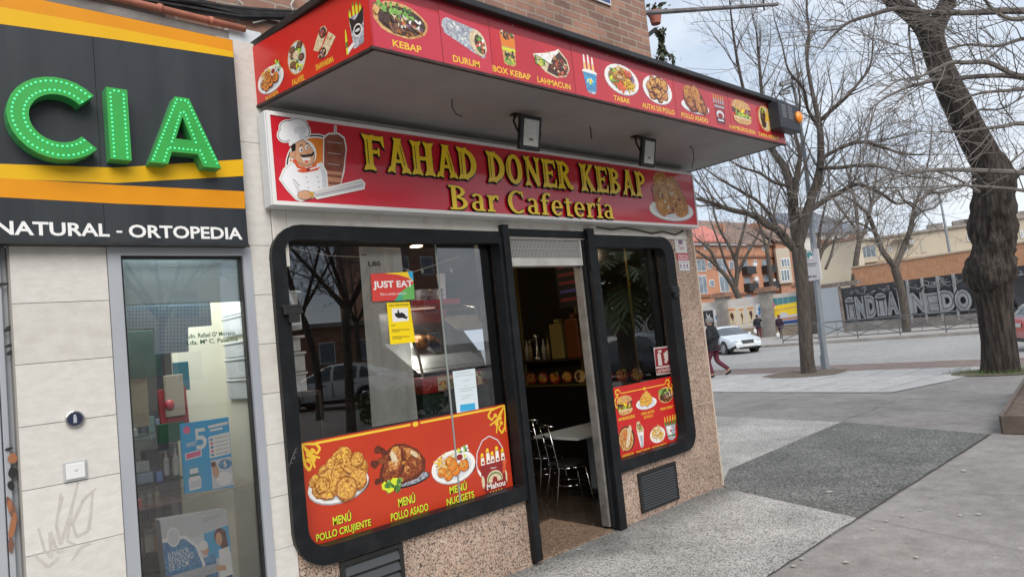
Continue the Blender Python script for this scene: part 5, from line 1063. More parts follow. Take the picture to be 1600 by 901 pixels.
# tube lamp added out of sight over the display, to brighten it
t = thing('fill_tube_lamp', 'added white tube lamp, hidden at the top of the pharmacy display to brighten it', 'lamp', (1.05,.40,2.42)); m = M(); m.cyl((.84,.40,2.43),(1.5,.40,2.43),.013,10); m.build('tube', mat('fill_tube_white', (.8,.85,.85), emit=(.9,1,1), estr=1.5), t); m = M(); m.box(.83,1.51,.38,.42,2.445,2.499); m.build('batten', GREY, t)
l = bpy.data.lights.new('lamp_light', 'AREA'); l.energy = 5; l.color = (.92,1,.98); l.shape = 'RECTANGLE'; l.size = .6; l.size_y = .22; o = bpy.data.objects.new('lamp_light', l); COL.objects.link(o); o.parent = t; o.location = (0.1,-.16,-.015)  # area light added with the hidden tube lamp to brighten the display
# glass lettering (green) on the pane
m = M(); PG = Pl((0,.0385,0),(1,0,0))
for tx, x0_, x1_, y0_, y1_ in (('Ldo. Rafael Gª Moreno',292,368,520.5,528),('Lda. Mª C. Palacios',292,372,531,538.5)):
    a0, z_0 = PG.hit(x0_, y1_); a1, z_1 = PG.hit(x1_, y1_-3); zt_ = PG.hit(x0_, y0_)[1]; m.text(PG, tx, a0, a1, z_0-.002, zt_-.003, 0, bold=.018)
tag(m.build('window_lettering', mat('green_vinyl', (0.010,0.065,0.025), rough=.5)), 'two lines of small green lettering on the pharmacy window glass', 'lettering')
def shelf(name, px, py, y0, y1, label, tint, x0=.835, x1=1.585):
    z = fac(y0).hit(px, py)[1]; m = M(); m.box(x0, x1, y0, y1, z-.012, z); tag(m.build(name, tint, bevel=.002), label, 'shelf', 'glass shelves in the pharmacy window'); return z
GS = mat('shelf_glass', (0.16,0.24,0.22), rough=.1, coat=.6); GS.node_tree.nodes['Principled BSDF'].inputs['Alpha'].default_value = .45; GS2 = mat('shelf_glass_warm', (0.34,0.20,0.15), (0.25,0.15,0.12), scale=5, rough=.15, coat=.7); GS2.node_tree.nodes['Principled BSDF'].inputs['Alpha'].default_value = .28
z1_ = shelf('glass_shelf', 230, 683, .30, .55, 'greenish glass shelf under the upright red pack', GS, .835, 1.28)
z2_ = shelf('glass_shelf', 300, 776, .10, .52, 'long reddish glass shelf carrying the blue poster', GS2)
z3_ = shelf('glass_shelf', 240, 826, .35, .75, 'low glass shelf behind the toilet seat box', GS, .835, 1.28)
z4_ = shelf('glass_shelf', 230, 755, .40, .85, 'dark glass shelf with soap bottles', mat('shelf_glass_dark', (0.05,0.06,0.06), rough=.15, coat=.6), .835, 1.28)
def box_at(name, px0, px1, py0, py1, y, dep, m_, label, cat='box', zb=None, lean=0.0, rot=0.0, group=None):
    pl = fac(y); a0, a1, b0, b1 = pl.rect(px0, px1, py0, py1)
    if zb is not None: b0 = zb
    m = M(); c = Vector(((a0+a1)/2, y+dep/2, (b0+b1)/2)); ax = Vector((math.cos(rot), math.sin(rot), 0))*(a1-a0)/2; az = Vector((0, lean, 1)).normalized()*(b1-b0)/2; ay = az.cross(ax).normalized()*dep/2
    m.obox(c, ax, ay, az); return tag(m.build(name, m_, bevel=.003), label, cat, group), pl, (a0, a1, b0, b1)
PMt = lambda n, c, **k: mat(n, c, rough=.5, **k)
# blue poster board with a large 5
y = .13; pl = Pl((0,y,0),(1,0,0)); t = thing('product_poster', 'bright blue upright poster with a large white 5 and a bottle', 'poster', (1.3,y,z2_)); m = M()
O = lambda u, v: pl.hit(281+(u*76)+v*8, 662-u*11+v*109)       # board coordinates 0..1, v down
bl = [O(0,0),O(1,0),O(1,1),O(0,1)]; m.prism([pl.pt(*p) for p in bl], (0,.012,0)); sb = m.build('board', PMt('poster_cyan', (0.02,0.36,0.68)), t)
m = M(); m.h = .0005; W_ = K('white')
def op(k, pts): m.pr(pl, [O(*p) for p in pts], K(k))
def oe(k, cu, cv, ru, rv, n=16): op(k, [(cu+ru*math.cos(6.283*i/n), cv+rv*math.sin(6.283*i/n)) for i in range(n)])
op('white',[(.30,.10),(.50,.10),(.50,.15),(.36,.15),(.355,.20),(.46,.21),(.53,.27),(.50,.36),(.42,.40),(.30,.39),(.30,.34),(.42,.34),(.46,.30),(.42,.26),(.30,.26)]); oe('pink',.13,.10,.075,.055); op('white',[(.57,.08),(.98,.06),(.98,.10),(.57,.12)]); op('white',[(.60,.14),(.86,.13),(.86,.16),(.60,.17)]); op('white',[(.56,.24),(.99,.21),(.99,.52),(.56,.55)])
for i in range(5): oe('pink' if i % 2 else 'blue',.62,.285+.055*i,.032,.02,8); op('grey',[(.69,.275+.055*i),(.96,.26+.055*i),(.96,.27+.055*i),(.69,.285+.055*i)])
op('white',[(.06,.43),(.40,.40),(.40,.50),(.06,.53)]); op('pink',[(.08,.44),(.38,.415),(.38,.485),(.08,.51)])
oe('sky',.20,.78,.22,.20); op('white',[(.13,.66),(.30,.65),(.31,.76),(.35,.80),(.34,.95),(.10,.97),(.09,.82),(.13,.76)]); op('teal',[(.12,.735),(.31,.725),(.31,.765),(.12,.775)]); op('coats',[(.11,.84),(.33,.82),(.33,.92),(.11,.94)])
op('coats',[(.57,.58),(.99,.56),(1.0,.97),(.57,.99)]); oe('blue',.86,.66,.14,.07); op('skin',[(.58,.62),(.66,.60),(.72,.72),(.66,.84),(.60,.80)]); oe('white',.82,.86,.16,.10); oe('skin',.66,.78,.06,.06); oe('roastd',.62,.64,.05,.04); oe('white',.88,.87,.05,.04)
a, b_ = O(.86,.68); m.text(pl,'5',a-.010,a+.008,b_-.008,b_+.026,W_,bold=.03); a, b_ = O(.10,.34); a2, b2 = O(.40,.31); m.text(pl,'PERFECT',a,a2-.02,b_-.004,b_+.02,W_,bold=.01,rot=.11)
m.build('poster_print', PM, sb)
# large white box with blue disc, low in the window
y = .16; pl = Pl((0,y,0),(1,-.04,0)); t = thing('product_box', 'large white product box with a blue disc and a photo of two women', 'box', (1.25,y,.11)); m = M()
O = lambda u, v: pl.hit(250+u*104+v*14, 813-u*17+v*128)
m.prism([pl.pt(*p) for p in [O(0,0),O(1,0),O(1,1.6),O(0,1.6)]], (0,.10,0)); sb = m.build('carton', PMt('carton_white', (.52,.53,.54)), t)
m = M(); m.h = .0005
op('coats',[(.30,.30),(1.0,.16),(1,.90),(.30,1.0)]); op('sky',[(.62,.24),(1.0,.18),(1,.5),(.66,.6)]); oe('roastd',.86,.30,.09,.10); op('roastd',[(.82,.25),(.95,.24),(.97,.5),(.88,.52)]); oe('skin',.84,.33,.05,.08); op('white',[(.82,.46),(.98,.44),(.99,.80),(.80,.82)]); oe('skin',.62,.42,.055,.08); oe('white',.60,.38,.07,.06); op('blue',[(.52,.54),(.76,.50),(.78,.86),(.50,.90)]); op('skin',[(.62,.62),(.90,.66),(.90,.72),(.60,.70)]); op('navy',[(.60,.84),(.98,.78),(1,.92),(.62,.96)])
op('white',[(.0,.22),(.35,.22),(.52,.36),(.60,.60),(.54,.88),(.40,1.05),(0,1.05)]); op('blue',[(0,.27),(.33,.26),(.48,.38),(.555,.60),(.50,.86),(.38,1.02),(0,1.02)]); oe('white',.17,.22,.10,.12); oe('coats',.17,.22,.08,.10); op('white',[(.28,1.0),(1,.86),(1,1.1),(.28,1.2)]); oe('navy',.70,.97,.075,.07); oe('navy',.87,.94,.075,.07)
for i, (tx, w_) in enumerate((('ELEVADOR',.32),('DE INODORO',.38),('DE 10 CM',.30),('',0),('ELEVADOR',.26),('DE SANITA',.25),('DE 10 CM',.22))):
    if tx: (a, b0_), (a2, _) = O(.06,.475+.075*i), O(.06+w_,.4); m.text(pl, tx, a, a2, b0_, b0_+.030 if i < 3 else b0_+.024, W_, bold=.005, rot=.05)
a, b_ = O(.62,.12); a2, _ = O(.93,.06); m.text(pl,'apasan',a,a2,b_,b_+.03,K('grey'),bold=.0,rot=.05)
m.build('box_print', PM, sb)
G_ = 'products on the pharmacy shelves'; tr_ = random.Random(21)
box_at('red_pack',250,294,606,676,.30,.03,[PMt('pack_red',(0.30,0.035,0.045))],'red upright pack leaning on the pharmacy shelf under the cross','pack',lean=.1,group=G_)
o,pl,r_ = box_at('clear_pack',258,288,585,650,.27,.02,[PMt('pack_beige',(0.45,0.40,0.32))],'beige blister pack with a red ball hung before the red pack','pack',group=G_); m=M(); m.ball(pl.pt(*pl.hit(264,632),.012),(.026,.018,.028),10,7); m.build('red_ball', PMt('ball_red',(0.5,0.03,0.05),coat=.5), o, smooth=True)
box_at('green_card',196,252,516,590,.34,.02,[mat('dark_green_card',(0.02,0.055,0.05),(0.05,0.09,0.085),scale=9,rough=.4)],'dark green display card with round emblem behind the cross','display card',rot=.1,group=G_)
box_at('teal_pack',272,296,565,610,.36,.02,[PMt('pack_teal',(0.05,0.17,0.22))],'teal pack hanging right of the green display card','pack',group=G_)
box_at('beige_carton',196,232,586,668,.40,.10,[mat('carton_beige',(0.40,0.35,0.26),(0.30,0.26,0.19),scale=5,rough=.6)],'tall beige carton at the left edge of the pharmacy window','carton',group=G_)
box_at('green_pack',248,290,660,690,.26,.05,[PMt('pack_green',(0.02,0.10,0.05))],'dark green box below the red pack on the glass shelf','box',group=G_)
box_at('red_box',204,222,781,796,.12,.06,[PMt('box_redwhite',(0.50,0.10,0.09))],'small red and white box at the left end of the long shelf','box',group=G_)
o,pl,r_=box_at('nappy_pack',203,234,722,738,.36,.10,[mat('pack_plastic',(0.35,0.40,0.38),(0.25,0.28,0.28),scale=9,rough=.3,coat=.5)],'pale plastic wrapped pack on top of the blue one','pack',group=G_)
box_at('nappy_pack',212,240,738,755,.36,.10,[mat('pack_blueplastic',(0.22,0.32,0.42),(0.16,0.22,0.3),scale=9,rough=.3,coat=.5)],'blue plastic wrapped pack under the pale one',group=G_,cat='pack')
box_at('small_box',245,254,736,752,.34,.04,[PMt('box_bluewhite',(0.10,0.18,0.42))],'small blue and white box beside the wrapped packs',group=G_)
box_at('dark_carton',228,250,703,736,.46,.1,[PMt('carton_dark',(0.05,0.05,0.06))],'dark carton behind the wrapped packs',group=G_)
def bottle(px0, px1, py0, py1, y, c, label, pump=False):
    a0, a1, b0, b1 = fac(y).rect(px0, px1, py0, py1); r_ = (a1-a0)/2; h = b1-b0; m = M()
    m.lathe(((a0+a1)/2, y+r_, b0), [(r_*.95,0),(r_,h*.05),(r_,h*.62),(r_*.4,h*.74),(r_*.36,h*.92),(r_*.5,h*.93),(r_*.5,h),(0,h)], 12)
    if pump: m.tube([((a0+a1)/2, y+r_, b1),((a0+a1)/2, y+r_, b1+.03),((a0+a1)/2-.03, y+r_, b1+.03)], .006, 5)
    tag(m.build('bottle', PMt('bottle_'+label.split()[0], c, coat=.4), smooth=False), label, 'bottle', G_)
bottle(270,281,700,742,.34,(.42,.40,.37),'white pump bottle on the dark glass shelf',True); bottle(256,266,704,742,.36,(.30,.30,.30),'grey bottle left of the pump bottle'); bottle(217,228,765,790,.45,(.36,.37,.35),'pale round bottle, leftmost under the dark glass shelf'); bottle(229,240,763,789,.45,(.33,.36,.36),'bluish round bottle, middle one under the dark glass shelf'); bottle(241,251,760,787,.45,(.40,.35,.28),'beige round bottle, rightmost under the dark glass shelf')
bottle(205,216,664,682,.36,(.30,.33,.30),'glass jar at the left end of the upper shelf')
box_at('medicine_box',226,242,826,862,.40,.06,[PMt('box_cream',(0.42,0.38,0.32))],'cream medicine box left of the large white carton',group=G_); box_at('medicine_box',210,224,838,864,.42,.06,[PMt('box_greyb',(0.28,0.28,0.27))],'grey medicine box at the left edge, low in the window',group=G_); box_at('medicine_box',243,252,818,862,.38,.06,[PMt('box_orange',(0.50,0.30,0.14))],'tan medicine box touching the large white carton',group=G_)
for k, (py, y0_) in enumerate(((676,.62),(748,.80),(818,.72),(866,.60))):
    for i in range(7):
        px = 194+i*12.5; hgt = tr_.uniform(22,44); c_ = tr_.choice(((.30,.28,.24),(.36,.33,.30),(.20,.24,.30),(.26,.14,.12),(.14,.22,.20),(.38,.35,.22),(.10,.12,.16)))
        box_at('medicine_carton',px,px+10.5,py-hgt,py,y0_+tr_.uniform(0,.05),.06,[PMt('carton_tone',c_)],'small medicine carton standing in a back row of the pharmacy display',group='cartons in the back rows')
box_at('soft_pack',268,340,889,904,.10,.05,[mat('soft_white',(0.5,0.5,0.52),(0.4,0.4,0.43),scale=9,rough=.4)],'white soft pack lying before the large carton','pack',group=G_)
# fittings on the cream stone
t = thing('intercom', 'round chrome intercom with dark blue face on the cream stone wall', 'intercom', (.684,-.02,1.53)); a, z = fac(-.01).hit(116.5,654)
m = M(); m.cyl((a,-.004,z),(a,-.022,z),.040,24); m.build('bezel', CHROME, t, bevel=.003); m = M(); m.cyl((a,-.022,z),(a,-.028,z),.031,24); f_ = m.build('face', PMt('intercom_blue',(0.006,0.010,0.045),coat=.5), t); m = M(); m.box(a-.008,a+.006,-.030,-.028,z-.018,z+.012); m.ball((a-.001,-.028,z+.016),(.006,.003,.006),8,5); m.build('button', PMt('intercom_button',(.35,.37,.4)), f_)
t = thing('bell_switch', 'square white push switch in a grey frame on the cream stone wall', 'switch', (.675,-.02,1.25)); a, z = fac(-.01).hit(117.5,735)
m = M(); m.box(a-.048,a+.048,-.016,-.004,z-.046,z+.046); m.build('frame', PMt('switch_frame',(.40,.41,.42)), t, bevel=.003); m = M(); m.box(a-.039,a+.040,-.023,-.016,z-.036,z+.038); b_ = m.build('rocker', PMt('switch_white',(.66,.66,.66)), t, bevel=.004); m = M(); m.ball((a+.002,-.023,z+.004),(.008,.002,.006),8,5); m.build('mark', PMt('switch_mark',(.45,.45,.45)), b_)
# pipe, cables, street plate and pole on the brick
tc_ = mat('terracotta_pipe', (0.42,0.15,0.09), (0.30,0.11,0.07), scale=8, rough=.6)
pq = lambda px, py, y=0.0: Vector((fac(y).hit(px,py)[0], y, fac(y).hit(px,py)[1]))
m = M(); m.tube([pq(-200,-75,.03), pq(180,-3,.03), pq(383,46,.03)], .020, 10); [m.cyl(pq(x,y,.03)-Vector((.012,0,0)), pq(x,y,.03)+Vector((.012,0,0)), .025, 10) for x, y in ((250,13),(330,33))]
tag(m.build('drain_pipe', tc_, smooth=True), 'thin terracotta pipe running along the cement band above the pharmacy sign', 'pipe')
m = M(); CB = random.Random(3)
for i in range(15):
    o_ = CB.uniform(-9, 9); yy = .20 + CB.uniform(-.03,.03); m.tube([pq(-60,-70+o_,yy), pq(205,-6+o_*.6,yy), pq(300,6+o_+CB.uniform(-3,5),yy), pq(380,22+o_*.9+CB.uniform(-3,3),yy), pq(470,24+o_*.7,yy), pq(560,34+o_,yy+.05)], .006+.004*CB.random(), 5)
tag(m.build('cable_bundle', mat('black_cable',(0.018,0.018,0.02),(0.05,0.05,0.055),scale=14,rough=.5)), 'thick bundle of black cables sagging across the brick above the signs', 'cables')
m = M()
for pts in ([(452,30),(458,18),(454,8),(462,-4)],[(486,20),(484,10),(490,2),(496,-6)],[(520,12),(518,4),(524,-6)],[(395,36),(420,30),(440,34),(455,31)],[(380,8),(372,0),(370,-8)],[(498,2),(505,6),(512,-3)]): m.tube([pq(x,y,.20) for x,y in pts], .006, 5)
tag(m.build('white_cable', mat('white_cable_sheath',(.50,.47,.43),rough=.6)), 'loose pale cables curling over the black cable bundle', 'cables')
t = thing('street_plate', 'blue street name plate with white lettering high on the brick wall', 'street sign', (5.3,.225,4.9)); SPt = Pl((0,.222,0),(1,0,0)); m = M()
za, zb_ = SPt.hit(952,11)[1]+.01, 5.35; xa, xb2 = SPt.hit(868,0)[0], SPt.hit(954,12)[0]
m.box(xa,xb2,.208,.228,za,zb_); q_ = m.build('plate', PMt('enamel_white',(.6,.6,.62)), t); m = M(); m.box(xa+.015,xb2-.015,.2055,.2079,za+.018,zb_-.015); m.build('enamel_field', PMt('enamel_blue',(0.03,0.06,0.22),coat=.4), q_); m = M(); m.text(Pl((0,.205,0),(1,0,0)),'PUERTO',xa+.06,xb2-.05,za+.055,za+.155,0,bold=.02); m.build('lettering', PMt('enamel_letter',(.6,.6,.65)), q_)
# pole sticking out from the corner, pot and hanging plant beyond it
a_ = Vector((6.25,.55,fac(.55).hit(1018,40)[1])); t = thing('wall_pole', 'long thin metal pole jutting out from the top of the brick corner', 'pole', a_); b_ = at(1215,7,(a_-CAM).dot(FW)+.9)
m = M(); m.tube([a_,b_],[.030,.022],8); m.build('tube', mat('galvanised', (0.20,0.19,0.20),(0.10,0.09,0.09),scale=9,rough=.6), t); m = M(); h_ = a_.lerp(b_,.90); m.tube([h_+Vector((0,0,.07)),h_+Vector((.02,0,.03)),h_,h_+Vector((0,0,-.07))],.010,6); m.build('hook', BLACKM, t)
pt_ = at(1022,30,(a_-CAM).dot(FW)+1.2); t = thing('flower_pot', 'brick red flower pot with a trailing plant on the corner of the brick building', 'flower pot', pt_)
m = M(); m.lathe(pt_+Vector((0.03,0,-.06)),[(.06,0),(.085,.13),(.095,.13),(.095,.16),(0,.16)],14); m.build('pot', mat('pot_red',(.36,.12,.09),rough=.8), t)
m = M()
for i in range(420):
    z = rnd.uniform(-.62,.10); r_ = .07+.05*math.sin(z*9); p_ = pt_+Vector((.10+rnd.gauss(0,r_*.6), rnd.gauss(0,r_*.6), z-.12 if z < 0 else z+.12)); a1_ = Vector((rnd.gauss(0,1),rnd.gauss(0,1),rnd.gauss(0,1))).normalized()*.03; a2_ = Vector((rnd.gauss(0,1),rnd.gauss(0,1),rnd.gauss(0,1)-.6)).normalized()*.04; m.add([p_-a1_,p_+a2_,p_+a1_,p_-a2_],[(0,1,2,3)])
m.build('foliage', mat('trailing_leaf',(0.05,0.075,0.04),(0.10,0.10,0.07),scale=9,rough=.7), t); m = M(); m.box(6.24,6.50,.6,.9,pt_.z-.20,pt_.z-.14); m.tube([pt_+Vector((.0,0,-.14)), Vector((6.30,.8,pt_.z-.9))],.03,6); m.build('bracket', BLACKM, t)
# ------------------------------------------------------------------ ground
AGGL = speckle('light_aggregate', [(0,(0.18,0.17,0.155)),(0.2,(0.36,0.355,0.335)),(0.5,(0.50,0.485,0.465)),(0.8,(0.58,0.565,0.54))], 105, rough=.8, bump=.35, dirt=(0.62,1.0), dscale=1.1)
def front_darkening(m):                        # darker along the shop front, fading outwards with ragged edges
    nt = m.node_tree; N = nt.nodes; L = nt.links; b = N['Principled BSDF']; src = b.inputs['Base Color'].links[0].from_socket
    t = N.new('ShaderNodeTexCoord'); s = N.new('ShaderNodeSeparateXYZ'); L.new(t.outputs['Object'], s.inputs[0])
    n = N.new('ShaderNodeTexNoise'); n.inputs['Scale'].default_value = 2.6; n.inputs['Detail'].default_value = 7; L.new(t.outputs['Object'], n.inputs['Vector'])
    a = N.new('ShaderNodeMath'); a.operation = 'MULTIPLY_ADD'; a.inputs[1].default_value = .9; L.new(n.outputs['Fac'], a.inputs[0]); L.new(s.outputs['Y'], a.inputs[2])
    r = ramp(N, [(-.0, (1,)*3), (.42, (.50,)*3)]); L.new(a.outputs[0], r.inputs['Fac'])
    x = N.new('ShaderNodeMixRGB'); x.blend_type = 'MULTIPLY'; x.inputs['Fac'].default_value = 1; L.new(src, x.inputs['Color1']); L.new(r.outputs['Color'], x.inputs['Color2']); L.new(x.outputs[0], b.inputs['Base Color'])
AGGL2 = AGGL.copy(); front_darkening(AGGL)
AGGD = speckle('dark_aggregate', [(0,(0.065,0.065,0.06)),(0.3,(0.135,0.143,0.132)),(0.65,(0.20,0.197,0.182)),(0.93,(0.32,0.31,0.285))], 74, rough=.8, bump=.35, dirt=(0.65,1.05), dscale=1.4)
#AGGM = speckle('grey_aggregate', [(0,(0.06,0.06,0.058)),(0.25,(0.17,0.165,0.155)),(0.6,(0.27,0.262,0.252)),(0.88,(0.40,0.39,0.375))], 80, rough=.8, bump=.35, dirt=(0.6,1.05), dscale=.8)
CONC = cracked('dark_concrete', (0.21,0.196,0.184), (0.31,0.292,0.275))
CONC2 = cracked('worn_concrete', (0.25,0.232,0.217), (0.36,0.338,0.318), scale=.5)
LTILE = cracked('light_paving', (0.42,0.415,0.41), (0.52,0.51,0.50), scale=1.5)
ASPH = cracked('asphalt', (0.29,0.285,0.278), (0.36,0.352,0.342), scale=.3)
KERB = mat('kerb_stone', (0.22,0.20,0.18), (0.30,0.28,0.26), scale=3, rough=.85)
FARP = cracked('far_paving', (0.34,0.32,0.30), (0.42,0.40,0.38), scale=.6)
def clipx(poly, lim, keep_greater):
    out = []
    for i in range(len(poly)):
        a, b = poly[i], poly[(i+1) % len(poly)]
        ia = a[0] >= lim if keep_greater else a[0] <= lim; ib = b[0] >= lim if keep_greater else b[0] <= lim
        if ia: out.append(a)
        if ia != ib: t = (lim-a[0])/(b[0]-a[0]); out.append((lim, a[1]+t*(b[1]-a[1])))
    return out
def gsheet(m, poly, lift, zf=gz):
    ar = sum(poly[i][0]*poly[(i+1) % len(poly)][1]-poly[(i+1) % len(poly)][0]*poly[i][1] for i in range(len(poly)))
    if ar < 0: poly = poly[::-1]
    for lo, hi in ((-1e4,10),(10,19),(19,1e4)):
        q = clipx(clipx(poly, lo, True), hi, False)
        if len(q) > 2: m.poly([(x, y, zf(x)+lift) for x, y in q])
    return m
def st_sheet(name, poly, lift, mt, zf=gz): m = M(); gsheet(m, poly, lift, zf); return tag(m.build(name, mt, loc=(0,0,0)), kind='structure')
BASEG = mat('earth_base', (0.16,0.15,0.14), (0.2,0.19,0.18), scale=.4, rough=.95)
m = M(); xs = [-600,10,19,22.3,22.31,36.99,37,1500]; zs = [-.02,-.02,-.27,-.27,-.41,-.41,-.29,-.29]
for i in range(len(xs)-1): m.add([(xs[i],-900,zs[i]),(xs[i+1],-900,zs[i+1]),(xs[i+1],900,zs[i+1]),(xs[i],900,zs[i])],[(0,1,2,3)])
tag(m.build('ground', BASEG, loc=(0,0,0)), kind='structure')
st_sheet('pavement', [(-60,-90),(22.3,-90),(22.3,60),(-60,60)], -.012, CONC)
st_sheet('worn_pavement', [(-10,-9),(4.1,-1.545),(9.7,-1.56),(14.3,-1.35),(22.2,-1.2),(22.2,-6)], -.008, CONC2)
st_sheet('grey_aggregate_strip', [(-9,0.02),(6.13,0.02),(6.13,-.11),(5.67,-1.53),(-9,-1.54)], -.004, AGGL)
st_sheet('dark_aggregate_slab', [(6.132,-.11),(5.672,-1.53),(9.54,-1.55),(9.85,-.55),(10.2,.43),(6.91,.32),(6.24,.02)], -.003, AGGD)
st_sheet('light_aggregate_slab', [(6.24,.025),(6.91,.325),(10.2,.435),(10.62,2.72),(10.9,6),(6.24,6)], -.0025, AGGL2)
st_sheet('light_tile_band', [(14.47,1.2),(14.98,5.36),(15.5,40),(20.4,40),(20.4,.7),(16.85,.9)], -.004, LTILE)
m = M(); gsheet(m, [(14.47,1.2),(14.75,1.55),(17.2,1.15),(16.85,.86)], .001); gsheet(m, [(14.40,1.2),(14.95,5.36),(15.45,40),(15.75,40),(15.2,5.36),(14.72,1.5)], .001)
tag(m.build('paving_border', mat('border_stone', (.36,.355,.35),(.42,.41,.40),scale=3,rough=.8)), kind='structure')
# joints in the tile band and cracks in the concrete
m = M()
for i in range(9): x = 15.3+.6*i; gsheet(m, [(x,1.1),(x+.012,1.1),(x+.3,38),(x+.288,38)], .0005)
for i in range(28): y = 1.6+.9*i; gsheet(m, [(14.9,y),(20.4,y-.1),(20.4,y-.088),(14.9,y+.012)], .0008)
tag(m.build('tile_joint', mat('joint_dark', (.16,.155,.15), rough=.9)), kind='structure')
m = M()
def crack(pts, w=.006):
    for i in range(len(pts)-1):
        (x0,y0),(x1,y1) = pts[i], pts[i+1]; l = math.hypot(x1-x0,y1-y0); px, py = -(y1-y0)/l*w, (x1-x0)/l*w
        gsheet(m, [(x0-px,y0-py),(x1-px,y1-py),(x1+px,y1+py),(x0+px,y0+py)], .0015+.0002*i)
def gxy(px, py): q = on_ground(px, py); return q.x, q.y
def jag(a, b, n, s): return [(a[0]+(b[0]-a[0])*i/n+(rnd.uniform(-s,s) if 0 < i < n else 0), a[1]+(b[1]-a[1])*i/n+(rnd.uniform(-s,s) if 0 < i < n else 0)) for i in range(n+1)]
crack(jag(gxy(1341,808), gxy(1600,860), 8, .015), .0022); crack(jag(gxy(1200,898), gxy(1341,808), 10, .008), .0035); crack(jag(gxy(1341,808), gxy(1548,677), 14, .010), .0045)
crack(jag(gxy(1330,757), gxy(1415,762), 8, .02), .003); crack(jag(gxy(1415,762), gxy(1600,775), 8, .03), .002); crack(jag(gxy(1390,620), gxy(1560,628), 6, .05), .005); crack(jag(gxy(1400,636), gxy(1545,650), 6, .05), .004); crack(jag(gxy(1315,658), gxy(1400,624), 6, .03), .004); crack(jag(gxy(1120,640), gxy(1310,598), 8, .06), .004)
tag(m.build('pavement_crack', mat('crack_dark', (.045,.042,.04), rough=.95)), kind='structure')
m = M()
for x in (20.45,20.95,21.5,22.0): gsheet(m, [(x,-60),(x+.22,-60),(x+.22,60),(x,60)], -.002)
tag(m.build('red_gutter_band', mat('red_paver', (.24,.155,.13),(.30,.21,.18),scale=3,rough=.85)), kind='structure')
FLAT = lambda z: (lambda x: z)
m = M(); m.box(22.28,22.5,-37,90,-.45,-.245); tag(m.build('near_kerb', KERB), kind='structure')
m = M(); m.box(36.9,37.15,-37,90,-.45,-.235); tag(m.build('far_kerb', KERB), kind='structure')
st_sheet('junction_pavement', [(22.3,-90),(37.15,-90),(37.15,-37),(22.3,-37)], 0, FARP, FLAT(-.25))
st_sheet('road', [(22.5,-37),(36.9,-37),(36.9,300),(22.5,300)], 0, ASPH, FLAT(-.375))
st_sheet('far_pavement', [(37.15,-90),(90,-90),(90,300),(37.15,300)], 0, FARP, FLAT(-.25))
m = M()
for y in range(-35, 70, 7):
    for x in (26.9,32.2): gsheet(m, [(x,y),(x+.13,y),(x+.13,y+3.4),(x,y+3.4)], 0, FLAT(-.371))
gsheet(m, [(35.9,-37),(36.05,-37),(36.05,90),(35.9,90)], 0, FLAT(-.371)); gsheet(m, [(23.4,-37),(23.55,-37),(23.55,1.0),(23.4,1.0)], 0, FLAT(-.371))
tag(m.build('road_marking', mat('road_paint', (.52,.52,.50),(.35,.35,.34),scale=4,rough=.7)), kind='structure')
# tree pits
def pit(x, y, r, mt, lift=.002):
    m = M(); gsheet(m, [(x+r*math.cos(i*.35)*(1+rnd.uniform(-.08,.08)), y+r*math.sin(i*.35)*(1+rnd.uniform(-.08,.08))) for i in range(18)], lift); return m
SOIL = mat('bare_soil', (0.10,0.075,0.055), (0.17,0.135,0.105), scale=6, rough=.95, bump=.5, bscale=20)
tm = on_ground(1263,582); tbg = on_ground(1563,581)
tag(pit(tm.x-.2, tm.y, 1.15, SOIL).build('tree_pit', SOIL), kind='structure'); tag(pit(tbg.x, tbg.y, 1.0, SOIL).build('tree_pit', SOIL), kind='structure')
m = M(); gr = random.Random(5)
for i in range(900):
    a, r_ = gr.uniform(0,6.28), gr.uniform(.45,1.15)*1.0; x, y = tbg.x+r_*math.cos(a)*.9, tbg.y+r_*math.sin(a)
    if gr.random() < .35 and y > tbg.y-.2: continue
    h = gr.uniform(.05,.16); dx, dy = gr.uniform(-.05,.05), gr.uniform(-.05,.05); m.add([(x-.008,y,gz(x)),(x+.008,y,gz(x)),(x+dx,y+dy,gz(x)+h)],[(0,1,2)])
tag(m.build('grass_tuft', mat('grass_green', (0.07,0.14,0.025),(0.12,0.20,0.04),scale=8,rough=.8)), 'green grass tufts round the foot of the big gnarled tree', 'grass', kind='stuff')
# litter
LW = mat('paper_scrap', (.42,.40,.36), rough=.9); litter = [(1296,768,.10,.045),(1312,718,.05,.02),(1303,671,.05,.03),(1410,806,.04,.03),(1365,826,.05,.02),(1385,813,.04,.02),(1438,797,.04,.025),(1253,873,.05,.03),(1240,884,.05,.025),(1323,878,.06,.03),(1529,803,.04,.03),(1500,805,.04,.02),(1165,737,.04,.02),(1213,745,.03,.02),(1583,610,.06,.04),(905,858,.05,.03),(1506,735,.09,.03),(1432,870,.05,.03),(1190,812,.03,.02),(1455,775,.03,.02)]
WHERE = {0:'large white paper scrap on the dark aggregate slab',1:'thin pale scrap in the middle of the dark slab',2:'pale scrap at the far corner of the dark slab',10:'pale scrap near the right edge of the worn pavement',15:'pale scrap on the pavement in front of the shop doorway',14:'pale scrap on the pavement left of the raised planting bed',16:'curled tan leaf scrap on the worn pavement'}
for i, (px, py, a, b) in enumerate(litter):
    q = on_ground(px, py); m = M(); n = 7; pts = []
    for k in range(n): an = 6.283*k/n; s_ = rnd.uniform(.6,1.2); pts.append((q.x+a*.42*s_*math.cos(an), q.y+b*.7*s_*math.sin(an), q.z+.004+rnd.uniform(0,.003)))
    m.add(pts+[(q.x,q.y,q.z+.007)],[(k,(k+1) % n,n) for k in range(n)]); o = m.build('paper_scrap', LW)
    tag(o, WHERE.get(i, 'small pale scrap lying on the pavement'), 'litter', 'pale scraps lying on the pavement')
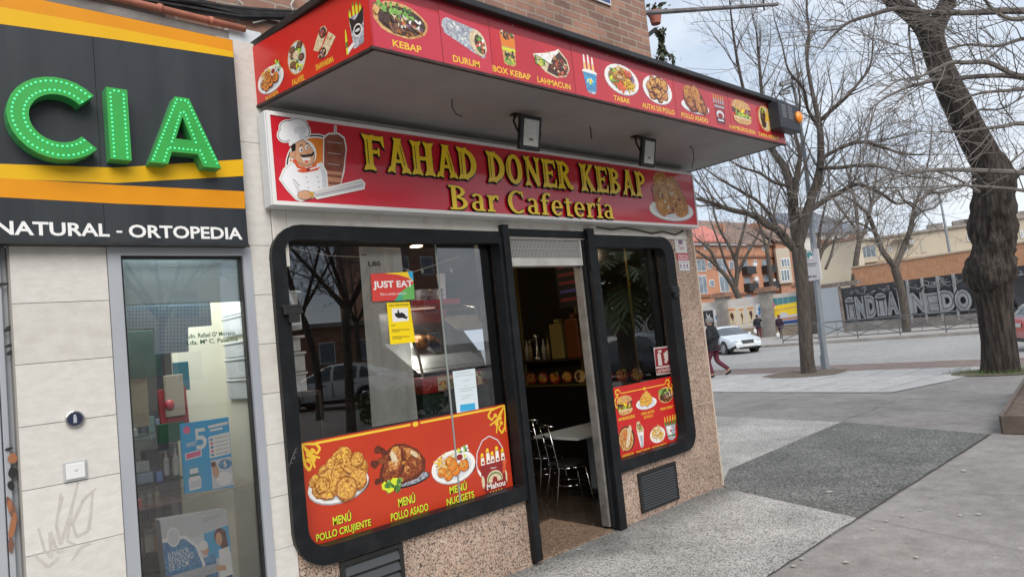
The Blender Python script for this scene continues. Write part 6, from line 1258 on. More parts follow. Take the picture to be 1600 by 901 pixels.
# raised planting bed at the right edge
p1, p2 = on_ground(1552,676), on_ground(1640,595); COR = mat('corten', (0.10,0.075,0.06),(0.16,0.125,0.10),scale=5,rough=.7)
pA = Vector((9.58,-1.66,0)); dA = Vector((3.5,.46,0)).normalized(); dB = Vector((.08,-1,0)).normalized()
t = thing('planting_bed', 'rusty steel edged planting bed with bare soil at the right edge of the pavement', 'planter', pA)
m = M()
def edge(a, b, h=.205, w=.02):
    d = (b-a).normalized(); n_ = Vector((-d.y,d.x,0))*w; m.add([a-n_,b-n_,b+n_,a+n_]+[p+Vector((0,0,h)) for p in (a-n_,b-n_,b+n_,a+n_)],[(0,3,2,1),(4,5,6,7),(0,1,5,4),(1,2,6,5),(2,3,7,6),(3,0,4,7)])
LA, LB = 4.4, 2.6; c0, c1, c2, c3 = pA, pA+dA*LA, pA+dA*LA+dB*LB, pA+dB*LB
for a, b in ((c0,c1),(c1,c2),(c2,c3),(c3,c0)): edge(a, b)
m.build('steel_edge', COR, t, bevel=.004)
m = M(); N_ = 16; base = len(m.v)
vs = [c0+dA*LA*i/N_+dB*LB*j/N_+Vector((0,0,.155+rnd.uniform(-.02,.03))) for j in range(N_+1) for i in range(N_+1)]; m.add(vs,[(j*(N_+1)+i,(j+1)*(N_+1)+i,(j+1)*(N_+1)+i+1,j*(N_+1)+i+1) for j in range(N_) for i in range(N_)]); m.build('soil', SOIL, t, smooth=True)
m = M(); hc = c0+dA*1.2+dB*.62+Vector((0,0,.205)); 
for k in range(2): m.tube([hc+Vector((.26*math.cos(i*.33)+k*.03,.26*math.sin(i*.33)*.9,.02+.03*k+.015*math.sin(i))) for i in range(20)], .016, 7)
m.tube([hc+Vector((.26,0,.02)),hc+Vector((.7,-.2,.01)),hc+Vector((1.4,-.5,.0))],.016,7); tag(m.build('garden_hose', mat('hose_pale', (.42,.38,.32), rough=.5), smooth=True), 'pale coiled garden hose on the soil of the planting bed', 'hose')

# ------------------------------------------------------------------ trees
BARK = mat('bark_grey', (0.060,0.048,0.040), (0.105,0.088,0.074), scale=16, rough=.95, bump=1.0, bscale=18, stretch=(1,1,.16), detail=7, lo=.4, hi=.6)
BARKD = mat('bark_dark', (0.016,0.012,0.010), (0.060,0.047,0.038), scale=15, rough=.95, bump=1.0, bscale=17, stretch=(1,1,.13), detail=7, lo=.42, hi=.60)
TWIG = mat('twig', (0.13,0.116,0.106), (0.20,0.18,0.165), scale=4, rough=.95)
tr = random.Random(11)
def rv(r=None): r = r or tr; return Vector((r.gauss(0,1), r.gauss(0,1), r.gauss(0,1)))
def grow(m, p, d, L, r, lev, up=.10, wob=.20, kids=4, ns=6, minr=.006):
    pts = [Vector(p)]; rad = [r]; d = Vector(d).normalized(); seg = L/ns
    for i in range(ns):
        d = (d + rv()*wob*.5 + Vector((0,0,up*.5))).normalized(); pts.append(pts[-1]+d*seg); rad.append(max(minr*.7, r*(1-.75*(i+1)/ns)))
    m.tube(pts, rad, 3 if r < .03 else 5, cap=False)
    if lev <= 0: return
    for k in range(kids):
        i = tr.randint(1, ns); f = i/ns; dd = (pts[i]-pts[i-1]).normalized(); s = rv(); s = (s-dd*s.dot(dd)).normalized()
        a = tr.uniform(.45,1.0); grow(m, pts[i], dd*math.cos(a)+s*math.sin(a)+Vector((0,0,.15)), L*tr.uniform(.45,.72)*(1.1-.4*f), max(minr, rad[i]*.62), lev-1, up, wob*1.15, kids, max(3, ns-1), minr)
def pxlimb(pts, d0, spread=0.0):           # measured limb: (px, py, half-width px) at depth d0, wandering in depth
    out = []; rad = []; dz = 0; 
    for i, q in enumerate(pts):
        dz += tr.uniform(-1, 1)*spread if i else 0; d = d0+dz+(q[3] if len(q) > 3 else 0); out.append(at(q[0], q[1], d)); rad.append(q[2]*d/FPX)
    return smooth_path(out, rad)
def smooth_path(p, r, k=4):
    P = []; Rr = []
    n = len(p)
    for i in range(n-1):
        a, b, c, d = p[max(i-1,0)], p[i], p[i+1], p[min(i+2,n-1)]
        for j in range(k):
            t = j/k; P.append(.5*((2*b)+(c-a)*t+(2*a-5*b+4*c-d)*t*t+(3*b-a-3*c+d)*t**3)); Rr.append(r[i]+(r[i+1]-r[i])*t)
    P.append(p[-1]); Rr.append(r[-1]); return P, Rr
def tree(name, label, base, d0, trunk, limbs, bark, twl=(2.2,3,4), spread=.35, nseg=10, group=None, twr=.018, cat='tree', minr=.006, dens=1.0, tb=None):
    t = thing(name, label, cat, base, 0, group)
    m = M(); P, Rr = pxlimb(trunk, d0, 0); P[0].z = base.z-.05; m.tube(P, Rr, nseg); lim = []
    for L in limbs: q = pxlimb(L, d0, spread); m.tube(q[0], q[1], max(6, nseg-3), cap=False); lim.append(q)
    m.build('trunk', bark, t, smooth=True)
    c = M(); ln, lev, kids = twl
    for P, Rr in lim:
        n = len(P); 
        for i in range(2, n):
            if tr.random() < .55*dens or i == n-1:
                dd = (P[i]-P[i-1]).normalized(); s = rv(); s = (s-dd*s.dot(dd)).normalized(); a = tr.uniform(.3,1.1)
                grow(c, P[i], dd*math.cos(a)+s*math.sin(a)+Vector((0,0,.25)), ln*tr.uniform(.6,1.2), min(Rr[i]*.5, .03), lev, kids=kids, minr=minr)
        grow(c, P[-1], (P[-1]-P[-2]), ln*1.1, max(Rr[-1]*.9, minr), lev, kids=kids, minr=minr)
    c.build('crown', tb or TWIG, t)
    return t
dm = (tm-CAM).dot(FW)
tree('bare_tree', 'slender bare tree with forked trunk on the near pavement beside the sign post', tm, dm,
  [(1264,584,12),(1261,560,10.5),(1257,500,10),(1254,450,9.8),(1250,412,10.5),(1248,390,11)],
  [[(1249,395,8),(1232,378,7),(1213,357,6.5),(1200,352,6),(1188,342,6.5),(1170,334,4.5),(1140,327,4),(1110,316,3),(1088,310,2)],
   [(1249,392,9),(1245,360,9),(1240,330,8.5),(1238,300,8),(1226,262,6),(1207,234,5),(1196,190,3.5),(1190,140,2.8),(1186,94,2),(1182,50,1.2)],
   [(1207,234,4),(1180,200,3),(1163,145,2.5),(1152,95,2.2),(1144,40,1.6),(1139,-10,1)],
   [(1239,312,6),(1246,270,4.5),(1250,240,3.4),(1242,205,2.6),(1250,165,1.8),(1246,120,1)],
   [(1247,385,8),(1258,345,8),(1268,310,7),(1281,265,6),(1282,214,5),(1278,184,4),(1270,148,3.2),(1261,96,2.6),(1264,55,2),(1260,5,1.4),(1262,-40,1)],
   [(1279,190,3.5),(1300,172,3),(1324,150,2.8),(1343,128,2.2),(1355,112,2),(1362,92,1.4),(1364,60,1)],
   [(1263,330,5),(1290,312,4.2),(1313,300,3.8),(1340,288,3),(1376,302,2.6),(1400,318,2),(1422,316,1.4),(1440,330,1)],
   [(1282,250,3.6),(1300,238,3),(1340,222,3),(1375,229,2.5),(1410,240,2),(1440,242,1.2)],
   [(1280,262,3.4),(1310,262,3),(1345,258,2.6),(1384,262,2.2),(1420,275,1.6),(1450,278,1)],
   [(1279,200,3),(1262,170,2.4),(1256,140,2),(1232,110,1.6),(1222,70,1.2),(1210,30,.8)],
   [(1215,357,3),(1190,320,2.6),(1160,300,2.2),(1128,282,1.6),(1100,262,1)],
   [(1232,290,3),(1210,285,2.4),(1186,270,2),(1160,262,1.6),(1140,250,1)]], BARK, twl=(1.9,3,3), dens=1.05, minr=.0038)
# the big gnarled tree, ridged bark and a swollen waist
db = (tbg-CAM).dot(FW)
t = thing('gnarled_tree', 'huge leaning dark tree with a swollen gnarled trunk on the right', 'tree', tbg)
TR = [(1564,585,31),(1563,568,28),(1560,530,26),(1555,490,26),(1552,455,28),(1549,440,33),(1548,420,35.5),(1549,398,31),(1551,375,31),(1553,345,32),(1554,320,32),(1554,295,31),(1552,278,31),(1547,262,28),(1539,246,24),(1526,222,23.5),(1512,195,22.5),(1495,160,22),(1478,125,20.5),(1464,90,19),(1456,64,19),(1451,46,20)]
P, Rr = pxlimb([(a_, b_, c_*.89) for a_, b_, c_ in TR], db); P[0].z = tbg.z-.08
P2, R2 = smooth_path(P, Rr, 2); nn = 72; m = M(); vs = []; 
from mathutils import noise as mnoise
vr = P2[-1]
for i, p in enumerate(P2):
    tdir = (P2[min(i+1,len(P2)-1)]-P2[max(i-1,0)]).normalized(); a = (RT-tdir*RT.dot(tdir)).normalized(); b = tdir.cross(a); z = p.z
    for k in range(nn):
        w = 6.2832*k/nn; dr = a*math.cos(w)+b*math.sin(w)
        ridge = mnoise.noise(Vector((math.cos(w)*5.5, math.sin(w)*5.5, z*.55)))*.085 + mnoise.noise(Vector((math.cos(w)*11, math.sin(w)*11, z*1.6)))*.06
        waist = math.exp(-((z-2.75)/1.15)**2); knob = mnoise.noise(Vector((math.cos(w)*1.8, math.sin(w)*1.8, z*1.5)))*.34*waist + mnoise.noise(Vector((math.cos(w)*4, math.sin(w)*4, z*3.6)))*.20*waist
        lump = max(0, mnoise.noise(Vector((math.cos(w)*2.3+7, math.sin(w)*2.3, z*2.4)))-.12)*.42*waist + max(0, mnoise.noise(Vector((math.cos(w)*6, math.sin(w)*6+3, z*6.5)))-.1)*.26*waist
        root = max(0, .5-(z-tbg.z))*.12*max(0, math.sin(w*5+1))
        vs.append(p+dr*R2[i]*(1+ridge+knob+root+lump))
m.add(vs, [(i*nn+k,i*nn+(k+1) % nn,(i+1)*nn+(k+1) % nn,(i+1)*nn+k) for i in range(len(P2)-1) for k in range(nn)])
limbsB = [[(1452,52,17),(1440,36,15),(1422,20,13.5),(1400,3,12.5),(1375,-20,11),(1340,-60,9),(1300,-120,6)],[(1455,52,17),(1466,34,14),(1476,14,12.5),(1484,-8,12),(1500,-50,10),(1530,-120,7)]]
lb = [pxlimb(L, db, .2) for L in limbsB]
for q in lb: m.tube(q[0], q[1], 16, cap=False)
m.build('trunk', BARKD, t, smooth=True)
c = M()
for L in ([(1575,290,4,-.3),(1590,275,3,-.6),(1600,262,2.5,-.9),(1625,245,2,-1)],[(1572,262,3),(1584,250,2),(1598,238,1.4),(1610,225,1)],[(1530,300,2.5,-.5),(1500,282,2,-.8),(1465,268,2,-1.2),(1430,266,1.6,-1.5),(1400,272,1,-1.8)],[(1524,280,2,-.6),(1480,300,1.6,-1),(1440,296,1.2,-1.5)],[(1505,185,2.2,-.3),(1530,172,1.8,-.6),(1565,170,1.6,-.9),(1600,150,1.4,-1.2)],[(1470,110,2,-.4),(1440,118,1.6,-.9),(1400,128,1.4,-1.4),(1370,150,1,-1.8)]):
    q = pxlimb(L, db, .1); c.tube(q[0], q[1], 5, cap=False)
    for i in range(2, len(q[0])):
        if tr.random() < .7: dd = (q[0][i]-q[0][i-1]).normalized(); s = rv(); grow(c, q[0][i], dd+s*.7, tr.uniform(.5,1.3), .010, 1, kids=3, minr=.006)
for q in lb:
    for i in range(6, len(q[0]), 2): grow(c, q[0][i], rv()+Vector((0,0,.6)), tr.uniform(1.5,3), .03, 3, kids=4, minr=.007)
c.build('crown', TWIG, t)
# a pollarded neighbour just outside the frame sends long whip branches across the top right
nb = on_ground(1790,640); dn = (nb-CAM).dot(FW)
t = thing('bare_tree', 'bare tree beyond the right edge with twigs crossing the upper sky', 'tree', nb); m = M(); P, Rr = pxlimb([(1790,642,36),(1788,600,27),(1784,500,24),(1780,350,23),(1776,240,23),(1773,150,18),(1771,60,14),(1770,-40,9),(1774,-160,5)], dn); P[0].z = nb.z-.05; m.tube(P, Rr, 14); m.build('trunk', BARK, t, smooth=True); c = M()
for L in ([(1770,40,10),(1700,24,7),(1600,17,5.5),(1520,20,4.5),(1460,20,4),(1400,14,3.4),(1360,24,2.8),(1325,36,2.2),(1300,58,1.6),(1286,76,1)],
          [(1772,150,9),(1700,128,6),(1640,118,4.6),(1590,118,4),(1545,98,3.8),(1510,98,3.4),(1485,98,3),(1455,112,2.2),(1420,128,1.6)],
          [(1772,160,9),(1690,140,6),(1600,122,4.4),(1560,118,4),(1500,122,3.6),(1460,126,3),(1420,136,2.2),(1385,152,1.6),(1360,170,1)],
          [(1775,230,8),(1700,205,5),(1600,193,3.6),(1570,197,3),(1540,201,2.6),(1505,206,2),(1470,206,1.2)],
          [(1776,290,9),(1700,280,6),(1600,270,4.2),(1540,267,3.6),(1480,265,3.2),(1440,268,2.4),(1400,277,1.6),(1370,285,1)],
          [(1776,250,8),(1690,160,5),(1620,140,3.4),(1570,142,2.6),(1530,146,2),(1490,160,1.2)],
          [(1774,100,8),(1700,60,6),(1620,30,4),(1580,30,3.4),(1550,14,2.6),(1535,-8,2)],
          [(1776,300,6),(1690,320,4),(1600,298,2.6),(1540,292,2.2),(1490,290,1.8),(1450,298,1)],
          [(1778,280,11),(1840,180,8),(1900,110,6),(1960,20,4),(1990,-80,2)],[(1774,180,10),(1830,60,7),(1860,-60,5),(1900,-180,2)],[(1772,60,9),(1740,-60,6),(1700,-160,4),(1640,-240,2)],[(1777,260,9,0),(1800,150,7,-.5),(1830,40,5,-1),(1850,-90,2.5,-1.6)],[(1776,240,9,0),(1790,120,7,.6),(1800,0,5,1.1),(1830,-120,2.5,1.7)],
          [(1772,90,6),(1680,80,4),(1610,60,3),(1560,72,2.4),(1510,70,2),(1470,82,1.4),(1430,96,1)]):
    q = pxlimb(L, dn, .12); c.tube(q[0], q[1], 6, cap=False)
    for i in range(6, len(q[0])):
        if tr.random() < .42: dd = (q[0][i]-q[0][i-1]).normalized(); s = rv(); s = (s-dd*s.dot(dd)).normalized(); grow(c, q[0][i], dd*.8+s*.7+Vector((0,0,.1)), tr.uniform(.5,1.8), .0085, 2, kids=3, up=.05, minr=.0045)
        # short spurs
        for _ in range(2): s = rv().normalized(); c.tube([q[0][i], q[0][i]+s*tr.uniform(.03,.10)], [.005,.003], 3, cap=False)
c.build('crown', TWIG, t)
# trees on the far pavement
def fartree(label, pxb, pyb, trunk, limbs, twl=(2.6,3,3), z=-.25, d=None, **k):
    b = on_ground(pxb, pyb, z); d0 = (b-CAM).dot(FW) if d is None else d
    return tree('bare_tree', label, b, d0, trunk, limbs, BARK, twl=twl, spread=.5, nseg=8, minr=.0085, twr=.03, **k)
fartree('bare tree with a bent lower trunk behind the white car, before the poster wall',1167,521,[(1167,522,5.2),(1165,505,5),(1160,478,4.8),(1152,460,5),(1147,448,5)],
  [[(1147,450,4),(1135,432,3.5),(1122,418,3),(1108,405,2.4),(1095,396,2),(1086,390,1)],[(1149,448,4),(1152,425,3.4),(1150,404,3),(1156,380,2.6),(1163,355,2),(1168,330,1.4),(1172,300,.9)],[(1122,420,2.5),(1112,395,2.2),(1098,380,1.8),(1088,372,1)],[(1150,410,2.6),(1140,385,2.4),(1128,365,2),(1118,340,1.6),(1112,310,1)],[(1152,430,2.6),(1166,400,2.2),(1180,375,2),(1192,350,1.4),(1200,325,1)],[(1148,440,2.2),(1135,415,2),(1125,385,1.6),(1112,350,1)]])
fartree('bare tree with a clear Y fork on the far pavement before the graffiti wall',1417,518,[(1417,520,6.4),(1414,490,6),(1410,460,6.2),(1403,435,6),(1398,418,6)],
  [[(1398,418,4.6),(1387,403,4.4),(1378,390,4.2),(1367,362,3.6),(1357,336,3.2),(1346,325,2.6),(1333,314,2),(1315,305,1.2)],[(1399,418,4.6),(1405,402,4.2),(1414,380,4),(1421,362,3.6),(1426,340,3.2),(1430,318,2.8),(1438,300,2),(1445,275,1.6),(1452,245,1)],[(1358,338,2.6),(1361,320,2.2),(1358,300,1.6),(1352,275,1)],[(1429,325,2.2),(1412,312,1.8),(1400,296,1.6),(1392,318,1),(1380,330,.8)],[(1432,316,2),(1452,303,1.8),(1476,298,1.4),(1500,290,.9)],[(1368,365,2.2),(1350,352,1.8),(1330,346,1.4),(1312,350,.9)],[(1425,345,2),(1440,330,1.6),(1460,325,1.2),(1475,310,.8)]], dens=.95)
fartree('thin bare tree right behind the sign post on the far pavement',1275,521,[(1275,522,6),(1273,490,5.6),(1269,455,5.4),(1270,430,5),(1278,405,4)],
  [[(1278,408,3.6),(1286,388,3),(1295,370,2.8),(1306,355,2.2),(1318,340,1.8),(1328,325,1)],[(1280,404,3),(1280,370,2.6),(1284,345,2),(1290,320,1.4),(1296,295,.8)],[(1286,390,2.4),(1302,376,2),(1315,372,1.4),(1330,360,.8)],[(1290,420,2.2),(1298,400,2),(1303,380,1.4),(1310,360,.8)]], dens=.8)
fartree('bare tree far along the pavement showing between canopy and slender tree',1212,521,[(1212,522,4),(1208,480,3.6),(1204,430,3.4),(1198,390,3)],
  [[(1198,392,2.6),(1190,360,2),(1176,330,1.6),(1165,290,1)],[(1199,390,2.4),(1206,360,2),(1212,320,1.5),(1222,285,.9)],[(1196,380,2),(1180,370,1.6),(1165,362,1)]], dens=.9)
fartree('dense bare tree whose crown fills the sky right of the slender tree',1335,517,[(1335,518,5),(1333,470,4.6),(1336,420,4.4),(1342,380,4)],
  [[(1342,382,3),(1338,330,2.6),(1330,290,2),(1318,250,1.2)],[(1343,380,3),(1356,345,2.6),(1366,300,2),(1372,250,1.4),(1380,205,.9)],[(1340,360,2.4),(1320,335,2),(1302,310,1.6),(1288,285,1)],[(1362,320,2),(1385,295,1.6),(1402,262,1.2),(1412,235,.8)]], dens=1.1, d=62)

# ------------------------------------------------------------------ street furniture
pb = on_ground(1290,576); dp = (pb-CAM).dot(FW); GALV = mat('mast_grey', (0.30,0.33,0.36), (0.24,0.27,0.30), scale=5, rough=.5, metal=.3)
t = thing('lamp_mast', 'tall grey mast with four floodlight heads rising behind the slender tree', 'lamp post', pb)
m = M(); P, Rr = smooth_path([at(1290,577,dp),at(1279,470,dp),at(1270,370,dp),at(1258,250,dp),at(1243,150,dp),at(1236,128,dp)],[.10,.092,.085,.06,.05,.045]); P[0].z = pb.z-.02; m.tube(P, Rr, 10); m.build('mast', GALV, t, smooth=True)
m = M(); m.cyl(pb+Vector((0,0,-.02)), P[0].lerp(P[1],.35)+Vector((0,0,.30)), .125, 12); m.build('base_sleeve', GALV, t)
m = M(); m.tube([at(1222,142,dp),at(1252,126,dp)], .03, 6); m.build('cross_arm', GALV, t)
for (px, py, w, h, rz) in ((1227,130,.17,.09,.5),(1226,145,.15,.07,.3),(1245,119,.17,.10,.8),(1244,133,.13,.09,.9)):
    m = M(); cc = at(px, py, dp-.1); x_ = (RT*math.cos(rz*.6)+UP*math.sin(rz*.6)).normalized(); y_ = FW.cross(x_).normalized(); m.obox(cc, x_*w, y_*h*.7, FW*.06); f_ = m.build('floodlight_head', mat('flood_dark', (.10,.10,.11), rough=.5), t); m = M(); m.obox(cc-FW*.062+y_*h*.1, x_*w*.85, y_*h*.5, FW*.004); m.build('lamp_glass', mat('flood_glass_pale', (.42,.44,.46), rough=.3), f_)
t = thing('sign_post', 'grey notice sign with blue emblem on a slim post in front of the mast', 'sign', at(1290,577,dp-.25)); m = M(); q0, q1 = at(1291,577,dp-.22), at(1268,380,dp-.22); m.tube([q0,q1],.035,8); m.build('post', GALV, t)
SGP = Pl(at(1271,420,dp-.28), Vector((RT.x,RT.y,0)).normalized()*1.0 + Vector((0,0,0))); sc = lambda px, py: SGP.hit(px, py)
pts = [sc(1256.5,392),sc(1277,388),sc(1283,436),sc(1260,440)]; m = M(); m.prism([SGP.pt(a,b) for a,b in pts], -SGP.n*.03); sp_ = m.build('plate', mat('sign_grey', (.40,.41,.45), rough=.5), t, bevel=.01)
m = M(); m.h = .001; blob(m, SGP, *sc(1265,399), .085, .11, 14, .05, 1); blob(m, SGP, *sc(1267,402), .05, .05, 10, .1, 2); 
def ln(x0, x1, y, h, k): m.pr(SGP, [sc(x0,y),sc(x1,y-(x1-x0)*.09),sc(x1,y-(x1-x0)*.09+h),sc(x0,y+h)], k)
ln(1260,1273,407,1,3); ln(1259,1276,412,1.6,0); ln(1260,1275,415.3,1.2,0); ln(1263,1268,431,3,0); ln(1269,1276,430.5,1.3,0); ln(1269,1276,432.6,1.2,0)
m.build('notice_print', [mat('print_dark', (.06,.06,.08), rough=.6), PM[K('teal')], PM[K('coats')], PM[K('grey')]], sp_)
m = M(); e_ = [sc(1277,388),sc(1279,388.5),sc(1285.5,436),sc(1283,436)]; m.prism([SGP.pt(a,b,-.002) for a,b in e_], -SGP.n*.03); m.build('plate_edge', mat('edge_white', (.6,.6,.6), rough=.5), sp_)
t = thing('back_plate', 'pale sign plate seen almost edge on, left of the slender tree trunk', 'sign', at(1240,377,dp+.3)); m = M(); dd_ = dp+.3; n_ = [at(1234,353,dd_),at(1243,358,dd_+.3),at(1244,396,dd_+.3),at(1236,392,dd_)]; m.prism(n_, RT*.03); m.build('plate', mat('plate_pale', (.42,.44,.46), rough=.4, metal=.3), t); m = M(); m.tube([at(1238,372,dd_),at(1266,370,dp)],.02,5); m.build('bracket', GALV, t)
# street lamp behind the graffiti wall
lb_ = at(1503,520,58); lb_.z = -.25; t = thing('street_lamp', 'slim grey street lamp rising behind the graffiti wall', 'street lamp', lb_); m = M(); P, Rr = smooth_path([at(1500,505,58),at(1490,431,58),at(1478,360,58),at(1469,312,58),at(1465,302,58)],[.13,.12,.10,.075,.06]); m.tube(P, Rr, 8); m.build('pole', GALV, t, smooth=True); m = M(); m.obox(at(1464,301,57.8), RT*.45, UP*.10, FW*.2); m.build('lamp_head', BLACKM, t, bevel=.03)

# ------------------------------------------------------------------ walls and buildings across the street
WA, WB_ = Vector((44.2,5.0,0)), Vector((48.2,19.0,0)); W1 = Pl(WB_, WA-WB_); ZG = -.25
CONW = mat('stained_concrete', (.20,.18,.165), (.33,.31,.28), scale=1.2, rough=.9, detail=9, lo=.4, hi=.7); DPAN = mat('dark_panel', (.030,.030,.034), (.06,.06,.065), scale=.8, rough=.6); SILV = mat('silver_paint', (.33,.34,.35), (.22,.225,.24), scale=1.6, rough=.45); GBLK = mat('graffiti_black', (.014,.014,.016), rough=.6); POSTG = mat('post_grey', (.30,.30,.30), rough=.6)
t = thing('graffiti_wall', 'dark panelled street wall sprayed with big silver graffiti letters', 'wall', (46.2,12,ZG)); a0 = W1.hit(1318,500)[0]; aE = W1.hit(1535,470)[0]+1.2; zp0 = W1.hit(1420,497)[1]; zt0 = W1.hit(1420,437)[1]
m = M(); m.pbox(W1, a0-1.7, aE+8, ZG-.1, zp0, -.5, 0); m.build('plinth', CONW, t)
m = M(); m.pbox(W1, a0, aE+8, zp0, zt0, -.25, -.08); pn_ = m.build('panel', DPAN, t)
m = M(); m.pbox(W1, a0-1.9, a0-.10, zp0-.9, zt0+.15, -.3, .02); m.build('blank_panel', mat('pale_grey_panel', (.44,.46,.48), (.40,.42,.44), scale=.6, rough=.6), t)
for px in (1405,1421,1444.5,1469,1494.5): a = W1.hit(px,470)[0]; m = M(); m.pbox(W1, a-.06, a+.06, zp0-.3, zt0+.02, -.08, .03); m.build('post', POSTG, t)
m = M(); m.pbox(W1, a0-.06, a0+.06, zp0, zt0, -.08, .04); m.pbox(W1, a0-1.9, a0+1.4, zt0+.12, zt0+.42, -.4, .0); m.build('coping', mat('brown_coping', (.16,.11,.085), (.3,.26,.22), scale=3, rough=.9), t)
GW = Pl(W1.o + W1.n*-.075, W1.u, W1.n); m = M(); m.h = .004
def fat(body, x0, x1, y0, y1, bold=.10):
    a, b = GW.hit(x0,(y0+y1)/2)[0], GW.hit(x1,(y0+y1)/2)[0]; z0_, z1_ = GW.hit((x0+x1)/2,y1)[1], GW.hit((x0+x1)/2,y0)[1]; m.h += .004
    w = (b-a)/len(body)
    for i, ch_ in enumerate(body):
        j0 = tr.uniform(-.06,.06)*(z1_-z0_); A0, A1 = a+w*i-.04*w, a+w*(i+1)+.10*w
        m.text(GW, ch_, A0-.05, A1+.05, z0_-.07+j0, z1_+.07+j0, 0, bold=bold+.05); m.h += .003; m.text(GW, ch_, A0+.03, A1-.03, z0_+.02+j0, z1_-.02+j0, 1, bold=bold); m.h += .003; m.text(GW, ch_, A0+.15, A1-.15, z0_+.12+j0, z1_-.12+j0, 0, bold=-.02); m.h += .003; m.text(GW, ch_, A0+.17, A1-.15, z0_+.12+j0, z1_-.12+j0, 1, bold=-.035); m.h += .003
fat('iNDiA', 1321, 1404, 459, 496); fat('NEDO', 1424, 1519, 454, 488); 
a_r = W1.hit(1527,440)[0]
for i, s_ in enumerate(('ZAS','KEF','MOR','RUDE','ONE')): 
    A0 = a_r+3+i*5.5
    m.h += .004; m.text(GW, s_, A0-.06, A0+4.6, .95, zt0-.35, 0, bold=.13); m.h += .004; m.text(GW, s_, A0+.08, A0+4.45, 1.05, zt0-.45, 1, bold=.07); m.h += .004; m.text(GW, s_, A0+.3, A0+4.2, 1.2, zt0-.6, 0, bold=-.03)
for _ in range(60):
    a = tr.uniform(a0+.3, aE+6); z = tr.uniform(zt0-.55, zt0-.1); scrawl(m, GW, [(a+tr.uniform(-.4,.4), z+tr.uniform(-.2,.2)) for _k in range(4)], .02, 1 if tr.random() < .7 else 0)
m.build('graffiti', [GBLK, SILV], pn_)
# the same wall goes on towards the right, outside the picture (seen in the window reflections)
W3 = Pl((44.2-.27*2.2,5.0-.96*2.2,0), (0.02,-1,0)); t = thing('graffiti_wall', 'long continuation of the graffiti wall mirrored in the shop windows', 'wall', (43.6,-30,ZG)); m = M(); m.pbox(W3, 6, 36, ZG-.1, .35, -.5, 0); m.build('plinth', CONW, t); m = M(); m.pbox(W3, 6, 36, .35, 3.0, -.3, -.08); m.build('panel', DPAN, t); m = M(); GW3 = Pl(W3.o+W3.n*-.07, W3.u, W3.n); m.h = .004
for i in range(5):
    A0 = 7+i*5.6; s_ = ('AZER','MOK','DUPE','SKY','ROSE','NAT')[i % 6]; m.h += .004; m.text(GW3, s_, A0, A0+4.7, .45, 2.5, 0, bold=.13); m.h += .004; m.text(GW3, s_, A0+.12, A0+4.58, .55, 2.4, 1, bold=.07); m.h += .004; m.text(GW3, s_, A0+.35, A0+4.3, .7, 2.25, 0, bold=-.03)
m.build('graffiti', [GBLK, SILV], t)
# poster wall
W2 = Pl((48.6,46,0), (0,-1,0)); t = thing('poster_wall', 'pale street wall with brick capped pillars covered in posters', 'wall', (48.6,32,ZG))
zw = W2.hit(1180,463)[1]; zpl = W2.hit(1220,508)[1]; PALEW = mat('pale_wall', (.60,.56,.52), (.48,.43,.38), scale=.9, rough=.85, detail=8); m = M(); m.pbox(W2, -10, 28.2, zpl, zw, -.5, -.1); wl_ = m.build('wall_face', PALEW, t); m = M(); m.pbox(W2, -10, 28.2, ZG-.1, zpl, -.5, .02); m.build('plinth', mat('dirty_plinth', (.20,.16,.11), (.32,.26,.19), scale=.9, rough=.95), t)
for px in (1130,1200.5,1262): a = W2.hit(px,490)[0]; m = M(); m.pbox(W2, a-.45, a+.45, ZG-.1, zw+.25, -.6, .25); p_ = m.build('pillar', CONW, t); m = M(); m.pbox(W2, a-.7, a+.7, zw+.25, zw+.45, -.8, .45); m.pbox(W2, a-.55, a+.55, zw+.45, zw+.6, -.7, .35); m.build('cap', mat('brick_cap', (.20,.10,.07), (.28,.17,.12), scale=4, rough=.9), p_)
GWP = Pl(W2.o+W2.n*-.095, W2.u, W2.n)
NAVB = PM[K('blue')]
def wposter(x0, x1, y0, y1, draw, label):
    a0_, a1_, b0_, b1_ = GWP.rect(x0, x1, y0, y1); m = M(); m.h = .003; b = Box(m, GWP, a0_, a1_, b0_, b1_); b.p('coats',[(0,0),(1,0),(1,1),(0,1)]); draw(b); o = m.build('poster', PM, wl_); o['label'] = label
def d_flower(b): b.p('cream',[(.04,.04),(.96,.04),(.96,.96),(.04,.96)]); b.e('roastd',.5,.55,.16,.14,9,.3); b.e('meatd',.5,.40,.07,.16,8,.3); b.p('tomato',[(.2,.80),(.8,.80),(.8,.86),(.2,.86)]); b.p('grey',[(.3,.14),(.7,.14),(.7,.2),(.3,.2)])
def d_blue(b): b.p('white',[(.04,.04),(.96,.04),(.96,.96),(.04,.96)]); b.p('sky',[(.15,.2),(.45,.1),(.6,.5),(.85,.75),(.6,.7),(.4,.9),(.35,.5)]); b.scat(('blue','navy'),9,.5,.5,.3,.3,.10,.08); b.p('pink',[(.2,.05),(.8,.05),(.8,.10),(.2,.10)])
def d_dark(b): b.p('black',[(0,0),(1,0),(1,1),(0,1)]); b.p('coats',[(.30,.2),(.45,.55),(.40,.9),(.55,.6),(.75,.8),(.62,.45),(.72,.15),(.5,.35)])
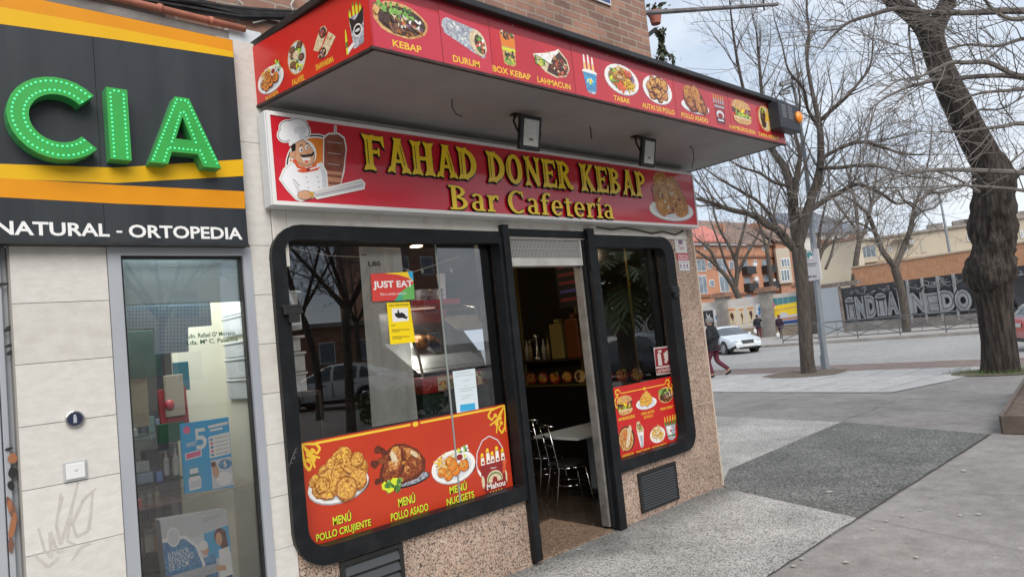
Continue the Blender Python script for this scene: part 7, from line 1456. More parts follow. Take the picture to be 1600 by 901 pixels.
def d_land(b): b.p('teal',[(0,.70),(1,.72),(1,1),(0,1)]); b.p('gold',[(.12,.72),(1,.78),(1,.35),(.16,.28),(.08,.45)]); b.p('bread',[(.14,.52),(1,.58),(1,.62),(.14,.56)]); b.p('white',[(0,.5),(.0,1),(.12,1),(.22,.66),(.12,.6),(.1,.3),(0,.3)]); b.p('pink',[(.10,.96),(.14,.98),(.20,.7),(.16,.66)]); b.p('navy',[(.1,0),(1,0),(1,.14),(.3,.12)]); b.p('coats',[(.26,.22),(.36,.45),(.55,.42),(.66,.24)]); b.p('skind',[(.3,.14),(1,.16),(1,.26),(.3,.22)]); [b.p('coats',[(x,.70),(x+.008,.70),(x+.008,1),(x,1)]) for x in (.3,.48,.66)]
wposter(1097,1115,485,509,d_dark,'black poster with a white splash'); wposter(1115.5,1127,482,503,d_blue,'white poster with blue figure at the left'); wposter(1136,1153,478,511,d_flower,'cream poster with dark flower, left one'); wposter(1166,1181,476,508,d_flower,'cream poster with dark flower, right one'); wposter(1181.5,1193.5,474,495,d_blue,'white poster with blue figure near the pillar'); wposter(1203,1250,464,506,d_land,'wide yellow and green landscape mural poster'); wposter(1262.5,1274,466,504,d_flower,'poster right of the mural, behind the trees'); wposter(1153.5,1165,478,511,d_flower,'cream poster half hidden behind the bent tree')
# railing on the far pavement
t = thing('street_railing', 'low dark steel railing with crossed bars along the far kerb', 'railing', (37.6,8,ZG)); RL = Pl((37.75,14.6,0),(0,-1,0)); m = M(); RAILC = mat('rail_paint', (.10,.10,.105), rough=.5)
ztop, zmid = RL.hit(1400,494)[1], ZG+.16; aR = RL.hit(1287,510)[0]-2.4; n_ = 15; stp = 2.05
zrail = ztop
for i in range(n_+1):
    a = aR+i*stp; m.tube([RL.pt(a,ZG), RL.pt(a,zrail)], .03, 5)
    if i < n_: m.tube([RL.pt(a,zmid),RL.pt(a+stp,zrail-.04)],.022,4); m.tube([RL.pt(a,zrail-.04),RL.pt(a+stp,zmid)],.022,4); m.tube([RL.pt(a+stp/2,zmid),RL.pt(a+stp/2,zrail)],.018,4)
m.tube([RL.pt(aR,zrail),RL.pt(aR+n_*stp,zrail)],.035,6); m.tube([RL.pt(aR,zmid),RL.pt(aR+n_*stp,zmid)],.028,5); m.build('rail', RAILC, t)
# far buildings: the plane of each front runs between two measured points, level at the roof
def front(px0, py0, px1, py1, d0):
    d1 = d0*ray(px0,py0).z/ray(px1,py1).z; A, B = at(px0,py0,d0), at(px1,py1,d1); z = A.z; A2, B2 = Vector((A.x,A.y,0)), Vector((B.x,B.y,0)); return Pl(A2, B2-A2), (B2-A2).length, z
ORAB = mat('orange_render', (.44,.215,.13), (.38,.18,.105), scale=.3, rough=.9, detail=8); ROOFB = mat('brown_tiles', (.16,.105,.085), (.24,.165,.13), scale=1.2, rough=.9, stretch=(1,1,4)); ROOFR = mat('red_tiles', (.42,.13,.11), (.50,.20,.16), scale=1.2, rough=.9, stretch=(1,1,4)); WHF = mat('white_frame', (.62,.62,.62), rough=.6); DGL = mat('dark_glazing', (.10,.13,.16), (.22,.26,.30), scale=.8, rough=.15); CRMW = mat('cream_render', (.52,.45,.345), (.45,.385,.295), scale=.25, rough=.9, detail=9); SLATE = mat('slate_roof', (.105,.12,.15), (.14,.155,.19), scale=1, rough=.7)
OB, wO, zO = front(1070,382,1212,384,98); t = thing('orange_apartment_block', 'orange rendered apartment block with white bay windows and dark balconies', 'building', OB.pt(wO/2,ZG)); m = M(); m.pbox(OB,-25,wO,ZG-.2,zO,-12,0); m.build('wall', ORAB, t)
m = M(); h1 = OB.hit(1150,401)[1]; h2 = OB.hit(1150,459)[1]; m.pbox(OB,-25,wO+.1,h1-.15,h1+.15,0,.3); m.pbox(OB,-25,wO+.1,h2-.2,h2+.15,0,.3); m.build('cornice', mat('cornice_brown',(.22,.10,.06),rough=.9), t)
rf = M(); R0 = [OB.pt(-25,zO,.6),OB.pt(wO+.6,zO,.6),OB.pt(wO+.6,zO+4.6,-5),OB.pt(-25,zO+4.6,-5)]; rf.prism(R0, (0,0,.25)); rf.build('roof', ROOFB, t); rf = M(); a1 = OB.hit(1132,375)[0]; rf.prism([OB.pt(-25,zO+.3,.7),OB.pt(a1,zO+.3,.7),OB.pt(a1-1.5,zO+3.0,-2),OB.pt(-25,zO+3.0,-2)], (0,0,.25)); rf.build('roof', ROOFR, t)['label'] = 'red tiled lower roof at the left'
def win(pl, par, x0, x1, y0, y1, nm='window', fr=.10, glass=DGL, frame=WHF, bars=1):
    a0_, a1_, b0_, b1_ = pl.rect(x0,x1,y0,y1); m = M(); m.pbox(pl,a0_,a1_,b0_,b1_,-.2,.08); o = m.build(nm, frame, par); m = M(); w = (a1_-a0_); nb = bars+1
    for i in range(nb): m.pbox(pl,a0_+fr+i*(w-fr)/nb,a0_+(i+1)*(w-fr)/nb,b0_+fr,b1_-fr,.08,.1)
    m.build('pane', glass, o); return o
for (x0,x1,y0,y1) in ((1088,1102,405,424),(1091,1104,430,459),(1121,1134,404,428),(1124,1138,430,456)): 
    o = win(OB,t,x0,x1,y0,y1,bars=1); o['label'] = 'white framed bay window'
for (x0,x1,y0,y1) in ((1105,1112,409,420),(1108,1115.5,437,448),(1139,1146,408,420),(1141,1148,434,447),(1178,1182,406,415),(1180.5,1185,432,442),(1099,1108,380,390),(1135,1140,384,389),(1168.5,1176,382,389),(1190,1197,385,391)): win(OB,t,x0,x1,y0,y1,bars=0)
for (x0,x1,y0,y1) in ((1159,1171.5,407,427),(1162.5,1175.5,434,453),(1190,1202.5,406,425),(1193,1208,430,450)):
    a0_, a1_, b0_, b1_ = OB.rect(x0,x1,y0,y1); m = M(); m.pbox(OB,a0_-.2,a1_+.2,b0_-.2,b0_,0,1.0); m.pbox(OB,a0_-.15,a1_+.15,b0_,b0_+1.0,.92,.97); m.pbox(OB,a0_-.15,a0_-.1,b0_,b0_+1,0,.95); m.pbox(OB,a1_+.1,a1_+.15,b0_,b0_+1,0,.95); bl_ = m.build('balcony', BLACKM, t); m = M(); m.pbox(OB,a0_+.2,a1_-.5,b0_,b1_,.01,.04); m.build('balcony_door', DGL, bl_)
for (x0,x1,y0,y1) in ((1174,1179.5,411,416),(1176,1181.5,434,439),(1203.5,1209,436,441)): a0_, a1_, b0_, b1_ = OB.rect(x0,x1,y0,y1); m = M(); m.pbox(OB,a0_,a1_,b0_,b1_,.02,.4); m.build('air_conditioner', WHF, t)
for k in range(7):
    for z in (ZG+3.4, ZG+6.5, ZG+9.6):
        a = -24+3.3*k
        if a > -2.5 or z > zO-2: continue
        m = M(); m.pbox(OB,a,a+1.3,z,z+1.7,-.2,.08); o = m.build('window', WHF, t); m = M(); m.pbox(OB,a+.1,a+1.2,z+.1,z+1.6,.08,.1); m.build('pane', DGL, o)
for (x0,x1,y0,y1) in ((1164,1174,461,464.5),(1183,1200,459,462.5)): a0_, a1_, b0_, b1_ = OB.rect(x0,x1,y0,y1); m = M(); m.pbox(OB,a0_,a1_,b0_,b1_,.0,.03); m.build('window', DGL, t)
for (x0,x1,y0,y1) in ((1207,1214,343,361),(1145,1151,346,357)): a0_, a1_, b0_, b1_ = OB.rect(x0,x1,y0,y1); m = M(); m.pbox(OB,a0_,a1_,b0_-1,b1_,-6,-2.0); m.build('dormer', ORAB, t)
SB, wS, zS = front(1211,378,1250,375,113); t = thing('brick_house', 'stone and brick house with tall white glazed bay beside the orange block', 'house', SB.pt(wS/2,ZG)); m = M(); m.pbox(SB,0,wS,ZG-.2,zS,-4,0); m.build('wall', brick('far_brick',(.5,-.86,0),(.40,.17,.09),(.33,.15,.09),(.4,.3,.22),bw=.5,bh=.16,ms=.02), t); m = M(); a0_, a1_, b0_, b1_ = SB.rect(1212,1233,388,443); m.pbox(SB,a0_,a1_,b0_,b1_,0,.5); q_ = m.build('bay', mat('bay_stone',(.42,.36,.29),rough=.9), t)
for y0, y1 in ((404,418),(421,440)): 
    a0_, a1_, b0_, b1_ = SB.rect(1217,1231,y0,y1); m = M(); m.pbox(SB,a0_,a1_,b0_,b1_,.5,.56); w_ = m.build('window', WHF, q_)
    for i in range(3): pass
    m = M(); [m.pbox(SB,a0_+.12+i*(a1_-a0_-.12)/3,a0_+(i+1)*(a1_-a0_-.12)/3,b0_+.15,b1_-.15,.56,.58) for i in range(3)]; m.build('window', DGL, q_)
m = M(); R0 = [SB.pt(-.6,zS,.6),SB.pt(wS+.4,zS,.6),SB.pt(wS+.4,zS+3.4,-5),SB.pt(-.6,zS+3.4,-5)]; m.prism(R0,(0,0,.25)); m.build('roof', ROOFB, t)
# slate roofed house
SR, wR, zR = front(1246,366,1358,362,120); t = thing('slate_roofed_house', 'house with a big blue grey slate roof rising behind the cream walls', 'house', SR.pt(wR/2,ZG)); m = M(); m.pbox(SR,0,wR-.5,ZG-.2,zR,-11,0); m.build('wall', mat('white_render',(.55,.53,.50),(.45,.42,.38),scale=.5,rough=.9), t)
m = M(); e0, e1 = SR.pt(-.5,zR,.8), SR.pt(wR,zR,.8); hr = SR.hit(1300,336)[1]; r0, r1 = SR.pt(.5,hr+1.6,-5.5), SR.pt(wR*.62,hr+1.6,-5.5); g1 = SR.pt(wR,zR,-11.5); g0 = SR.pt(-.5,zR,-11.5); m.add([e0,e1,r1,r0,g1,g0],[(0,1,2,3),(1,4,2),(4,5,3,2),(5,0,3),(0,5,4,1)]); rf = m.build('roof', SLATE, t)
for px in (1306,1322): a = SR.hit(px,350)[0]; m = M(); m.pbox(SR,a-.7,a+.7,zR+1.2,zR+2.6,-3.5,-1.6); m.build('dormer', SLATE, rf)
for px in (1290,1301): a = SR.hit(px,336)[0]; m = M(); m.pbox(SR,a-.6,a+.6,hr,hr+2.6,-6.4,-5); m.build('chimney', CONW, rf)
# blank cream gable
CG, wC, zC = front(1276,384,1338,374,66); t = thing('cream_gable_house', 'blank cream gable wall with ragged brick coping behind the sign post', 'house', CG.pt(wC/2,ZG)); m = M(); m.pbox(CG,-.5,wC,ZG-.2,zC,-1.5,0); m.build('wall', mat('pale_cream_render',(.56,.50,.39),(.48,.42,.33),scale=.3,rough=.9,detail=9), t)
m = M()
for i in range(16): m.pbox(CG,-.5+(wC+.5)*i/16,-.5+(wC+.5)*(i+1)/16-.02,zC+.01,zC+.35+tr.uniform(-.15,.25),-.8,.12)
m.build('coping', brick('coping_brick',(.7,-.7,0),(.34,.15,.09),(.25,.12,.08),(.35,.27,.2),bw=.3,bh=.12,ms=.02), t)
# long cream block with the brick base
LC, wLC, zLC = front(1336,378,1620,338,74); t = thing('cream_apartment_block', 'long cream rendered block with an orange brick lower storey', 'building', LC.pt(wLC/2,ZG)); zb2 = LC.hit(1440,400)[1]; m = M(); m.pbox(LC,0,wLC,zb2,zLC,-10,0); m.build('wall', CRMW, t); FBR = brick('far_orange_brick',(LC.u.x,LC.u.y,0),(.50,.23,.115),(.42,.185,.10),(.50,.34,.22),bw=.45,bh=.14,ms=.02,stain=.8); m = M(); m.pbox(LC,0,wLC,ZG-.2,zb2,-10,.02); m.build('brick_base', FBR, t)
m = M(); m.pbox(LC,-.2,wLC+.2,zLC,zLC+.22,-10,.25); m.build('roof_edge', mat('roof_edge_grey',(.30,.27,.23),rough=.9), t)
win(LC,t,1338,1369,384,403,bars=3,frame=mat('sash_grey',(.35,.37,.36),rough=.6)); a0_, a1_, b0_, b1_ = LC.rect(1338,1371,403,411); m = M(); m.pbox(LC,a0_,a1_,b0_,b1_,0,1.0); m.build('balcony', CRMW, t)
for (x0,x1,y0,y1) in ((1389,1394,385,393),(1408,1418,383,394),(1511,1519,367,377),(1594,1599,360,372)): win(LC,t,x0,x1,y0,y1,bars=0)
a0_, a1_, b0_, b1_ = LC.rect(1394,1427,374,381); m = M(); m.pbox(LC,a0_,a1_,b0_+.5,b1_,0,.9); m.pbox(LC,a0_,a1_,b0_-2.2,b0_-1.9,0,.7); m.build('balcony', CRMW, t); a0_, a1_, b0_, b1_ = LC.rect(1420,1428,375,382); m = M(); m.pbox(LC,a0_,a1_,b0_,b1_,.05,.5); m.build('air_conditioner', WHF, t)
a0_, a1_, b0_, b1_ = LC.rect(1439,1447,373,395); m = M(); m.pbox(LC,a0_,a1_,b0_,b1_,0,.05); q_ = m.build('vent_panel', mat('vent_cream',(.48,.43,.34),rough=.9), t); m = M()
for i in range(2):
    for k in range(5): m.pbox(LC,a0_+.15+i*(a1_-a0_)/2,a0_+(i+1)*(a1_-a0_)/2-.1,b0_+.1+k*(b1_-b0_)/5,b0_+(k+1)*(b1_-b0_)/5-.15,.05,.07)
m.build('vent_hole', BLACKM, q_)
for px in (1462,1504,1515,1523,1580,1594): a = LC.hit(px,345)[0]; m = M(); m.pbox(LC,a-.7,a+.7,zLC+.22,zLC+.85,-3,-1.6); m.build('roof_vent', CONW, t)
# the brick yard wall between the block and the graffiti wall
YB, wY, zY = front(1330,419,1620,376,62); t = thing('brick_yard_wall', 'orange brick yard wall rising behind the graffiti panels', 'wall', YB.pt(wY/2,ZG)); m = M(); m.pbox(YB,0,wY,ZG-.2,zY,-.4,0); m.build('wall_face', FBR, t); m = M(); m.pbox(YB,-.1,wY+.1,zY,zY+.12,-.5,.1); m.build('coping', CRMW, t)
a = YB.hit(1350,425)[0]; m = M(); m.pbox(YB,-.5,a+1.6,zY-2.6,zY-2.2,0,1.8); m.build('lean_to_roof', SLATE, t)
# ------------------------------------------------------------------ cars
TYRE = mat('tyre_rubber', (.016,.016,.017), rough=.8); RIM = mat('alloy_rim', (.42,.43,.45), rough=.3, metal=.8); CGL = mat('car_glass', (.03,.04,.045), (.05,.06,.065), scale=2, rough=.06, coat=.8); TRIMB = mat('black_trim', (.018,.018,.019), rough=.5); LAMPW = mat('headlamp', (.55,.58,.60), (.35,.37,.4), scale=20, rough=.1, coat=.8); LAMPR = mat('tail_lamp', (.42,.015,.015), rough=.15, coat=.7); PLATEW = mat('number_plate', (.6,.6,.58), rough=.5)
def interp(tab, x):
    for (x0,y0),(x1,y1) in zip(tab, tab[1:]):
        if x0 <= x <= x1: t = (x-x0)/(x1-x0); t = t*t*(3-2*t) if False else t; return y0+(y1-y0)*t
    return tab[0][1] if x < tab[0][0] else tab[-1][1]
def make_car(name, label, loc, rz, paint, kind='sedan', lower=None, L=4.55, Wd=1.78, group=None, Ht=1.45):
    # local frame: +x is forward, z up, wheels on z = 0
    t = thing(name, label, 'car', loc, rz, group); hL = L/2; ax = L*.29
    if kind == 'sedan': belt = [(-hL,.70),(-hL+.08,.93),(-hL+.75,.98),(-.9,.95),(.7,.92),(1.1,.90),(hL-.35,.74),(hL-.06,.62),(hL,.50)]; top = [(-hL,.70),(-hL+.08,.95),(-hL+.55,1.02),(-1.15,Ht-.10),(-.55,Ht),(.15,Ht-.02),(1.18,.93),(hL-.35,.75),(hL-.06,.63),(hL,.5)]; g0, g1 = -hL+.62, 1.12
    else: belt = [(-hL,.60),(-hL+.05,.96),(-hL+.5,1.02),(-.6,1.0),(.7,.97),(1.1,.95),(hL-.30,.84),(hL-.06,.70),(hL,.55)]; top = [(-hL,.60),(-hL+.05,1.0),(-hL+.45,Ht-.12),(-hL+.85,Ht-.02),(-.4,Ht),(.2,Ht-.03),(1.15,.98),(hL-.30,.85),(hL-.06,.71),(hL,.55)]; g0, g1 = -hL+.15, 1.08
    N = 46; K_ = 9; vs = []; xs = [-hL+L*i/N for i in range(N+1)]
    for x in xs:
        e = max(0, (abs(x)-hL+.55)/.55); w = Wd/2*(1-.20*e**2.2); zb = .20+.14*max(0,(abs(x)-hL+.4)/.4); b_ = interp(belt,x); tp = max(interp(top,x), b_+.004); cab = max(0, min(1, (tp-b_)/.42))
        ring = [(w*.94,zb),(w*.99,zb+.12),(w,.52),(w*.985,(b_+.52)/2+.06),(w*.955,b_),(w*(.955-.14*cab*.75),b_+(tp-b_)*.62),(w*(.93-.22*cab),b_+(tp-b_)*.93),(w*.42,tp+.012*cab),(0,tp+.02*cab)]
        vs += [(x, y, z) for y, z in ring] + [(x, -y, z) for y, z in ring[:-1][::-1]]
    n = 2*K_-1; m = M(); fs = []; mi = []
    bm_ = M()
    for i in range(N):
        xm = (xs[i]+xs[i+1])/2
        for k in range(n-1):
            kk = k if k < K_-1 else n-2-k
            glass = g0 < xm < g1 and kk in (4,5) and (interp(top,xm)-interp(belt,xm)) > .10
            if glass and kk == 5 and False: glass = False
            screen = kk in (6,7) and ((.30 < xm < 1.10) or (kind == 'sedan' and -hL+.60 < xm < -1.12) or (kind != 'sedan' and -hL+.06 < xm < -hL+.42)) and (interp(top,xm)-interp(belt,xm)) > .04
            if kk in (4,5) and any(abs(xm-p) < .05 for p in (-.18,-1.02)): glass = False
            mi.append(1 if (glass or screen) else (2 if kk == 0 else 0)); fs.append((i*n+k, (i+1)*n+k, (i+1)*n+k+1, i*n+k+1))
    m.add(vs, fs); m.mi = mi; m.k = 0
    m.add([vs[k] for k in range(n)], [tuple(range(n))]); m.add([vs[N*n+k] for k in range(n)], [tuple(range(n))[::-1]])
    bd = m.build('body', [paint, CGL, lower or TRIMB], t, smooth=True, local=True)
    a_ = bd.modifiers.new('edge', 'EDGE_SPLIT'); a_.split_angle = R(32)
    rw = .315
    for sx in (-1, 1):
        for sy in (-1, 1):
            cx, cy = sx*ax, sy*(Wd/2-.10); m = M()
            m.cyl((cx,cy-.095*1,rw+.02),(cx,cy+.115*sy if sy > 0 else cy-.115,rw+.02),rw+.075,22); m.build('wheel_arch', TRIMB, t, local=True)
            m = M(); ya, yb = (cy-.10, cy+.128) if sy > 0 else (cy+.10, cy-.128)
            m.tube([(cx,ya,rw),(cx,ya+(yb-ya)*.1,rw),(cx,ya+(yb-ya)*.9,rw),(cx,yb,rw)],[rw*.93,rw,rw,rw*.93],24); w_ = m.build('wheel', TYRE, t, local=True, smooth=False)
            m = M(); m.cyl((cx,yb-.004*sy,rw),(cx,yb+.006*sy,rw),rw*.66,20); m.build('rim', TRIMB, w_, local=True); m = M()
            for k in range(6): a = k*math.pi/3; m.obox((cx+rw*.36*math.cos(a), yb+.012*sy, rw+rw*.36*math.sin(a)), (rw*.30*math.cos(a),0,rw*.30*math.sin(a)), (0,.006,0), (-.035*math.sin(a),0,.035*math.cos(a)))
            m.tube([(cx+rw*.66*math.cos(q*.314),yb+.012*sy,rw+rw*.66*math.sin(q*.314)) for q in range(21)],.022,5); m.cyl((cx,yb,rw),(cx,yb+.022*sy,rw),.06,10); m.build('spokes', RIM, w_, local=True)
    for sy in (-1, 1):
        m = M(); m.ball((hL-.22, sy*Wd*.345, .655),(.19,.15,.075),12,8); m.build('headlight', LAMPW, t, smooth=True, local=True)
        m = M(); m.ball((-hL+.16, sy*Wd*.36, .82),(.15,.17,.095 if kind == 'sedan' else .13),12,8); m.build('tail_light', LAMPR, t, smooth=True, local=True)
        m = M(); m.ball((.78, sy*(Wd/2+.06), .98),(.06,.10,.065),10,7); m.build('wing_mirror', paint, t, smooth=True, local=True)
        m = M(); [m.box(x,x+.17,sy*Wd/2-.012,sy*Wd/2+.014,.79,.815) for x in (-1.0,.05)]; m.build('door_handle', TRIMB, t, local=True)
        m = M(); [m.box(x,x+.008,sy*(Wd/2)-.02,sy*(Wd/2)+.003,.36,.90) for x in (-.20,.86)]; m.build('door_gap', TRIMB, t, local=True)
    m = M(); m.obox((hL-.045,0,.60),(.04,0,0),(0,.32,0),(-.02,0,.085)); gr_ = m.build('grille', TRIMB, t, local=True, bevel=.02); m = M(); m.obox((hL-.05,0,.695),(.05,0,0),(0,.36,0),(0,0,.012)); m.build('grille_trim', RIM, gr_, local=True)
    m = M(); m.obox((hL-.03,0,.31),(.06,0,0),(0,.50,0),(0,0,.055)); m.build('air_intake', TRIMB, t, local=True, bevel=.02); m = M(); m.obox((hL-.01,0,.42),(.03,0,0),(0,.26,0),(0,0,.055)); m.build('number_plate', PLATEW, t, local=True); m = M(); m.obox((-hL+.005,0,.72 if kind == 'sedan' else .8),(.02,0,0),(0,.26,0),(0,0,.06)); m.build('number_plate', PLATEW, t, local=True)
    m = M(); m.box(-hL-.01,-hL+.12,-Wd*.40,Wd*.40,.28,.42); m.build('rear_bumper_strip', TRIMB, t, local=True, bevel=.03)
    return t
def paint(n, c, c2=None): return mat(n, c, rough=.28, coat=.9, metal=.1)
ZR = -.372
wq = on_ground(1137,553.5,ZR); fq = on_ground(1192,548,ZR)
fm = on_ground(1157,551.5,ZR); hd = R(-122)
make_car('parked_car', 'white saloon car coming along the street behind the walking man', (fm.x-1.32*math.cos(hd), fm.y-1.32*math.sin(hd), ZR), hd, paint('white_car_paint', (.60,.65,.70)), 'sedan')
rq = on_ground(1592,548,ZR)
make_car('parked_car', 'red hatchback car cut off by the right edge of the photo', (rq.x+2.15*math.cos(R(-60)), rq.y+2.15*math.sin(R(-60)), ZR), R(-60), paint('red_car_paint', (.42,.012,.018)), 'hatch', L=4.2, Ht=1.56)

# ------------------------------------------------------------------ people
SKIN = mat('skin', (.42,.25,.17), rough=.6)
def skinned(name, joints, edges, mt, parent=None, sub=2, root=0, smooth=True):
    me = bpy.data.meshes.new(name); me.from_pydata([j[:3] for j in joints], edges, []); o = bpy.data.objects.new(name, me); COL.objects.link(o); me.materials.append(mt)
    s = o.modifiers.new('skin', 'SKIN'); s.use_smooth_shade = True
    for i, j in enumerate(joints):
        d = me.skin_vertices[0].data[i]; r_ = j[3]; d.radius = r_ if isinstance(r_, tuple) else (r_, r_); d.use_root = (i == root)
    b = o.modifiers.new('sub', 'SUBSURF'); b.levels = b.render_levels = sub
    if parent: o.parent = parent
    return o
def chain(pts, J, E, start=None):
    p = start
    for q in pts: J.append(q); i = len(J)-1; E.append((p, i)) if p is not None else None; p = i
    return p
def person(label, loc, rz, coat, trouser, shoe, hair, pose, coat_len=.78, hood=None, scale=1.0, bag=None, scarf=None, arms=None):
    # local frame: facing +y, x to the right hand
    lf, rf = pose['L'], pose['R']           # knee, ankle for each leg
    s = scale; S = lambda p: tuple(c*s for c in p[:3])+((p[3]*s),)
    J = []; E = []
    chain([(0,0,.92,.115),(0,.005,1.08,.12),(0,.0,1.24,.135),(0,-.01,1.38,.105),(0,.0,1.47,.052),(0,.02,1.545,.062),(0,.03,1.62,.088),(0,.02,1.71,.07)], J, E)
    arms = arms or {}
    for sx, k in ((-1,'L'),(1,'R')):
        knee, ank = pose[k]; i = chain([(sx*.09,0,.86,.085),(knee[0]+sx*.095,knee[1],knee[2],.058),(ank[0]+sx*.095,ank[1],ank[2],.042),(ank[0]+sx*.105,ank[1]+ank[3][0],ank[2]+ank[3][1],.038)], J, E, 0)
        el, ha = arms.get(k, ((sx*.25,-.03,1.12),(sx*.26,.06,.90)))
        a = chain([(sx*.17,-.01,1.40,.058),(el[0],el[1],el[2],.042),(ha[0],ha[1],ha[2],.030)], J, E, 3)
        d = Vector(ha)-Vector(el); d.normalize(); u_ = Vector((0,1,0)); w_ = d.cross(u_); w_ = w_.normalized() if w_.length > .01 else Vector((1,0,0)); u_ = w_.cross(d)
        pal = chain([tuple(Vector(ha)+d*.07)+(.030,)], J, E, a)
        for f, (off, ln_) in enumerate(((-.028,.07),(-.010,.082),(.010,.078),(.027,.062))): v0 = Vector(ha)+d*.075+u_*off; chain([tuple(v0+d*ln_*.5+w_*.004)+(.009,), tuple(v0+d*ln_*.85-w_*.018)+(.008,)], J, E, pal)
        chain([tuple(Vector(ha)+d*.05+u_*.04)+(.010,), tuple(Vector(ha)+d*.09+u_*.055)+(.008,)], J, E, a)
    body = skinned('person', [S(j) for j in J], E, SKIN); body.location = loc; body.rotation_euler = (0,0,rz); tag(body, label, 'person')
    # coat with sleeves
    J = []; E = []; hem = coat_len
    chain([(0,0,.98,(.21,.16)),(0,.0,1.12,(.20,.155)),(0,-.01,1.27,(.215,.155)),(0,-.015,1.40,(.18,.125)),(0,-.005,1.475,(.085,.08))], J, E)
    chain([(0,.0,hem,(.215,.17))], J, E, 0)
    for sx, k in ((-1,'L'),(1,'R')):
        el, ha = arms.get(k, ((sx*.25,-.03,1.12),(sx*.26,.06,.90))); chain([(sx*.185,-.015,1.395,.092),(el[0],el[1],el[2],.078),(ha[0],ha[1],ha[2]+.01,.060)], J, E, 3)
    S2 = lambda p: tuple(c*s for c in p[:3])+(tuple(c*s for c in p[3]) if isinstance(p[3], tuple) else p[3]*s,)
    skinned('coat', [S2(j) for j in J], E, coat, body)
    J = []; E = []; chain([(0,0,.90,(.155,.125))], J, E)
    for sx, k in ((-1,'L'),(1,'R')):
        knee, ank = pose[k]; chain([(sx*.09,0,.84,.100),(knee[0]+sx*.095,knee[1],knee[2],.076),(ank[0]+sx*.095,ank[1],ank[2]+.015,.060)], J, E, 0)
    skinned('trousers', [S2(j) for j in J], E, trouser, body)
    for sx, k in ((-1,'L'),(1,'R')):
        knee, ank = pose[k]; J = []; E = []; dy, dz = ank[3]; chain([(ank[0]+sx*.095,ank[1]-.05,ank[2]-.015,.045),(ank[0]+sx*.10,ank[1]+dy*.5,ank[2]+dz*.6-.008,.046),(ank[0]+sx*.108,ank[1]+dy*1.05,ank[2]+dz,.034)], J, E); skinned('shoe', [S2(j) for j in J], E, shoe, body)
    m = M(); m.ball((0,.012*s,1.655*s),(.098*s,.112*s,.108*s),14,10,.015); hb = m.build('hair', hair, body, smooth=True, local=True)
    m = M()
    for sx in (-1,1): m.ball((sx*.034*s,.112*s,1.632*s),(.012*s,.008*s,.008*s),6,5); m.ball((sx*.088*s,.03*s,1.61*s),(.014*s,.025*s,.035*s),6,5)
    m.ball((0,.128*s,1.600*s),(.014*s,.022*s,.024*s),6,5); m.build('face', SKIN, body, smooth=True, local=True)
    # collar
    m = M(); m.tube([(.085*s*math.cos(q*.45),.085*s*math.sin(q*.45)*.95,1.485*s+.012*math.sin(q)) for q in range(15)],.034*s,7); m.build('collar', scarf or coat, body, smooth=True, local=True)
    return body
DKC = mat('black_coat', (.011,.012,.016), (.02,.021,.026), scale=9, rough=.85); MAR = mat('maroon_trousers', (.115,.020,.038), (.085,.014,.027), scale=12, rough=.85); SH = mat('dark_shoe', (.02,.02,.022), rough=.6); GHAT = mat('grey_knit', (.26,.26,.27), (.18,.18,.19), scale=60, rough=.95); DHAIR = mat('dark_hair', (.014,.011,.010), rough=.8)
g_ = on_ground(1120,590); walk = {'L': ((-.01,.16,.50),(0,.06,.09,(.16,-.04))), 'R': ((.0,-.04,.47),(0,-.36,.20,(.13,-.13)))}
pm = person('man in a dark coat, grey cap and maroon trousers walking away past the granite corner', (g_.x, g_.y, gz(g_.x)), R(12), DKC, MAR, SH, GHAT, walk, coat_len=.86, arms={'L':((-.27,-.04,1.14),(-.20,.14,1.02)),'R':((.27,-.08,1.14),(.24,.08,.98))}, scale=1.10)
stand = {'L': ((0,.03,.48),(0,.0,.07,(.16,-.03))), 'R': ((0,-.02,.48),(0,-.10,.08,(.16,-.03)))}
# white rubber edge of the raised shoe
g2 = on_ground(1187,528.5,ZG); person('woman in dark jacket and maroon trousers reaching towards the poster wall', (g2.x,g2.y,ZG), R(-60), mat('navy_jacket',(.012,.013,.022),rough=.8), MAR, SH, DHAIR, stand, coat_len=.84, arms={'L':((-.27,-.02,1.12),(-.28,.0,.88)),'R':((.27,.16,1.25),(.22,.40,1.32))}, scale=.98)
g3 = on_ground(1221,528.5,ZG); person('small person in a long plum coat and wine red hood carrying a white bag', (g3.x,g3.y,ZG), R(-95), mat('plum_coat',(.040,.020,.034),rough=.85), mat('brown_leg',(.09,.06,.045),rough=.8), SH, mat('wine_hood',(.13,.015,.03),rough=.9), walk, coat_len=.62, scale=.90, scarf=mat('wine_scarf',(.15,.02,.04),rough=.9))
BAGM = mat('white_bag', (.62,.62,.61), rough=.6)
def bag(x, y, z, label):
    m = M(); m.ball((x,y,z+.17),(.16,.11,.19),10,8,.10); m.tube([(x-.06,y,z+.32),(x-.03,y,z+.46),(x+.03,y,z+.46),(x+.06,y,z+.32)],.010,5); tag(m.build('carrier_bag', BAGM, smooth=True), label, 'bag')
bq = at(1180,518,(g2-CAM).dot(FW)-.3); bag(bq.x,bq.y,bq.z-.15,'white carrier bag hanging beside the woman at the poster wall'); bq = at(1215.5,522,(g3-CAM).dot(FW)-.3); bag(bq.x,bq.y,bq.z-.25,'white carrier bag held by the small person in the plum coat')
g4 = on_ground(1586,514,ZG); person('person in black jacket and blue jeans half hidden behind the gnarled tree', (g4.x,g4.y,ZG), R(-120), DKC, mat('jeans',(.03,.05,.10),rough=.85), SH, DHAIR, stand, coat_len=.84, scale=1.05)

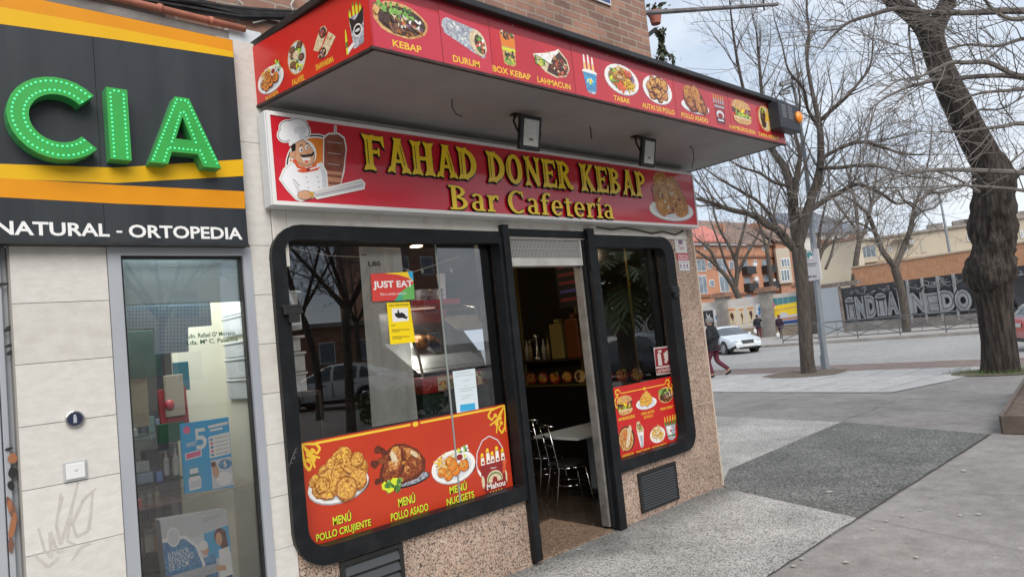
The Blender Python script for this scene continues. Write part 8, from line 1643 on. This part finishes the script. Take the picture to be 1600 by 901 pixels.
# ------------------------------------------------------------------ the street behind the photographer, seen in the window reflections
make_car('parked_car', 'silver saloon car parked across the forecourt, mirrored in the left shop window', (11.3,-17.2,gz(11.3)), R(-128), paint('silver_car_paint', (.50,.51,.53)), 'sedan', L=4.6)
make_car('parked_car', 'dark blue estate car mirrored in the right shop window', (20.2,-12.6,gz(20.2)), R(-100), paint('navy_car_paint', (.03,.04,.065)), 'hatch', L=4.5, Ht=1.6)
LEAFM = mat('hedge_leaf', (.035,.075,.02), (.07,.13,.035), scale=3, rough=.8)
def leafmass(m, c, r, n, s=.09):
    for _ in range(n):
        d = rv().normalized()*(tr.random()**.4); p = Vector(c)+Vector((d.x*r[0],d.y*r[1],d.z*r[2])); a = rv().normalized()*s; b = rv().normalized()*s; m.add([p-a,p+b,p+a,p-b],[(0,1,2,3)])
m = M()
for i in range(9): leafmass(m, (8.7+.22*i,-10.9+.05*i,.38), (.42,.45,.40), 150, .07)
tag(m.build('hedge', LEAFM), 'low clipped green hedge mirrored in the left shop window', 'hedge')
def plain_tree(x, y, h, label, lean=0.0, seed=1):
    global tr
    old = tr; tr = random.Random(seed); t = thing('bare_tree', label, 'tree', (x,y,gz(x))); m = M(); z0 = gz(x)-.05
    pts, rad = smooth_path([Vector((x,y,z0)),Vector((x+.05,y,1.2)),Vector((x-.05+lean*.5,y+.1,2.5)),Vector((x+lean,y,h*.42))],[.12,.10,.09,.08]); m.tube(pts, rad, 9); lim = []
    for k in range(5):
        a = k*1.26+tr.uniform(-.3,.3); p = pts[-1-(k % 2)]; q = smooth_path([p, p+Vector((math.cos(a)*.7,math.sin(a)*.7,.9)), p+Vector((math.cos(a)*1.5,math.sin(a)*1.5,2.1)), p+Vector((math.cos(a)*1.9,math.sin(a)*1.9,3.6))],[.06,.045,.03,.015]); m.tube(q[0], q[1], 6, cap=False); lim.append(q)
    m.build('trunk', BARK, t, smooth=True); c = M()
    for P, Rr in lim:
        for i in range(3, len(P), 2): grow(c, P[i], (P[i]-P[i-1]).normalized()+rv()*.5, 2.0, min(Rr[i]*.6,.022), 3, kids=4, minr=.009)
        grow(c, P[-1], P[-1]-P[-2], 1.6, .012, 3, kids=4, minr=.009)
    c.build('crown', TWIG, t); tr = old; return t
plain_tree(7.7,-10.0,6.5,'bare forked tree before the hedge, mirrored in the left shop window',.2,3); plain_tree(8.9,-13.9,7,'bare tree mirrored at the left side of the left shop window',-.3,8); plain_tree(14.0,-20.5,7,'bare tree standing behind the silver car, mirrored in the window',.1,5); plain_tree(4.7,-13.3,7,'bare tree mirrored in the pharmacy window',.2,14)
# palm
t = thing('palm_tree', 'palm tree with drooping fronds mirrored in the right shop window', 'tree', (15.6,-8.3,gz(15.6))); m = M(); P = [Vector((15.6,-8.3,gz(15.6)+.34*i)) for i in range(10)]; m.tube(P,[.26+.02*(i % 2) for i in range(10)],12); m.build('trunk', BARK, t)
m = M(); c0 = P[-1]
for k in range(44):
    a = k*2.4; el = tr.uniform(-.2,1.35); d = Vector((math.cos(a)*math.cos(el),math.sin(a)*math.cos(el),math.sin(el))); L = tr.uniform(1.8,2.6); p = c0; sd = d.cross(Vector((0,0,1))).normalized()
    for i in range(12):
        q = p+d*L/12; d = (d+Vector((0,0,-.13))).normalized(); wl_ = .42*math.sin(math.pi*(i+1)/13.5)+.05
        for s_ in (-1,1): m.add([p,q,q+sd*s_*wl_+d*.16+Vector((0,0,-.12)),p+(q-p)*.5+sd*s_*wl_+d*.12+Vector((0,0,-.12))],[(0,1,2),(0,2,3)]) if i % 1 == 0 else None
        p = q
m.build('crown', mat('palm_green', (.045,.075,.025), (.08,.11,.04), scale=3, rough=.6), t)
# buildings mirrored in the glass
def block(name, label, c, ux, w, h, dep, wallm, rows_, cols_, balc=False, lintel=None):
    t = thing(name, label, 'building', (c[0],c[1],ZG)); pl = Pl((c[0],c[1],0), ux); m = M(); m.pbox(pl,0,w,ZG-.2,h,-dep,0); m.build('wall', wallm, t); m = M()
    for j_ in range(rows_):
        for i_ in range(cols_):
            a = (i_+.5)*w/cols_; z = 1.2+j_*3.0; m2 = M(); m2.pbox(pl,a-.6,a+.6,z,z+1.5,0,.05); o = m2.build('window', WHF, t); m2 = M(); m2.pbox(pl,a-.52,a+.52,z+.08,z+1.42,.05,.07); m2.build('pane', DGL, o)
            if balc and i_ % 2 == 0: m2 = M(); m2.pbox(pl,a-1.5,a+1.5,z-1.1,z-.95,0,1.1); [m2.pbox(pl,a-1.45+q*.24,a-1.42+q*.24,z-.95,z,1.02,1.06) for q in range(13)]; m2.pbox(pl,a-1.5,a+1.5,z-.03,z+.03,1.0,1.08); m2.build('balcony', WHF, t)
    m = M(); m.pbox(pl,-.3,w+.3,h,h+.3,-dep-.3,.4); m.build('cornice', CONW, t)
FB2 = brick('reflected_brick',(1,0,0),(.34,.15,.085),(.27,.11,.07),(.34,.26,.2),bw=.5,bh=.15,ms=.02)
block('brick_house','low red brick row mirrored in the left window behind the silver car',(27,-40,0),(-1,0,0),17,3.7,8,FB2,1,6)
block('brick_apartment_block','red brick apartment tower mirrored beside the delivery sticker',(33.0,-40,0),(-1,0,0),4.6,11.5,8,FB2,3,2)
block('balcony_block','pale block of flats with white balconies mirrored in the pharmacy window',(12.6,-31,0),(-1,-.1,0),26,13,10,mat('ochre_render',(.74,.66,.48),(.66,.58,.42),scale=.5,rough=.9),4,8,True)
block('balcony_block','grey block of flats with balconies mirrored in the right window',(52,-14,0),(-.2,-.98,0),18,12,9,mat('grey_render',(.40,.40,.39),rough=.9),3,7,True)
block('brick_apartment_block','red brick flats far beyond the poster wall, left of the orange block',(84,70,0),(.35,-.94,0),16,13,10,FB2,4,5)
